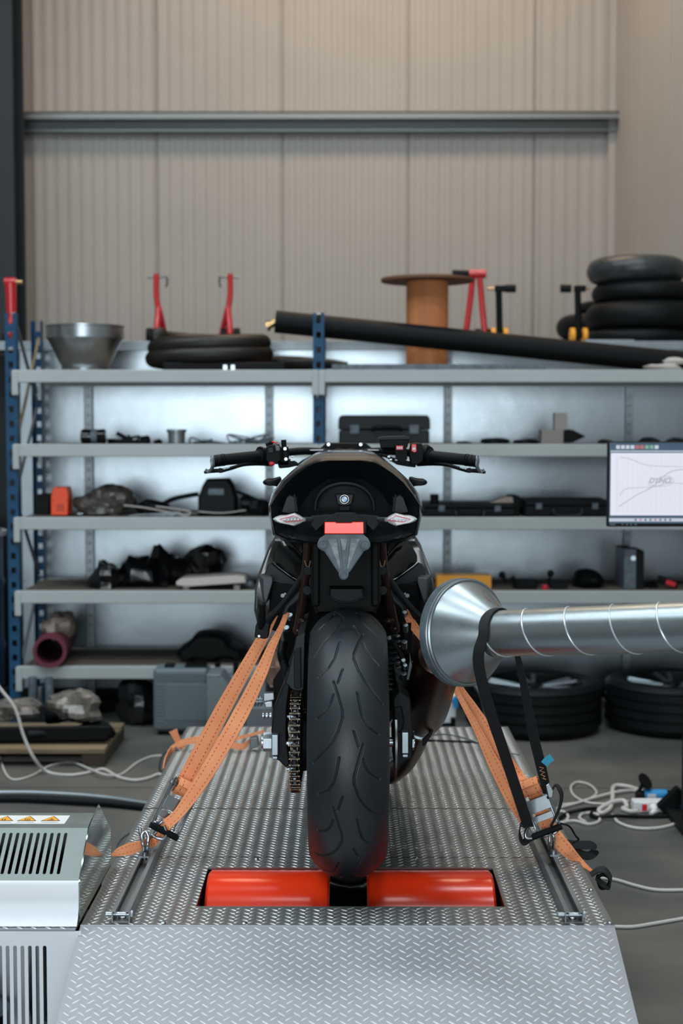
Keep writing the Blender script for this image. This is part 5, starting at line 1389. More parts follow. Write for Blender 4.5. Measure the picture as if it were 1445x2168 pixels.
# black knot of strap ends at the right edge of the deck
q = thing('strap_bundle', PZ(1275, 1880, 0.3), 'black knot of strap ends hanging at the right edge of the platform', 'strap')
p0 = PZ(1262, 1850, DZ)
X0 = HW + 0.012
def E(x, y): return W(x, y, 3.42)
b = MB(); b.ribbon([Vector((HW + 0.004, 3.42, DZ + 0.008)), E(1266, 1842), E(1280, 1843), E(1292, 1860), E(1288, 1876), E(1272, 1870), E(1262, 1856)], 0.026, 0.003, (0.3, 1, 0.3), sub=8); b.build('loop', M['webk'], q)
b = MB(); b.tube([E(1264, 1862), E(1272, 1880), E(1286, 1876), E(1290, 1860), E(1276, 1852), E(1262, 1858)], 0.0045, n=8, sub=6); b.build('cord', M['black'], q)

# ------------------------------------------------------------------ front strap on the deck
fs = thing('ratchet_strap', PZ(545, 1580, DZ), 'orange strap lying across the deck in front of the left front corner, blurred behind the left strap', 'strap', 'orange tie-down straps')
fs['label'] = 'twisted orange strap with a frayed end lying across the far left of the deck'
Yf = 4.78
strap('webbing', '', [PZ(346, 1632, DZ - 0.02), PZ(350, 1610, DZ + .004), W(362, 1588, Yf), W(388, 1572, Yf), W(425, 1566, Yf), W(460, 1568, Yf), W(490, 1566, Yf), W(515, 1560, Yf), W(560, 1548, Yf)], [0.022, 0.022, 0.02, 0.022, 0.026, 0.028, 0.014, 0.012, 0.010], M['webo'], fs, side=(0, 0.3, 1))
strap('webbing', '', [W(470, 1566, Yf - .01), W(495, 1578, Yf - .02), W(515, 1580, Yf - .02), W(528, 1568, Yf)], [0.016, 0.024, 0.022, 0.012], M['webo'], fs, side=(0, 0.3, 1))
strap('frayed_end', '', [W(388, 1584, Yf + .02), W(378, 1572, Yf + .02), W(370, 1555, Yf + .02), W(366, 1546, Yf + .02)], [0.022, 0.020, 0.024, 0.03], M['webo'], fs, side=(1, 0.3, 0.3))
b = MB(); b.pprism([(527, 1564), (545, 1560), (548, 1580), (530, 1588)], Yf - 0.01, 0.03); b.build('buckle', M['steeldull'], fs, bevel=0.003)
# wheel chock for the front wheel
ck = thing('wheel_chock', (0, FY, DZ), 'grey steel front wheel chock at the far end of the deck', 'wheel chock')
for s in (-1, 1):
    b = MB(); b.bb(s * 0.075, s * 0.081, FY - 0.16, FY + 0.22, DZ + 0.0016, DZ + 0.10); b.build('side_plate', M['steeldull'], ck, bevel=0.002)
b = MB(); b.bb(-0.26, 0.075 - 0.15, FY - 0.175, FY - 0.145, DZ + 0.0016, DZ + 0.028); b.build('cross_bar', M['steeldull'], ck, bevel=0.002)
b = MB(); b.bb(0.075, 0.24, FY - 0.175, FY - 0.145, DZ + 0.0016, DZ + 0.028); b.build('cross_bar', M['steeldull'], ck, bevel=0.002)
# ------------------------------------------------------------------ things on the floor
def cable(name, label, pts, r, m, cat='cable', group=None, sub=8):
    b = MB(); b.tube(pts, r, n=10, sub=sub); return tag(b.build(name, m), label, cat, group)
def F(x, y, z=0.0): return PZ(x, y, z)
r = 0.007
cable('mains_cable', 'thick white cable dropping from the left edge and waving along the floor to the platform',
      [W(-40, 1400, 6.0), W(0, 1457, 6.0), W(32, 1500, 6.0), W(50, 1558, 6.0), W(72, 1605, 6.0), F(100, 1634, r), F(150, 1641, r), F(195, 1634, r), F(220, 1629, r), F(250, 1645, r), F(285, 1652, r), F(315, 1647, r), F(333, 1640, r), F(352, 1640, r)], r, M['whitecable'])
cable('network_cable', 'thin grey white cable crossing the thick white cable in the left foreground of the floor',
      [F(-10, 1575, .005), F(2, 1612, .005), F(15, 1642, .005), F(35, 1651, .005), F(70, 1641, .005), F(105, 1622, .005), F(150, 1614, .005), F(190, 1628, .018), F(222, 1640, .02), F(255, 1640, .005), F(290, 1615, .005), F(320, 1602, .005), F(348, 1600, .005)], 0.005, M['whitecable'])
cable('conduit', 'light grey pipe lying across the floor at the left, above a black hose', [F(-20, 1679, .014), F(60, 1679, .014), F(150, 1683, .014), F(230, 1690, .014), F(318, 1703, .014)], 0.012, M['galvdark'], 'pipe')
cable('air_hose', 'black hose lying on the floor at the left beside the grey pipe', [F(-20, 1691, .016), F(60, 1692, .016), F(160, 1697, .016), F(240, 1702, .015), F(322, 1712, .012)], 0.014, M['rubber'], 'hose')
cable('sensor_cable', 'thin dark cable loop on the floor beside the left edge of the platform', [F(300, 1755, .004), F(262, 1770, .004), F(245, 1795, .004), F(252, 1815, .004), F(285, 1812, .004), F(300, 1800, .004)], 0.0035, M['greypl'])
cable('sensor_cable', 'dark looped cable against the far left edge of the deck', [F(352, 1640, .004), F(338, 1630, .1), F(342, 1605, .2), F(352, 1592, .3), F(372, 1584, DZ + .01)], 0.0045, M['greypl'])
cable('sensor_cable', 'thin dark cable lying straight across the deck right of the silencer', [F(888, 1567, DZ + .004), F(950, 1569, DZ + .004), F(1010, 1572, DZ + .004), F(1045, 1578, DZ + .004)], 0.0035, M['black'])
cable('sensor_cable', 'thin curved grey cable arching over the far right of the deck', [F(880, 1575, DZ + .004), F(905, 1560, DZ + .01), F(945, 1555, DZ + .03), F(1000, 1568, DZ + .03), F(1060, 1590, DZ + .01), F(1098, 1598, DZ + .01)], 0.003, M['galvdark'])
# right side cables
wc = M['whitecable']
g = 'white cables tangled on the right of the floor'
cable('mains_cable', 'thick white cable doubling back in a loop left of the blue plug', [F(1390, 1690, .03), F(1350, 1672, .01), F(1320, 1664, .009), F(1298, 1666, .009), F(1296, 1692, .009), F(1290, 1712, .009), F(1272, 1722, .009), F(1268, 1714, .012), F(1290, 1700, .02), F(1318, 1695, .02), F(1326, 1708, .009), F(1318, 1712, .009), F(1335, 1718, .009), F(1352, 1716, .02)], 0.009, wc, group=g)
cable('network_cable', 'thin white cable forming a tall oval loop on the floor right of the platform', [F(1182, 1704, .006), F(1220, 1700, .006), F(1250, 1690, .006), F(1262, 1678, .006), F(1248, 1662, .006), F(1222, 1656, .006), F(1208, 1666, .006), F(1214, 1684, .006), F(1240, 1698, .006), F(1280, 1702, .006), F(1330, 1696, .006)], 0.005, wc, group=g)
cable('network_cable', 'thin white cable running flat from the platform to the white loops', [F(1178, 1712, .006), F(1215, 1702, .006), F(1260, 1688, .012), F(1310, 1676, .012), F(1345, 1675, .006), F(1360, 1690, .006), F(1372, 1706, .006)], 0.006, wc, group=g)
cable('network_cable', 'thin white cable curling below the power strip', [F(1296, 1726, .006), F(1310, 1742, .006), F(1345, 1753, .006), F(1390, 1753, .006), F(1428, 1744, .006), F(1440, 1732, .006), F(1425, 1726, .006)], 0.006, wc, group=g)
cable('network_cable', 'short white cable coil beside the black strap loop', [F(1172, 1722, .006), F(1190, 1718, .006), F(1202, 1728, .006), F(1196, 1740, .006), F(1186, 1742, .006), F(1215, 1738, .006), F(1245, 1745, .006), F(1268, 1738, .006), F(1262, 1724, .006), F(1235, 1722, .006), F(1226, 1732, .006), F(1240, 1741, .006)], 0.006, wc, group=g)
cable('network_cable', 'white cable leaving the right of the frame beside the platform edge', [F(1262, 1858, .006), F(1300, 1862, .006), F(1345, 1875, .006), F(1390, 1884, .006), F(1460, 1884, .006)], 0.0055, wc)
cable('network_cable', 'lowest white cable at the right, running from the front corner of the platform', [F(1300, 1962, .006), F(1340, 1962, .006), F(1390, 1954, .006), F(1460, 1942, .006)], 0.0055, wc)
cable('mains_cable', 'black cable snaking behind the white loops on the right', [F(1180, 1735, .008), F(1200, 1722, .008), F(1235, 1714, .02), F(1262, 1712, .008), F(1250, 1724, .008), F(1262, 1730, .01), F(1300, 1728, .016), F(1350, 1729, .008), F(1410, 1728, .008), F(1460, 1724, .008)], 0.007, M['black'])
cable('mains_cable', 'white cable running from the blue plug to the right edge', [F(1408, 1680, .03), F(1425, 1676, .012), F(1460, 1680, .010)], 0.008, wc)
# power strip
Fp = F(1380, 1722, 0.0)
ps = thing('power_strip', (Fp.x, Fp.y, 0), 'white power strip with a red switch on the floor at the right', 'power strip')
b = MB(); x0, x1 = F(1341, 1722, 0).x, F(1445, 1722, 0).x + 0.06
y0 = Fp.y; b.bb(x0, x1, y0, y0 + 0.06, 0.002, 0.045); b.build('body', M['white'], ps, bevel=0.005)
b = MB(); xs_ = F(1364, 1712, 0.02).x; b.bb(xs_ - 0.018, xs_ + 0.018, y0 - 0.002, y0 + 0.004, 0.006, 0.040); b.build('switch_bezel', M['white'], ps, bevel=0.001)
b = MB(); b.bb(xs_ - 0.010, xs_ + 0.010, y0 - 0.005, y0, 0.010, 0.036); b.build('switch', M['redpl'], ps, bevel=0.001, label='red rocker switch')
for (px, mm, lab) in ((1386, M['white'], 'white round plug in the power strip'), (1412, M['black'], 'black plug leaning on the power strip')):
    p = F(px, 1716, 0.02)
    if mm is M['white']:
        b = MB(); b.cyl((p.x, y0 - 0.001, 0.022), (p.x, y0 - 0.03, 0.018), 0.018, 0.012, n=20); b.cyl((p.x, y0 - 0.03, 0.018), (p.x - .02, y0 - 0.05, 0.012), 0.009, n=12)
        tag(b.build('plug', mm, bevel=0.001), lab, 'plug')
    else:
        b = MB(); b.box((p.x + 0.02, y0 - 0.02, 0.055), (0.06, 0.035, 0.11), (0.1, 0.75, 0)); tag(b.build('plug', M['black'], bevel=0.006), lab, 'plug')
p = F(1392, 1700, 0)
b = MB(); c0 = F(1378, 1686, .03); c1 = F(1410, 1686, .03)
q = thing('connector', (c0.x, c0.y, 0), 'bright blue mains connector on the floor with a black hinged cap', 'plug')
b = MB(); b.cyl(c0 + Vector((-0.03, 0, 0)), c0 + Vector((0.06, 0, 0)), 0.029, n=24); b.build('body', M['blueplug'], q, bevel=0.002)
b = MB(); b.cyl(c0 + Vector((-0.06, 0, 0)), c0 + Vector((-0.03, 0, 0)), 0.024, n=24); b.cyl(c0 + Vector((0.06, 0, 0)), c0 + Vector((0.12, 0, 0)), 0.026, 0.02, n=24); b.build('collar', M['black'], q)
b = MB(); b.box(c0 + Vector((-0.005, -0.030, 0.002)), (0.032, 0.004, 0.028)); b.build('rating_label', M['white'], q)
b = MB(); pa = W(1362, 1656, c0.y); b.lathe([(0.0, 0), (0.028, 0), (0.034, 0.004), (0.034, 0.012), (0, 0.012)], pa, (0.6, -0.5, 0.6), n=24); b.cyl(pa, c0 + Vector((-0.05, 0, 0.02)), 0.008, n=10); b.build('hinged_cap', M['black'], q)
b = MB(); c2 = F(1436, 1700, .04); b.cyl(c2, c2 + Vector((0.08, 0, 0)), 0.028, n=20); b.cyl((c2 + Vector((-0.012, 0, 0.0))), c2, 0.02, n=20); tag(b.build('connector', M['blueplug']), 'second blue connector cut by the right edge of the frame', 'plug')

# ------------------------------------------------------------------ car wheels lying under the rack
def car_wheel(cx, cy, label):
    t = thing('car_wheel', (cx, cy, 0), label, 'wheel', 'car wheels lying under the rack')
    Rr = 0.335; hgt = 0.245
    prof = [(0.235, 0.02), (0.25, 0.0), (0.29, -0.0), (0.318, 0.02), (0.330, 0.04)]
    z = 0.045
    prof = [(0.232, 0.030), (0.25, 0.008), (0.285, 0.0), (0.312, 0.010), (0.328, 0.030)]
    for k in range(4):
        za = 0.036 + k * 0.046
        prof += [(Rr, za + 0.004), (Rr, za + 0.036), (Rr - 0.009, za + 0.038), (Rr - 0.009, za + 0.044)]
    prof += [(Rr - 0.002, 0.222), (0.325, 0.232), (0.31, 0.243), (0.285, hgt), (0.25, hgt - 0.006), (0.232, hgt - 0.022)]
    b = MB(); b.lathe(prof, (cx, cy, 0), n=96, closed=True); b.build('tyre', M['tyreold'], t, sharp=25)
    b = MB(); b.lathe([(0.234, 0.228), (0.238, 0.236), (0.230, 0.238), (0.220, 0.225), (0.205, 0.13), (0.205, 0.05), (0.234, 0.03), (0.225, 0.025), (0.196, 0.05), (0.196, 0.13), (0.212, 0.226)], (cx, cy, 0), n=72, closed=True)
    rm = b.build('rim', M['black'], t)
    for k in range(5):
        a = 2 * PI * k / 5 + 0.35
        for da in (-0.16, 0.16):
            b = MB()
            d = Vector((math.cos(a + da), math.sin(a + da), 0)); s_ = Vector((-d.y, d.x, 0))
            d0 = Vector((math.cos(a), math.sin(a), 0))
            ring = lambda c, w, h: [c + s_ * w, c + s_ * w * .7 + Vector((0, 0, h)), c - s_ * w * .7 + Vector((0, 0, h)), c - s_ * w, c - s_ * w * 0.8 - Vector((0, 0, h)), c + s_ * w * .8 - Vector((0, 0, h))]
            c = Vector((cx, cy, 0))
            b.loft([ring(c + d0 * 0.05 + Vector((0, 0, 0.205)), 0.018, 0.010), ring(c + d * 0.13 + Vector((0, 0, 0.215)), 0.013, 0.010), ring(c + d * 0.222 + Vector((0, 0, 0.225)), 0.016, 0.010)])
            b.build('spoke', M['alloy'], rm)
    b = MB(); b.lathe([(0.0, 0.225), (0.03, 0.222), (0.034, 0.21), (0.07, 0.20), (0.075, 0.16), (0.06, 0.1), (0, 0.1)], (cx, cy, 0), n=40); b.build('hub', M['black'], t)
    return t
car_wheel(WX(1133, 6.99), 6.99, 'car wheel with silver spokes lying flat behind the black duct strap')
car_wheel(WX(1133, 6.99) + 0.70, 7.03, 'car wheel lying flat at the right edge of the frame')

# ------------------------------------------------------------------ grey cases left
Yc = 6.80
c = thing('tool_case', (WX(377, Yc), Yc + 0.08, 0), 'grey ribbed plastic tool case standing on the floor left of the motorcycle', 'case')
x0, x1 = WX(319, Yc), WX(437, Yc); zt_ = WZ(1416, Yc)
def cs(b):
    b.bb(x0, x1, Yc, Yc + 0.16, 0.02, zt_)
b = MB(); cs(b); b.build('shell', M['case'], c, bevel=0.022, seg=4)
b = MB(); b.bb(x0 + 0.06, x1 - 0.002, Yc - 0.004, Yc, 0.075, zt_ - 0.075); b.build('front_panel', M['case'], c, bevel=0.004)
for k in range(12):
    z = 0.07 + k * (zt_ - 0.15) / 11
    b = MB(); b.bb(x0 + 0.015, x0 + 0.052, Yc - 0.004, Yc + 0.004, z - 0.004, z + 0.004); b.build('rib', M['case'], c, bevel=0.002)
for k in range(3):
    for zz in (zt_ - 0.028 - 0.013 * k, 0.042 + 0.011 * k):
        b = MB(); b.bb(x0 + 0.02, x1 - 0.005, Yc - 0.003, Yc + 0.004, zz - 0.0025, zz + 0.0025); b.build('rib', M['case'], c, bevel=0.001)
for (a, d) in ((342, 362), (386, 432)):
    b = MB(); b.bb(WX(a, Yc), WX(d, Yc), Yc + 0.03, Yc + 0.10, zt_ - 0.004, zt_ + 0.014); b.build('latch', M['black'], c, bevel=0.004)
for a in (332, 425):
    b = MB(); b.cyl((WX(a, Yc), Yc + 0.05, 0), (WX(a, Yc), Yc + 0.05, 0.03), 0.014, n=16); b.build('foot', M['black'], c)
Ym = 6.45
mb = thing('measuring_box', (WX(500, Ym), Ym + 0.1, 0), 'grey metal instrument box with a sloping corner and black handle beside the tool case', 'instrument box')
b = MB(); pts = [W(x, y, Ym) for x, y in ((437, 1428), (466, 1428), (519, 1500), (519, 1560))] ; z0 = 0.0
pts = [Vector((p.x, Ym, p.z)) for p in pts[:3]] + [Vector((pts[2].x, Ym, 0.02)), Vector((pts[0].x, Ym, 0.02))]
b.prism(pts, (0, 0.2, 0)); b.build('body', M['casebox'], mb, bevel=0.004)
b = MB(); xa = WX(518, Ym); b.bb(xa, xa + 0.12, Ym + 0.0, Ym + 0.26, 0.02, WZ(1498, Ym)); b.build('side_body', M['casebox'], mb, bevel=0.004)
b = MB(); zz = WZ(1430, Ym) + 0.0; b.bb(WX(470, Ym + .2), WX(560, Ym + .2), Ym + 0.202, Ym + 0.3, 0.02, WZ(1432, Ym + .2)); b.build('rear_body', M['casebox'], mb, bevel=0.004)
for (x, y) in ((444, 1434), (463, 1433), (440, 1545), (440, 1482), (508, 1548), (443, 1520), (510, 1508)):
    p = W(x, y, Ym); b = MB(); b.lathe([(0.004, 0), (0.003, 0.002), (0, 0.0025)], p, (0, -1, 0), n=10); b.build('screw', M['steeldull'], mb)
for a in (458, 497):
    b = MB(); b.cyl((WX(a, Ym + .25), Ym + 0.25, WZ(1432, Ym + .25) - 0.01), (WX(a, Ym + .25), Ym + 0.25, WZ(1402, Ym + .25)), 0.014, n=16); b.build('handle_post', M['black'], mb)
b = MB(); b.tube([W(460, 1405, Ym + .25), W(470, 1399, Ym + .25), W(485, 1398, Ym + .25), W(497, 1403, Ym + .25)], 0.004, n=8, sub=4); b.build('handle', M['black'], mb)

# ------------------------------------------------------------------ pallet and parts at the lower left
Yp = F(100, 1624, 0).y
pal = thing('pallet', (WX(60, Yp), Yp + 0.3, 0), 'weathered wooden pallet at the left edge carrying wrapped parts', 'pallet')
zpt = WZ(1587, Yp)
xr_ = WX(214, Yp)
for k in range(4):
    b = MB(); b.bb(xr_ - 1.15, xr_, Yp + k * 0.155, Yp + k * 0.155 + 0.1, zpt - 0.02, zpt); b.build('deck_board', M['pallet'], pal, bevel=0.002)
for k in range(3):
    x = (xr_ - 0.1, xr_ - 0.6, xr_ - 1.15)[k]
    b = MB(); b.bb(x, x + 0.1, Yp + 0.004, Yp + 0.56, 0.0, zpt - 0.02); b.build('bearer', M['bearer'], pal, bevel=0.002)
tr = thing('bumper_tray', (WX(100, Yp + .2), Yp + 0.25, zpt), 'long black plastic bumper moulding lying on the wooden pallet', 'bumper')
def crumple(c, size, seed, n=18, amp=0.25, sc=(1, 1, 1), flat=True):
    rnd = random.Random(seed); b = MB(); b.ball((0, 0, 0), 1.0, n=n)
    vs = []
    ph = [rnd.uniform(0, 6.28) for _ in range(9)]; fr = [rnd.uniform(2, 6) for _ in range(9)]
    for (x, y, z) in b.v:
        d = 1 + amp * (math.sin(x * fr[0] + ph[0] + 2 * y) * 0.5 + math.sin(y * fr[1] + ph[1] + 2 * z) * 0.5 + math.sin(z * fr[2] + ph[2] + 3 * x) * 0.5 + rnd.uniform(-0.35, 0.35))
        zz = z * d
        if zz < -0.72: zz = -0.72
        vs.append((c[0] + x * d * size[0], c[1] + y * d * size[1], c[2] + (zz + 0.72) * size[2] / 1.72))
    b.v = vs; return b
b = MB(); yb = Yp + 0.12
b.loft([[W(x, y, yb + o) for x, y in ((-40, 1583), (225, 1580), (240, 1560), (236, 1545), (-40, 1548))] for o in (0, 0.05, 0.22, 0.3)])
bb_z = WZ(1583, yb)
for i, v_ in enumerate(b.v):
    b.v[i] = (v_[0], v_[1], v_[2] - bb_z + zpt + 0.001 if True else v_[2])
b.build('moulding', M['black'], tr, bevel=0.012)
b = MB(); b.tube([W(60, 1555, yb), W(150, 1548, yb + .05), W(215, 1535, yb + .15), W(238, 1555, yb + .1)], 0.02, n=12, sub=5); b.build('lip', M['matte'], tr)
h = crumple((WX(150, yb + .1), yb + 0.14, zpt + 0.085), (0.13, 0.10, 0.12), 3, n=22, amp=0.3); tag(h.build('wrapped_headlamp', M['foil'], sharp=20), 'headlamp wrapped in shiny clear film lying on the black bumper', 'lamp')
h = crumple((WX(15, yb + .1), yb + 0.14, zpt + 0.085), (0.10, 0.10, 0.08), 5, n=20, amp=0.3); tag(h.build('film_bundle', M['foil'], sharp=20), 'bundle of pale crumpled film at the left edge on the bumper', 'packaging')
b = MB(); b.lathe([(0.0, 0), (0.05, 0), (0.055, 0.01), (0.05, 0.06), (0.035, 0.1), (0.042, 0.13), (0.05, 0.17), (0.05, 0.2), (0, 0.2)], W(98, 1508, yb + .22), (1, 0.1, -0.05), n=28); tag(b.build('air_duct', M['black']), 'black funnel shaped plastic duct above the film wrapped headlamp', 'duct')
Yk = 6.75
mk = thing('bench_motor', (WX(72, Yk), Yk, 0), 'dark grey motor block with silver fittings under the bottom left shelf', 'motor')
b = MB(); b.bb(WX(34, Yk), WX(104, Yk), Yk, Yk + 0.18, 0.0, WZ(1494, Yk)); b.build('block', M['matte2'], mk, bevel=0.008)
for x in (56, 72, 92):
    b = MB(); b.cyl((WX(x, Yk), Yk + 0.06, WZ(1494, Yk) - 0.01), (WX(x, Yk), Yk + 0.06, WZ(1438 if x != 72 else 1460, Yk)), 0.02 if x != 72 else 0.014, n=18); b.build('cylinder', M['greypl'] if x != 72 else M['steel'], mk)
b = MB(); b.tube([(WX(140, 7.3), 7.2, 0.05), (WX(230, 7.3), 7.25, 0.07), (WX(330, 7.3), 7.3, 0.08)], 0.045, n=20, sub=6); tag(b.build('rubber_hose', M['rubber']), 'thick black hose lying on the floor under the bottom shelf', 'hose')
h = crumple((WX(298, 7.25), 7.1, 0.0), (0.12, 0.12, 0.26), 9, n=20, amp=0.18); tag(h.build('rubbish_sack', M['binbag'], sharp=25), 'dark sack on the floor left of the grey tool case', 'sack')
# white grease can beyond the silencer
Yg = 6.3
can_ = thing('canister', (WX(952, Yg), Yg, 0), 'white canister with a blue tap standing on the floor right of the silencer', 'canister')
b = MB(); b.bb(WX(905, Yg), WX(968, Yg), Yg, Yg + 0.15, 0.0, WZ(1470, Yg)); b.build('body', M['whitepanel'], can_, bevel=0.01)
b = MB(); p = W(957, 1482, Yg); b.cyl(p, p + Vector((0.0, -0.03, 0)), 0.008, n=12); b.cyl(p + Vector((0.014, -0.03, 0.02)), p + Vector((0.014, -0.03, -0.03)), 0.011, n=14); b.build('tap', M['blueplug'], can_)
b = MB(); b.bb(WX(905, Yg), WX(966, Yg), Yg - 0.02, Yg, WZ(1536, Yg), WZ(1530, Yg)); b.bb(WX(956, Yg), WX(966, Yg), Yg - 0.03, Yg, WZ(1536, Yg), WZ(1518, Yg)); b.build('bracket', M['black'], can_)
b = MB(); b.tube([W(1005, 1450, 6.5), W(1018, 1470, 6.5), W(1026, 1500, 6.5), W(1030, 1530, 6.5), W(1031, 1560, 6.5), Vector((WX(1031, 6.5), 6.5, 0.01))], 0.010, n=12, sub=6); tag(b.build('grey_hose', M['galvdark']), 'short grey hose curving down behind the duct cone', 'hose')
# ------------------------------------------------------------------ things on the shelves
Ys = RF + 0.10
def onshelf(i, fy=Ys): return SZ[i] - 0.003
def sx(px, Y=Ys): return WX(px, Y)
def box_item(name, label, cat, x0, x1, ytop, i, m, Y=Ys, d=0.2, bevel=0.006, group=None, z=None, rot=0):
    z0 = onshelf(i) if z is None else z
    b = MB(); b.bb(sx(x0, Y), sx(x1, Y), Y, Y + d, z0, WZ(ytop, Y))
    return tag(b.build(name, m, bevel=bevel), label, cat, group)
# steel funnel on the top shelf
Yt = RF + 0.28
zt0 = onshelf(0)
c = Vector((sx(182, Yt), Yt, zt0)); rt_ = (sx(265, Yt) - sx(100, Yt)) / 2
ht = WZ(690, Yt) - zt0
fn_ = thing('steel_funnel', tuple(c), 'large shiny steel funnel standing narrow end down on the top shelf', 'funnel')
rbm = rt_ * 0.60
b = MB(); b.lathe([(rbm, 0), (rbm + .002, 0.02), (rbm - .004, 0.022), (rt_ - 0.01, ht * 0.72), (rt_ - 0.004, ht * 0.72), (rt_ - 0.006, ht * 0.72 + .004), (rt_ - 0.012, ht * 0.72), (rbm - 0.008, 0.022)], c, n=72, closed=True); b.build('cone', M['steel'], fn_)
b = MB(); b.lathe([(rt_ - 0.006, ht * 0.72), (rt_ - 0.003, ht * 0.73), (rt_ - 0.004, ht * 0.96), (rt_, ht * 0.97), (rt_, ht), (rt_ - .004, ht), (rt_ - 0.007, ht * 0.96), (rt_ - 0.008, ht * 0.73)], c, n=72, closed=True); b.build('rim', M['steel'], fn_)
b = MB(); b.lathe([(rt_ * 0.72, 0), (rt_ * 0.73, 0.004), (rbm, 0.006), (rbm, 0)], c, n=56, closed=True); b.build('foot_ring', M['steel'], fn_)
# ribbed hose coil
Yh = RF + 0.30
hc = Vector((sx(445, Yh), Yh, zt0))
def coil(b):
    pts = []; hr = 0.045
    n = 150
    for k in range(n + 1):
        a = 2 * PI * k / 60 + 0.4
        rad = 0.292 - 0.03 * k / n
        pts.append(hc + Vector((rad * math.cos(a) * 1.0, rad * math.sin(a) * 0.72, hr + 0.0005 + 0.048 * k / 60 * 1.15)))
    a0 = pts[0]
    pts = [hc + Vector((0.70, -0.02, 0.035)), hc + Vector((0.62, 0.0, 0.045)), hc + Vector((0.48, 0.04, 0.05)), hc + Vector((0.38, 0.09, 0.05))][0:] + pts[4:]
    P = smooth_path(pts, 3)
    # ribs by modulating the radius
    L_ = [0]
    for i in range(1, len(P)): L_.append(L_[-1] + (P[i] - P[i - 1]).length)
    tot = L_[-1]; m = int(tot / 0.006)
    Q = []; j = 0
    for i in range(m + 1):
        s_ = tot * i / m
        while j < len(L_) - 2 and L_[j + 1] < s_: j += 1
        f = (s_ - L_[j]) / max(1e-9, L_[j + 1] - L_[j]); Q.append(P[j].lerp(P[j + 1], f))
    cnt = {'i': 0}
    b.tube(Q, lambda t: (0.044 if round(t * m) % 2 else 0.0405) * (0.45 + 0.55 * min(1, t * m / 60)), n=20)
b = MB(); coil(b); tag(b.build('ribbed_hose', M['hoserub'], sharp=80), 'black ribbed hose coiled on the top shelf with its tail trailing right', 'hose')
# flat black base with clips under the coil
b = MB(); b.bb(sx(345, Ys), sx(605, Ys), Ys - 0.02, Ys + 0.02, zt0, zt0 + 0.045); hb_ = b.build('hose_cradle', M['black'], bevel=0.01); tag(hb_, 'black flat part in front of the coiled hose on the top shelf', 'car part')
for x in (478, 494):
    q = MB(); q.bb(sx(x - 4, Ys), sx(x + 4, Ys), Ys - 0.026, Ys - 0.02, zt0 + 0.006, zt0 + 0.03); q.build('clip', M['steel'], hb_)
b = MB(); b.bb(sx(702, Ys - .02), sx(1154, Ys - .02), Ys - 0.02, Ys + 0.06, zt0, WZ(771, Ys - .02)); tag(b.build('flat_bar', M['greypl'], bevel=0.002), 'long dark grey flat bar lying along the front of the top shelf', 'bar')
# long black tube leaning across
a = W(578, 676, 7.36); e = W(1560, 786, 7.18)
dv = (e - a).normalized()
tb = thing('roller_blind_tube', (e.x - 0.3, e.y, zt0), 'long black tube slanting down to the right across the top shelf', 'tube')
b = MB(); b.cyl(W(583, 681, 7.13), W(1445, 768, 7.13) + (W(1445, 768, 7.13) - W(583, 681, 7.13)) * 0.12, 0.056, n=32); b.build('tube', M['black'], tb)
b = MB(); b.cyl(W(583, 681, 7.13) - dv * 0.0, W(566, 691, 7.13), 0.018, n=16); b.cyl(W(570, 689, 7.13), W(564, 691, 7.13), 0.026, n=16); b.build('end_pin', M['chaingold'], tb, label='brass coloured end pin')
h = crumple((sx(1415, Ys), Ys + 0.03, zt0), (0.16, 0.06, 0.075), 12, n=22, amp=0.22); tag(h.build('rag', M['rag'], sharp=30), 'crumpled white rag at the right end of the top shelf', 'rag')
# cable reel
Yr = RF + 0.36
rcx = sx(903, Yr)
cr = thing('cable_reel', (rcx, Yr, zt0), 'wooden cable reel standing upright on the top shelf', 'cable reel')
rz = WZ(597, Yr)
b = MB(); b.lathe([(0.108, 0.012), (0.108, rz - zt0 - 0.0)], (rcx, Yr, zt0), n=48); b.build('drum', M['wood'], cr)
fr_ = (sx(1000, Yr) - sx(806, Yr)) / 2
b = MB(); b.lathe([(0, 0), (fr_, 0), (fr_ + .002, 0.004), (fr_, 0.016), (0, 0.016)], (rcx, Yr, rz), n=64); b.build('top_flange', M['wooddark'], cr)
b = MB(); b.lathe([(0, 0), (0.2, 0), (0.2, 0.012), (0, 0.012)], (rcx, Yr, zt0), n=64); b.build('bottom_flange', M['wooddark'], cr)
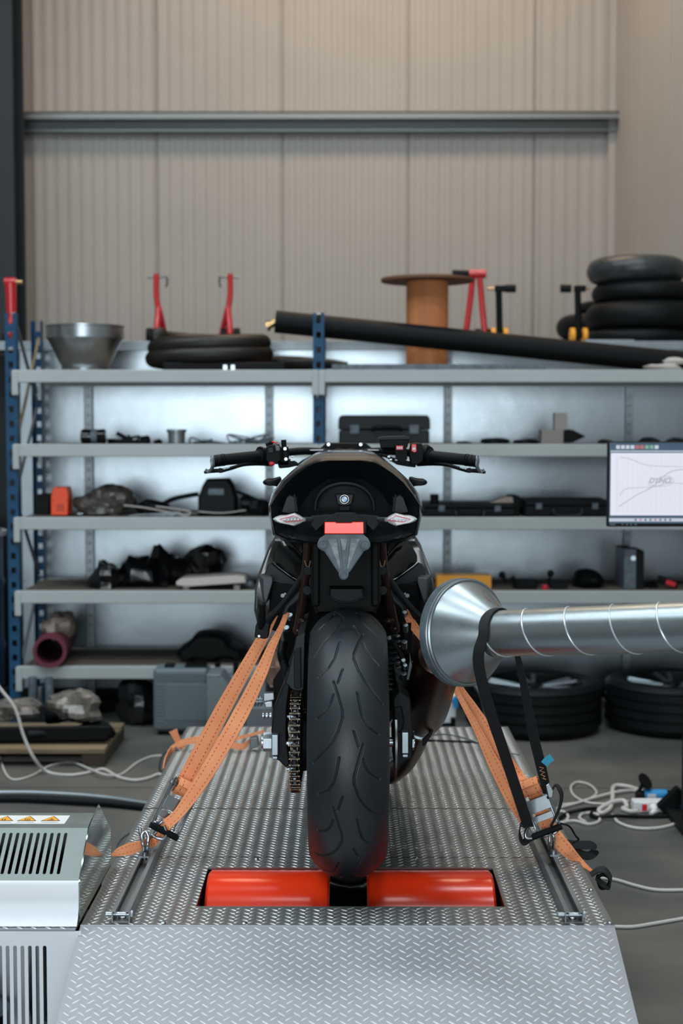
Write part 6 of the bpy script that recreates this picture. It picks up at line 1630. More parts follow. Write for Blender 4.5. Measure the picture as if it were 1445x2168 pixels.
# paddock stands
Yd = GF + 0.14
def stand_single(px, flip, label, py0=580, py1=716):
    t = thing('paddock_stand', (WX(px + 6, Yd), Yd, GTOP), label, 'paddock stand', 'red stands on top of the galvanised shelving')
    f = flip
    X = lambda x: px + (x) * f
    b = MB(); b.tube([W(X(0), py0, Yd), W(X(0), py0 + 45, Yd), W(X(5), py0 + 78, Yd)], 0.016, n=12, sub=4); b.build('handle_bar', M['red'], t)
    b = MB(); b.tube([W(X(5), py0 + 72, Yd), W(X(2), py0 + 100, Yd - .03), W(X(0), py1 - 8, Yd - .05)], 0.018, n=12); b.build('side_arm', M['red'], t)
    b = MB(); b.tube([W(X(5), py0 + 72, Yd), W(X(13), py0 + 105, Yd + .05), W(X(18), py1 - 6, Yd + .08)], 0.016, n=12); b.build('side_arm', M['red'], t)
    for dx in (-14, 12):
        b = MB(); p = W(X(dx), py1 - 12, Yd); b.cyl((p.x - 0.018, Yd, GTOP + 0.042), (p.x + 0.018, Yd, GTOP + 0.042), 0.042, n=24); b.build('wheel', M['black'], t, bevel=0.004)
    b = MB(); b.cyl(W(X(-18), py0 + 8, Yd), W(X(22), py0 + 6, Yd), 0.006, n=10); b.tube([W(X(22), py0 + 6, Yd), W(X(23), py0 + 18, Yd), W(X(20), py0 + 28, Yd)], 0.006, n=8, sub=3); b.build('cross_pin', M['steeldull'], t)
stand_single(331, 1, 'red paddock stand upright above the coiled hose, left one of the pair')
stand_single(487, -1, 'red paddock stand upright above the coiled hose, right one of the pair')
# red A shaped stand with black grip behind the reel
t = thing('paddock_stand', (WX(1006, Yd), Yd, GTOP), 'red A-shaped stand right of the wooden cable reel', 'paddock stand', 'red stands on top of the galvanised shelving')
b = MB(); b.tube([W(1000, 588, Yd), W(993, 650, Yd), W(985, 712, Yd)], 0.017, n=12); b.build('side_arm', M['red'], t)
b = MB(); b.tube([W(1015, 588, Yd), W(1020, 650, Yd), W(1026, 708, Yd)], 0.017, n=12); b.build('side_arm', M['red'], t)
b = MB(); b.cyl(W(992, 580, Yd), W(1028, 580, Yd), 0.024, n=20); b.build('head_tube', M['red'], t)
b = MB(); b.cyl(W(957, 579, Yd), W(992, 580, Yd), 0.02, n=20); b.build('grip', M['rubber'], t)
for x in (1010, 1036):
    b = MB(); p = WX(x, Yd); b.cyl((p - .016, Yd, GTOP + 0.04), (p + .016, Yd, GTOP + 0.04), 0.04, n=24); b.build('wheel', M['black'], t, bevel=0.004)
# red stand at the far left, its top above the blue post
t = thing('paddock_stand', (WX(24, Yd + .1), Yd + .1, GTOP), 'red stand top showing above the left blue post', 'paddock stand', 'red stands on top of the galvanised shelving')
Y9 = Yd + .1
b = MB(); b.lathe([(0.026, 0), (0.032, 0.17)], W(24, 665, Y9), W(22.5, 600, Y9) - W(24, 665, Y9), n=20); b.build('upright_tube', M['red'], t)
b = MB(); b.cyl(W(10, 597, Y9), W(34, 597, Y9), 0.024, n=20); b.build('head_tube', M['red'], t)
b = MB(); b.cyl(W(34, 597, Y9), W(47, 597, Y9), 0.012, n=14); b.build('pin', M['chaingold'], t)
b = MB(); b.tube([W(24, 662, Y9), W(22, 690, Y9), W(16, 714, Y9)], 0.02, n=12); b.build('side_arm', M['red'], t)
b = MB(); p = WX(16, Y9); b.cyl((p - .02, Y9, GTOP + 0.03), (p + .02, Y9, GTOP + 0.03), 0.03, n=20); b.build('wheel', M['black'], t)
# black stands with yellow wheels
def ystand(px, f, label, wy):
    Yq = Yd
    t = thing('front_stand', (WX(px, Yq), Yq, GTOP), label, 'paddock stand', 'black stands with yellow wheels')
    b = MB(); b.cyl(W(px, 608, Yq), W(px + 2, wy, Yq), 0.018, n=14); b.build('post', M['black'], t, bevel=0.001)
    b = MB(); b.bb(WX(px - 10, Yq), WX(px + 14, Yq), Yq - .02, Yq + .02, WZ(618, Yq), WZ(605, Yq)); b.build('head', M['black'], t, bevel=0.004)
    b = MB(); b.cyl(W(px + f * 14, 611, Yq), W(px + f * 36, 611, Yq), 0.022, n=18); b.build('grip', M['rubber'], t)
    b = MB(); b.cyl(W(px - f * 10, 611, Yq), W(px - f * 24, 611, Yq), 0.007, n=10); b.build('pin', M['chaingold'], t)
    for d in (-13, 13):
        b = MB(); x = WX(px + d, Yq); b.cyl((x - .013, Yq, GTOP + 0.042), (x + .013, Yq, GTOP + 0.042), 0.042, n=24); b.build('wheel', M['yellow'], t, bevel=0.003, label='yellow wheel')
    b = MB(); b.cyl((WX(px - 13, Yq), Yq, GTOP + 0.042), (WX(px + 13, Yq), Yq, GTOP + 0.042), 0.014, n=12); b.build('axle', M['black'], t)
ystand(1055, 1, 'black stand with yellow wheels right of the red A-shaped stand', 706)
ystand(1222, -1, 'black stand with yellow wheels in front of the tyre pile', 714)
# pile of tyres
def old_tyre(cx, cy, z, Ro, h, m, label, tilt=0.0):
    b = MB(); prof = []
    n = 20
    for k in range(n):
        a = 2 * PI * k / n
        prof.append((Ro - h * 0.62 + h * 0.62 * (abs(math.cos(a)) ** 0.8) * (1 if math.cos(a) > 0 else -0.75), h / 2 + h / 2 * math.sin(a)))
    b.lathe(prof, (cx, cy, z), (math.sin(tilt), 0, math.cos(tilt)), n=72, closed=True)
    return tag(b.build('used_tyre', m, sharp=50), label, 'tyre', 'used tyres piled on the right of the shelving')
Yy = GF + 0.38
zz = GTOP
k8 = Yy / 3010
lv = [(1352, 118, 726, 700, 'tyreold', 'used tyre at the bottom of the tall pile at the right'), (1362, 125, 698, 642, 'tyreold', 'broad used tyre second from the bottom of the tall pile'),
      (1362, 112, 640, 603, 'tyreold', 'used tyre third from the bottom of the tall pile, under the shiny one'), (1342, 103, 601, 550, 'tyreold2', 'shiny worn tyre on top of the tall pile')]
for (cx, w, yb_, yt_, mm, lab) in lv:
    h = (yb_ - yt_ + 4) * k8
    old_tyre(WX(cx, Yy), Yy, zz, w * k8, h, M[mm], lab)
    zz += h * 0.97
zz = GTOP
Y2 = Yy + 0.66
for (cx, w, h, lab) in ((1290, 112, 0.075, 'bottom tyre of the short pile behind the tall pile'), (1300, 124, 0.15, 'middle tyre of the short pile behind the tall pile'), (1335, 118, 0.08, 'top tyre of the short pile, hidden behind the tall pile')):
    old_tyre(WX(cx, Y2), Y2, zz, w * Y2 / 3010, h, M['tyreold'], lab); zz += h * 0.98
# white tray and panels on the top rail
b = MB(); b.bb(WX(1235, GF + .03), WX(1338, GF + .03), GF + 0.0, GF + 0.06, GTOP + 0.001, WZ(719, GF + .0)); tag(b.build('aluminium_profile', M['galv'], bevel=0.003), 'pale aluminium profile lying in front of the tyre pile', 'metal profile')

b = MB(); b.tube([W(82, 716, 7.5), W(36, 932, 7.12)], 0.008, n=8); tag(b.build('wooden_lath', M['pallet']), 'thin beige lath leaning inside the left end of the blue rack', 'lath')
# ---------------- second shelf
i = 1; z1 = onshelf(1)
cyl = thing('round_motor', (sx(193), Ys + 0.06, z1), 'small black cylindrical motor at the left of the second shelf', 'motor')
b = MB(); b.lathe([(0.03, 0), (0.036, 0.004), (0.038, 0.02), (0.036, 0.024), (0.036, 0.10), (0.038, 0.104), (0.038, 0.12), (0.03, 0.124)], Vector((sx(168), Ys + .05, z1 + 0.039)), (1, 0, 0), n=36); b.build('body', M['gloss'], cyl)
b = MB(); b.lathe([(0.037, 0), (0.037, 0.03)], Vector((sx(190), Ys + .05, z1 + 0.039)), (1, 0, 0), n=36); b.build('band', M['greypl'], cyl)
def clutter(name, label, cat, i, x0, x1, yt, m, seed, Y=Ys + .05, dy=0.06, amp=0.3, group=None, n=20):
    cx = (sx(x0, Y) + sx(x1, Y)) / 2; h = WZ(yt, Y) - onshelf(i)
    b = crumple((cx, Y + dy * 0.6, onshelf(i)), ((sx(x1, Y) - sx(x0, Y)) / 2.0, dy, h), seed, n=n, amp=amp)
    zmin = min(v[2] for v in b.v); b.v = [(x, y, z - zmin + onshelf(i)) for x, y, z in b.v]
    return tag(b.build(name, m, sharp=25), label, cat, group)
def wires(name, label, i, x0, x1, yt, m, seed, k=5, r=0.004, Y=Ys + .05, cat='cable'):
    rnd = random.Random(seed); b = MB(); z = onshelf(i)
    o = None
    pts = []
    xa, xb = sx(x0, Y), sx(x1, Y); h = WZ(yt, Y) - z
    for j in range(k * 5):
        pts.append(Vector((rnd.uniform(xa, xb), Y + rnd.uniform(-0.03, 0.14), z + r + rnd.uniform(0, max(0.001, h - 2 * r)) * (1 if j % 2 else 0))))
    b.tube(pts, r, n=8, sub=8)
    return tag(b.build(name, m), label, cat)
wires('wiring_loom', 'black wiring lying right of the round motor', 1, 222, 292, 918, M['black'], 4, 2, 0.006)
b = MB(); b.box((sx(262), Ys + .02, z1 + 0.035), (0.09, 0.03, 0.02), (0, 0.5, 0.2)); b.box((sx(270), Ys + .02, z1 + 0.012), (0.14, 0.04, 0.02), (0, 0.0, 0.2)); tag(b.build('hand_tool', M['black'], bevel=0.004), 'small black tool lying on the wiring of the second shelf', 'tool')
clutter('rubber_plug', 'small black lump left of the steel cup', 'car part', 1, 296, 318, 922, M['black'], 31, dy=0.03, amp=0.15)
clutter('rubber_plug', 'tiny dark lump just beside the steel cup', 'car part', 1, 324, 343, 930, M['black'], 32, dy=0.02, amp=0.15)
cp = Vector((sx(372), Ys + .03, z1)); cu = thing('steel_cup', tuple(cp), 'small steel cup on the second shelf', 'cup')
hh = WZ(909, Ys) - z1
b = MB(); b.lathe([(0.032, 0), (0.04, 0.0), (0.044, hh * 0.8), (0.050, hh * 0.82), (0.050, hh), (0.046, hh), (0.040, hh * 0.8), (0.036, 0.004)], cp, n=40, closed=True); b.build('body', M['galvdark'], cu)
b = MB(); b.lathe([(0, 0.002), (0.036, 0.002), (0.036, 0.006), (0, 0.006)], cp, n=30); b.build('base', M['steel'], cu)
wires('thin_cable', 'grey coiled wires right of the steel cup', 1, 396, 475, 925, M['greypl'], 8, 2, 0.004)
wires('thin_cable', 'tangle of thin dark grey wires on the second shelf left of the handlebar', 1, 470, 585, 916, M['greypl'], 9, 6, 0.0035)
hc_ = thing('hard_case', (sx(812), Ys + .1, z1), 'black hard case with a carrying handle standing on the second shelf above the motorcycle', 'case')
x0, x1 = sx(717, Ys), sx(909, Ys); zt2 = WZ(879, Ys)
zm = z1 + (zt2 - z1) * 0.5
b = MB(); b.prism([(x0, Ys, z1), (x1, Ys, z1), (x1, Ys, zm - .001), (x0, Ys, zm - .001)], (0, 0.3, 0)); b.build('lower_shell', M['matte2'], hc_, bevel=0.01)
b = MB(); b.prism([(x0 - .004, Ys - .004, zm), (x1 + .004, Ys - .004, zm), (x1 + .002, Ys - .004, zt2 - 0.015), (x1 - .012, Ys - .004, zt2), (x0 + .012, Ys - .004, zt2), (x0 - .002, Ys - .004, zt2 - 0.015)], (0, 0.308, 0)); b.build('lid', M['matte2'], hc_, bevel=0.008)
for x in (750, 876):
    b = MB(); b.bb(sx(x - 10), sx(x + 10), Ys - 0.016, Ys - 0.002, zm - 0.02, zm + 0.025); b.build('latch', M['greypl'], hc_, bevel=0.003)
b = MB(); b.tube([(sx(790), Ys - .005, zm), (sx(790), Ys - .03, zm + .0), (sx(795), Ys - .035, zm + 0.012), (sx(842), Ys - .035, zm + 0.012), (sx(847), Ys - .03, zm), (sx(847), Ys - .005, zm)], 0.009, n=12, sub=3); b.build('handle', M['black'], hc_)
# flat parts and little boxes
for (x0_, x1_, yt_, sd, lab) in ((965, 1000, 934, 41, 'flat dark part right of the throttle grip'), (1018, 1082, 927, 42, 'flat dark part in the middle of the right second shelf'), (1085, 1145, 929, 43, 'flat dark part left of the small boxes'), (1266, 1300, 930, 44, 'flat dark part behind the top left corner of the monitor'), (1352, 1400, 925, 45, 'flat dark part above the monitor'), (1412, 1450, 926, 46, 'flat dark part at the right edge above the monitor')):
    clutter('brake_pad', lab, 'car part', 1, x0_, x1_, yt_, M['matte2'], sd, dy=0.05, amp=0.12)
bx_ = box_item('carton', 'grey cardboard box on the second shelf under the small box', 'box', 1146, 1192, 910, 1, mat('grey_card', '#8b8783', rough=0.8), d=0.10, bevel=0.001)
b = MB(); z = WZ(910, Ys); b.bb(sx(1174), sx(1201), Ys + .01, Ys + 0.07, z, WZ(874, Ys)); sb = b.build('carton', mat('grey_card', '#97938d', rough=0.8), bevel=0.001); tag(sb, 'small cube shaped carton stacked on the grey box', 'box')
b = MB(); b.pprism([(1192, 937), (1196, 908), (1212, 910), (1240, 924), (1212, 937)], Ys + .02, 0.1); tag(b.build('wedge', M['black'], bevel=0.004), 'black wedge shaped part right of the small boxes', 'car part')

# ---------------- third shelf
z2 = onshelf(2)
ob = thing('orange_unit', (sx(126), Ys, z2), 'bright orange metal unit on the third shelf at the left', 'device')
b = MB(); b.pprism([(108, 1092), (108, 1052), (113, 1033), (141, 1033), (144, 1050), (143, 1092)], Ys, 0.12)
zmn = min(v[2] for v in b.v); b.v = [(x, y, z - zmn + z2 + .006) for x, y, z in b.v]; b.build('housing', M['orangebox'], ob, bevel=0.003)
for x in (114, 136):
    b = MB(); b.cyl((sx(x), Ys + .05, z2), (sx(x), Ys + .05, z2 + 0.008), 0.008, n=12); b.build('foot', M['black'], ob)
for k in range(3):
    b = MB(); b.bb(sx(118), sx(134), Ys - .001, Ys, z2 + 0.03 + 0.012 * k, z2 + 0.034 + 0.012 * k); b.build('vent', M['ink'], ob)
for x in (111, 140):
    b = MB(); b.cyl((sx(x), Ys - .002, WZ(1060, Ys)), (sx(x), Ys, WZ(1060, Ys)), 0.003, n=8); b.build('screw', M['ink'], ob)
box_item('storage_box', 'black box behind the orange unit on the third shelf', 'box', 70, 102, 1048, 2, M['matte'], Y=Ys + .15, d=0.2)
clutter('metal_part', 'small pale metal part at the foot of the orange unit', 'car part', 2, 148, 181, 1083, M['alloy'], 51, dy=0.03, amp=0.1)
clutter('plastic_bag', 'crumpled dark transparent bag on the third shelf', 'bag', 2, 160, 272, 1036, mat('smoked_film', '#4d4a46', rough=0.25, spec=0.7, bump=0.9, bscale=26, dist=0.012, var=0.5, vscale=16), 52, dy=0.12, amp=0.3, n=26)
clutter('fairing_part', 'dark curved parts between the bag and the black bucket shape', 'car part', 2, 282, 355, 1060, M['matte'], 53, dy=0.08, amp=0.2)
wires('wire_rack', 'pale wire frame lying at the front of the third shelf', 2, 262, 420, 1082, M['galvdark'], 55, 3, 0.004, Y=Ys - .02, cat='frame')
b = MB(); b.tube([W(262, 1070, Ys), W(300, 1074, Ys), W(350, 1083, Ys), W(392, 1092, Ys - .02), W(398, 1082, Ys), W(330, 1072, Ys)], 0.004, n=8, sub=5); tag(b.build('wire_hoop', M['rag']), 'long thin pale rod bent along the third shelf', 'rod')
b = MB(); b.tube([W(340, 1070, Ys + .1), W(365, 1057, Ys + .1), W(395, 1050, Ys + .1), W(420, 1046, Ys + .1)], 0.012, n=10, sub=5); tag(b.build('arched_tube', M['black']), 'black curved tube leading left from the bucket shape', 'tube')
bk = thing('bucket_seat', (sx(458), Ys + .1, z2), 'black moulded bucket shaped part on the third shelf below the left handlebar grip', 'car part')
b = MB(); dome(b, [(419, 1074), (419, 1042), (428, 1022), (436, 1010), (482, 1009), (492, 1020), (500, 1044), (500, 1074)], Ys + .02, 0.12, steps=((0.88, 0), (1.0, 0.02)))
zmn = min(v[2] for v in b.v); zc = z2 - zmn; b.v = [(x, y, z + zc * (1 - (z - zmn) / 0.2)) for x, y, z in b.v]; b.build('shell', M['matte'], bk)
b = MB(); b.pprism([(441, 1035), (473, 1035), (474, 1048), (440, 1048)], Ys + .012, 0.02); b.build('pad', M['greypl'], bk, bevel=0.002)
clutter('wiring_loom', 'tangled dark cables right of the bucket shape', 'cable', 2, 500, 545, 1052, M['matte2'], 57, dy=0.07, amp=0.35)
clutter('rubber_boot', 'rounded black part at the right end of the left third shelf', 'car part', 2, 538, 570, 1058, M['black'], 58, dy=0.06, amp=0.12)
b = MB(); b.tube([W(500, 1040, Ys + .1), W(530, 1052, Ys + .1), W(560, 1066, Ys + .1)], 0.008, n=8, sub=5); tag(b.build('control_cable', M['black']), 'black cable sloping down right of the bucket shape', 'cable')
b = MB(); b.ribbon([W(420, 1083, Ys - .05), W(470, 1086, Ys - .05), W(520, 1080, Ys - .04)], 0.02, 0.003, (0, 1, 0), sub=6); tag(b.build('rail_strip', M['rag']), 'pale curved strip at the front of the third shelf below the bucket shape', 'strip')
def slim_case(x0, x1, yt, label, open_=False):
    t = thing('tool_case', (sx((x0 + x1) / 2), Ys + .1, z2), label, 'case', 'flat black tool cases on the third shelf')
    xa, xb = sx(x0), sx(x1); zt = WZ(yt, Ys); zm = z2 + (zt - z2) * 0.62
    b = MB(); b.bb(xa, xb, Ys, Ys + 0.28, z2, zm - .001); b.build('lower_shell', M['matte'], t, bevel=0.008)
    b = MB(); b.bb(xa, xb, Ys, Ys + 0.28, zm, zt); b.build('lid', M['matte'], t, bevel=0.008)
    xm = (xa + xb) / 2
    b = MB(); b.tube([(xm - .07, Ys - .002, zm + .005), (xm - .07, Ys - .03, zm - .02), (xm - .055, Ys - .035, zm - .045), (xm + .055, Ys - .035, zm - .045), (xm + .07, Ys - .03, zm - .02), (xm + .07, Ys - .002, zm + .005)], 0.008, n=10, sub=3); b.build('handle', M['matte2'], t)
    for d in (-.14, .14):
        b = MB(); b.bb(xm + d - .015, xm + d + .015, Ys - .008, Ys, zm - .015, zm + .015); b.build('latch', M['greypl'], t, bevel=0.002)
    return zt
zc1 = slim_case(897, 1092, 1066, 'flat black tool case left of the other, right beside the motorcycle tail')
zc2 = slim_case(1112, 1290, 1058, 'flat black tool case next to the monitor on the third shelf')
b = MB(); b.cyl((sx(921), Ys + .05, zc1), (sx(921), Ys + .05, WZ(1047, Ys)), 0.022, n=20); tag(b.build('small_canister', M['black'], bevel=0.003), 'small black canister standing on the left flat case', 'canister')
b = MB(); b.prism([Vector((sx(1040), Ys + .05, zc1 + .001)), Vector((sx(1090), Ys + .05, zc1 + .001)), Vector((sx(1088), Ys + .05, zc1 + .03)), Vector((sx(1070), Ys + .05, zc1 + .03))], (0, 0.1, 0)); tag(b.build('leaflet', M['paper'], bevel=0.001), 'pale leaflet lying on the left flat case', 'paper')
b = MB(); b.box((sx(1094), Ys + .16, z2 + 0.05), (0.05, 0.2, 0.10)); tag(b.build('storage_box', M['black'], bevel=0.006), 'small black box between the two flat tool cases', 'box')

# ---------------- fourth shelf
z3 = onshelf(3)
clutter('bin_bag', 'shiny black bag at the left end of the fourth shelf', 'bag', 3, 180, 268, 1194, M['binbag'], 61, dy=0.12, amp=0.34, n=14)
clutter('bin_bag', 'shiny black bag in the middle of the group on the fourth shelf', 'bag', 3, 246, 330, 1182, M['binbag'], 62, dy=0.13, Y=Ys + .09, amp=0.34, n=14)
clutter('bin_bag', 'tall shiny black bag right of the middle one on the fourth shelf', 'bag', 3, 300, 385, 1164, M['binbag'], 63, dy=0.13, Y=Ys + .10, amp=0.34, n=14)
clutter('bin_bag', 'peaked black bag behind the pale tray on the fourth shelf', 'bag', 3, 388, 474, 1156, M['binbag'], 64, dy=0.13, Y=Ys + .2, amp=0.34, n=14)
tr = thing('metal_tray', (sx(440), Ys, z3), 'pale flat metal tray on the fourth shelf in front of the black bags', 'tray')
b = MB(); b.pprism([(372, 1232), (384, 1226), (500, 1219), (518, 1222), (520, 1234), (400, 1242), (374, 1240)], Ys - .05, 0.22); b.build('plate', M['rag'], tr, bevel=0.004)
for x in (392, 500):
    b = MB(); b.bb(sx(x - 6), sx(x + 6), Ys - .02, Ys + .1, z3, WZ(1238, Ys)); b.build('foot', M['rag'], tr)
clutter('metal_part', 'small dark fitting at the right end of the pale tray', 'car part', 3, 505, 538, 1228, M['greypl'], 66, dy=0.05, amp=0.25)
box_item('yellow_box', 'orange yellow box behind the duct cone on the fourth shelf', 'box', 925, 1042, 1219, 3, M['yellow'], d=0.15, bevel=0.003, Y=Ys + .02)
# camera arms and small parts right
ar = thing('clamp_arm', (sx(1085), Ys, z3), 'black jointed clamp arm on the fourth shelf right of the cone', 'clamp')
b = MB(); b.tube([W(1060, 1214, Ys), W(1072, 1232, Ys), W(1085, 1222, Ys), W(1095, 1238, Ys)], 0.010, n=10); b.build('arm', M['black'], ar)
b = MB(); b.ball(W(1062, 1217, Ys), 0.018, n=14); b.build('joint', M['black'], ar)
b = MB(); b.bb(sx(1090), sx(1140), Ys, Ys + .08, z3, WZ(1228, Ys)); b.build('base', M['black'], ar, bevel=0.008)
t = thing('lamp_stand', (sx(1162), Ys, z3), 'small black stand with a red foot on the fourth shelf', 'stand')
b = MB(); b.cyl(W(1160, 1240, Ys), W(1165, 1213, Ys), 0.007, n=10); b.build('stem', M['black'], t)
b = MB(); b.ball(W(1165, 1214, Ys), 0.018, n=14); b.build('head', M['black'], t)
b = MB(); b.cyl((sx(1156), Ys, z3), (sx(1156), Ys, z3 + 0.022), 0.016, n=16); b.build('foot', M['redpl'], t)
box_item('flat_box', 'flat dark box beside the little red footed stand', 'box', 1171, 1205, 1237, 3, M['matte'], d=0.1)
hg = clutter('gear_bag', 'rounded black bag on the fourth shelf left of the tall case', 'bag', 3, 1216, 1287, 1207, M['black'], 71, dy=0.12, amp=0.07, n=24)
sp = thing('speaker_box', (sx(1345), Ys, z3), 'tall slim dark grey box standing on the fourth shelf', 'speaker')
b = MB(); b.bb(sx(1324), sx(1350), Ys, Ys + .24, z3, WZ(1162, Ys)); b.build('housing', M['greypl'], sp, bevel=0.004)
b = MB(); b.bb(sx(1350), sx(1367), Ys + .005, Ys + .24, z3, WZ(1166, Ys)); b.build('side_panel', M['matte'], sp, bevel=0.003)
b = MB(); b.cyl(W(1340, 1182, Ys - .004), W(1340, 1182, Ys), 0.012, n=20); b.build('dial', M['alloy'], sp)
wires('charger_cable', 'coiled black cable right of the tall slim box', 3, 1372, 1398, 1228, M['black'], 75, 3, 0.006)
t = thing('cordless_tool', (sx(1420), Ys, z3), 'red and black tool at the right edge of the fourth shelf', 'tool')
b = MB(); b.box((sx(1420), Ys + .03, z3 + 0.035), (0.10, 0.05, 0.035), (0, 0.35, 0)); b.build('body', M['black'], t, bevel=0.006)
b = MB(); b.box((sx(1424), Ys + .02, z3 + 0.03), (0.05, 0.05, 0.025), (0, 0.35, 0)); b.build('red_grip', M['redpl'], t, bevel=0.004)

# ---------------- bottom shelf
z4 = onshelf(4)
rl = thing('cardboard_tube', (sx(110), Ys, z4), 'maroon cardboard tube lying end-on on the bottom left shelf', 'tube')
cr_ = 0.083
p0 = Vector((sx(99, Ys - .14), Ys - .14, z4 + cr_)); p1 = Vector((sx(122, 7.5), 7.5, z4 + cr_))
b = MB(); L_ = (p1 - p0).length
b.lathe([(cr_, 0), (cr_, L_), (cr_ * 0.78, L_), (cr_ * 0.78, 0)], p0, p1 - p0, n=48, closed=True); b.build('tube', M['pink'], rl)
b = MB(); b.lathe([(0, L_ - 0.02), (cr_ * 0.775, L_ - 0.02), (cr_ * 0.775, L_ - 0.015), (0, L_ - 0.015)], p0, p1 - p0, n=32); b.build('shade_disc', M['black'], rl)  # black disc added inside the far end to keep the opening dark
q = crumple((sx(118, Ys + .1), Ys + 0.12, z4 + cr_ * 1.45), (0.075, 0.16, 0.13), 81, n=22, amp=0.25)
tag(q.build('crumpled_paper', M['paper'], sharp=20), 'crumpled pale paper stuffed on top of the maroon tube', 'paper')
sd = thing('motorcycle_saddle', (sx(448), Ys + .1, z4), 'black saddle shaped part on the bottom shelf above the grey tool case', 'seat')
b = MB(); dome(b, [(374, 1388), (378, 1376), (392, 1368), (400, 1360), (412, 1347), (440, 1343), (466, 1346), (480, 1354), (486, 1368), (506, 1376), (518, 1386), (510, 1394), (490, 1388), (466, 1390), (448, 1396), (430, 1390), (410, 1389), (388, 1395)], Ys, 0.2, steps=((0.85, 0), (1.0, 0.03)), sub=2); b.build('pad', M['black'], sd)
for x in (398, 447, 480):
    b = MB(); b.cyl((sx(x), Ys + .08, z4), (sx(x), Ys + .08, z4 + 0.06), 0.015, n=12); b.build('bracket', M['black'], sd)

# ------------------------------------------------------------------ monitor
Yn = 5.2
mo = thing('monitor', (WX(1470, Yn), Yn + 0.1, 0), 'flat computer monitor showing a power curve at the right edge of the frame', 'monitor')
mx0, mx1 = WX(1288, Yn), WX(1288, Yn) + 0.56
mz0, mz1 = WZ(1115, Yn), WZ(935, Yn)
b = MB(); b.bb(mx0, mx1, Yn, Yn + 0.035, mz0, mz1); b.build('bezel', M['matte'], mo, bevel=0.003)
def emis(name, col, s=1.0):
    m = mat(name, '#000000', rough=0.3, emit=col, estr=s); return m
E_ = {'bg': emis('screen_window', '#46627a', 0.55), 'pl': emis('screen_plot', '#dfe3ef', 0.8), 'bar': emis('screen_titlebar', '#41576e', 0.6), 'ic': emis('screen_icon', '#c9d6e2', 0.7), 'grid': emis('screen_grid', '#c3c9d6', 0.75),
      'cv': emis('screen_curve', '#8b8f9e', 0.7), 'tk': emis('screen_taskbar', '#c2cbd8', 0.75), 'lg': emis('screen_logo', '#b4b8c4', 0.75), 'rd': emis('screen_icon_red', '#b86a72', 0.7), 'gn': emis('screen_icon_green', '#7fae9a', 0.7)}
scr = MB(); bz = 0.004
scr.bb(mx0 + bz, mx1 - bz, Yn - 0.0008, Yn, mz0 + 0.012, mz1 - 0.004); scr = scr.build('screen', E_['bg'], mo, label='lit screen with a graph')
def srect(name, m, x0, x1, y0, y1, lay=1, real=None):
    b = MB(); xr_ = WX(x1, Yn) if real is None else real
    b.bb(WX(x0, Yn), xr_, Yn - 0.0008 - 0.0003 * lay, Yn - 0.0007, WZ(y1, Yn), WZ(y0, Yn)); return b.build(name, m, scr)
XR = mx1 - bz - 0.004
srect('title_bar', E_['bar'], 1290, 0, 939, 944, 1, XR)
for k in range(9):
    srect('toolbar_icon', (E_['ic'], E_['ic'], E_['ic'], E_['ic'], E_['rd'], E_['rd'], E_['gn'], E_['gn'], E_['ic'])[k], 1304 + k * 10.2, 1312 + k * 10.2, 942.5, 950.5, 2)
srect('menu_strip', E_['tk'], 1292, 0, 954, 956.5, 2, XR)
srect('plot_area', E_['pl'], 1293, 0, 959, 1091, 2, XR)
srect('task_bar', E_['tk'], 1291, 0, 1097, 1104, 2, XR)
for k in range(8):
    srect('task_icon', E_['rd'] if k in (1, 4) else E_['bar'], 1345 + k * 10.5, 1349 + k * 10.5, 1098.5, 1102.5, 3)
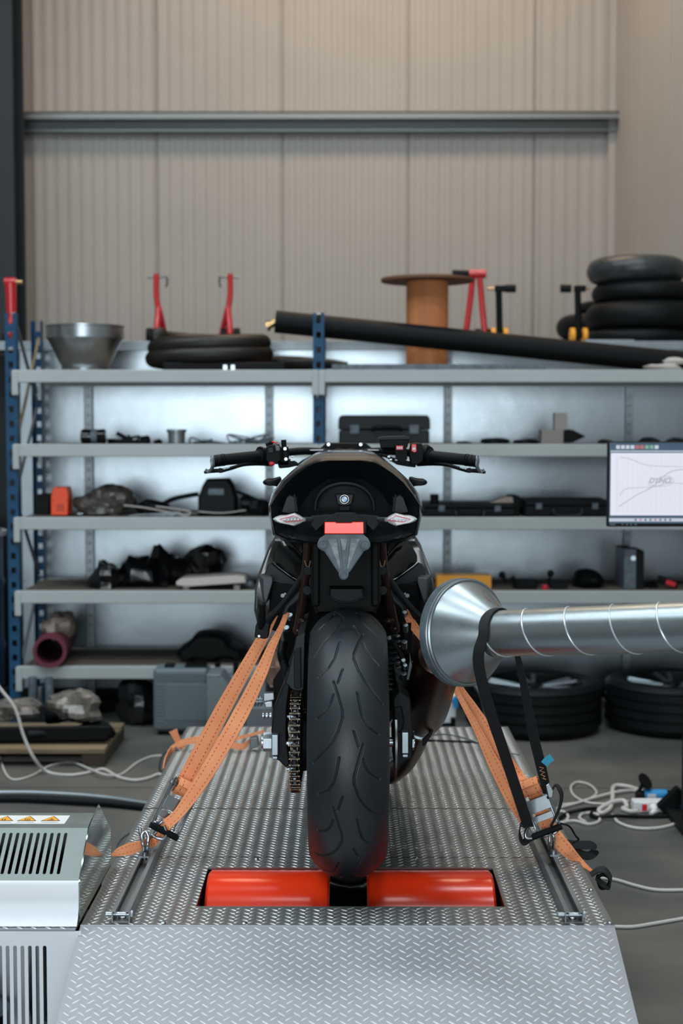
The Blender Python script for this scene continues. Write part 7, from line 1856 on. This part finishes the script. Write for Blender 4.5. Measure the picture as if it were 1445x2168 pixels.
# grid of the plot
b = MB()
xg0_, xg1_ = WX(1309, Yn), XR - 0.01
for k in range(28):
    z = WZ(966 + k * 4.4, Yn); b.bb(xg0_, xg1_, Yn - 0.0017, Yn - 0.0014, z - 0.00025, z + 0.00025)
for k in range(30):
    x = xg0_ + k * (xg1_ - xg0_) / 29; b.bb(x - 0.00025, x + 0.00025, Yn - 0.0017, Yn - 0.0014, WZ(1086, Yn), WZ(964, Yn))
b.build('plot_grid', E_['grid'], scr)['kind'] = 'stuff'
b = MB()
for k in range(22):
    z = WZ(968 + k * 5.4, Yn); b.bb(WX(1303.5, Yn), WX(1307.5, Yn), Yn - 0.0017, Yn - 0.0014, z - 0.0006, z + 0.0006)
b.build('axis_numbers', E_['cv'], scr)['kind'] = 'stuff'
def crv(pts, r_=0.0008):
    b = MB(); b.tube([Vector((WX(x, Yn), Yn - 0.0020, WZ(y, Yn))) for x, y in pts], r_, n=5, sub=6); b.build('curve', E_['cv'], scr)
crv([(1311, 1072), (1330, 1060), (1352, 1046), (1376, 1034), (1394, 1020), (1412, 1003), (1428, 996), (1446, 994), (1475, 992), (1520, 1000)], 0.001)
crv([(1313, 1050), (1318, 1040), (1330, 1034), (1360, 1032), (1390, 1030), (1415, 1022), (1446, 1024), (1500, 1030)], 0.0007)
crv([(1313, 968), (1335, 972), (1352, 979), (1372, 985), (1400, 987), (1446, 988), (1500, 989)], 0.0007)
mwt = Matrix.Translation((WX(1396, Yn), Yn - 0.0019, WZ(1018, Yn))) @ Matrix.Rotation(PI / 2, 4, 'X')
text_mesh('screen_logo', 'DYNO', 0.027, E_['lg'], scr, mwt, shear=0.35, extrude=0.0001, bold=0.0014)
b = MB(); b.tube([Vector((WX(x, Yn), Yn - 0.0019, WZ(y, Yn))) for x, y in ((1372, 1026), (1395, 1029), (1416, 1027), (1426, 1018), (1420, 1010), (1408, 1008), (1396, 1010))], 0.0012, n=6, sub=6); b.build('logo_swoosh', E_['lg'], scr)
b = MB()
for k, w in enumerate((8, 3, 3, 3, 3)):
    pass
for k in range(5):
    x = (1292, 1318, 1327, 1336, 1345)[k]; wv = (12, 3, 4, 3, 4)[k]
    b.bb(WX(x, Yn), WX(x + wv, Yn), Yn - 0.0006, Yn, WZ(1112, Yn), WZ(1108.5, Yn))
b.build('bezel_marks', M['greypl'], mo)
xs_ = WX(1288, Yn) + 0.33
b = MB(); b.bb(xs_ - 0.03, xs_ + 0.03, Yn + 0.04, Yn + 0.07, 0.03, mz0 + 0.12); b.build('pole', M['matte'], mo, bevel=0.004)
b = MB(); b.bb(xs_ - 0.05, xs_ + 0.05, Yn + 0.034, Yn + 0.045, mz0 + 0.04, mz0 + 0.14); b.build('mount_plate', M['matte'], mo)
b = MB(); b.bb(xs_ - 0.06, xs_ + 0.32, Yn - 0.15, Yn + 0.3, 0.0, 0.03); b.build('base', M['matte'], mo, bevel=0.006)
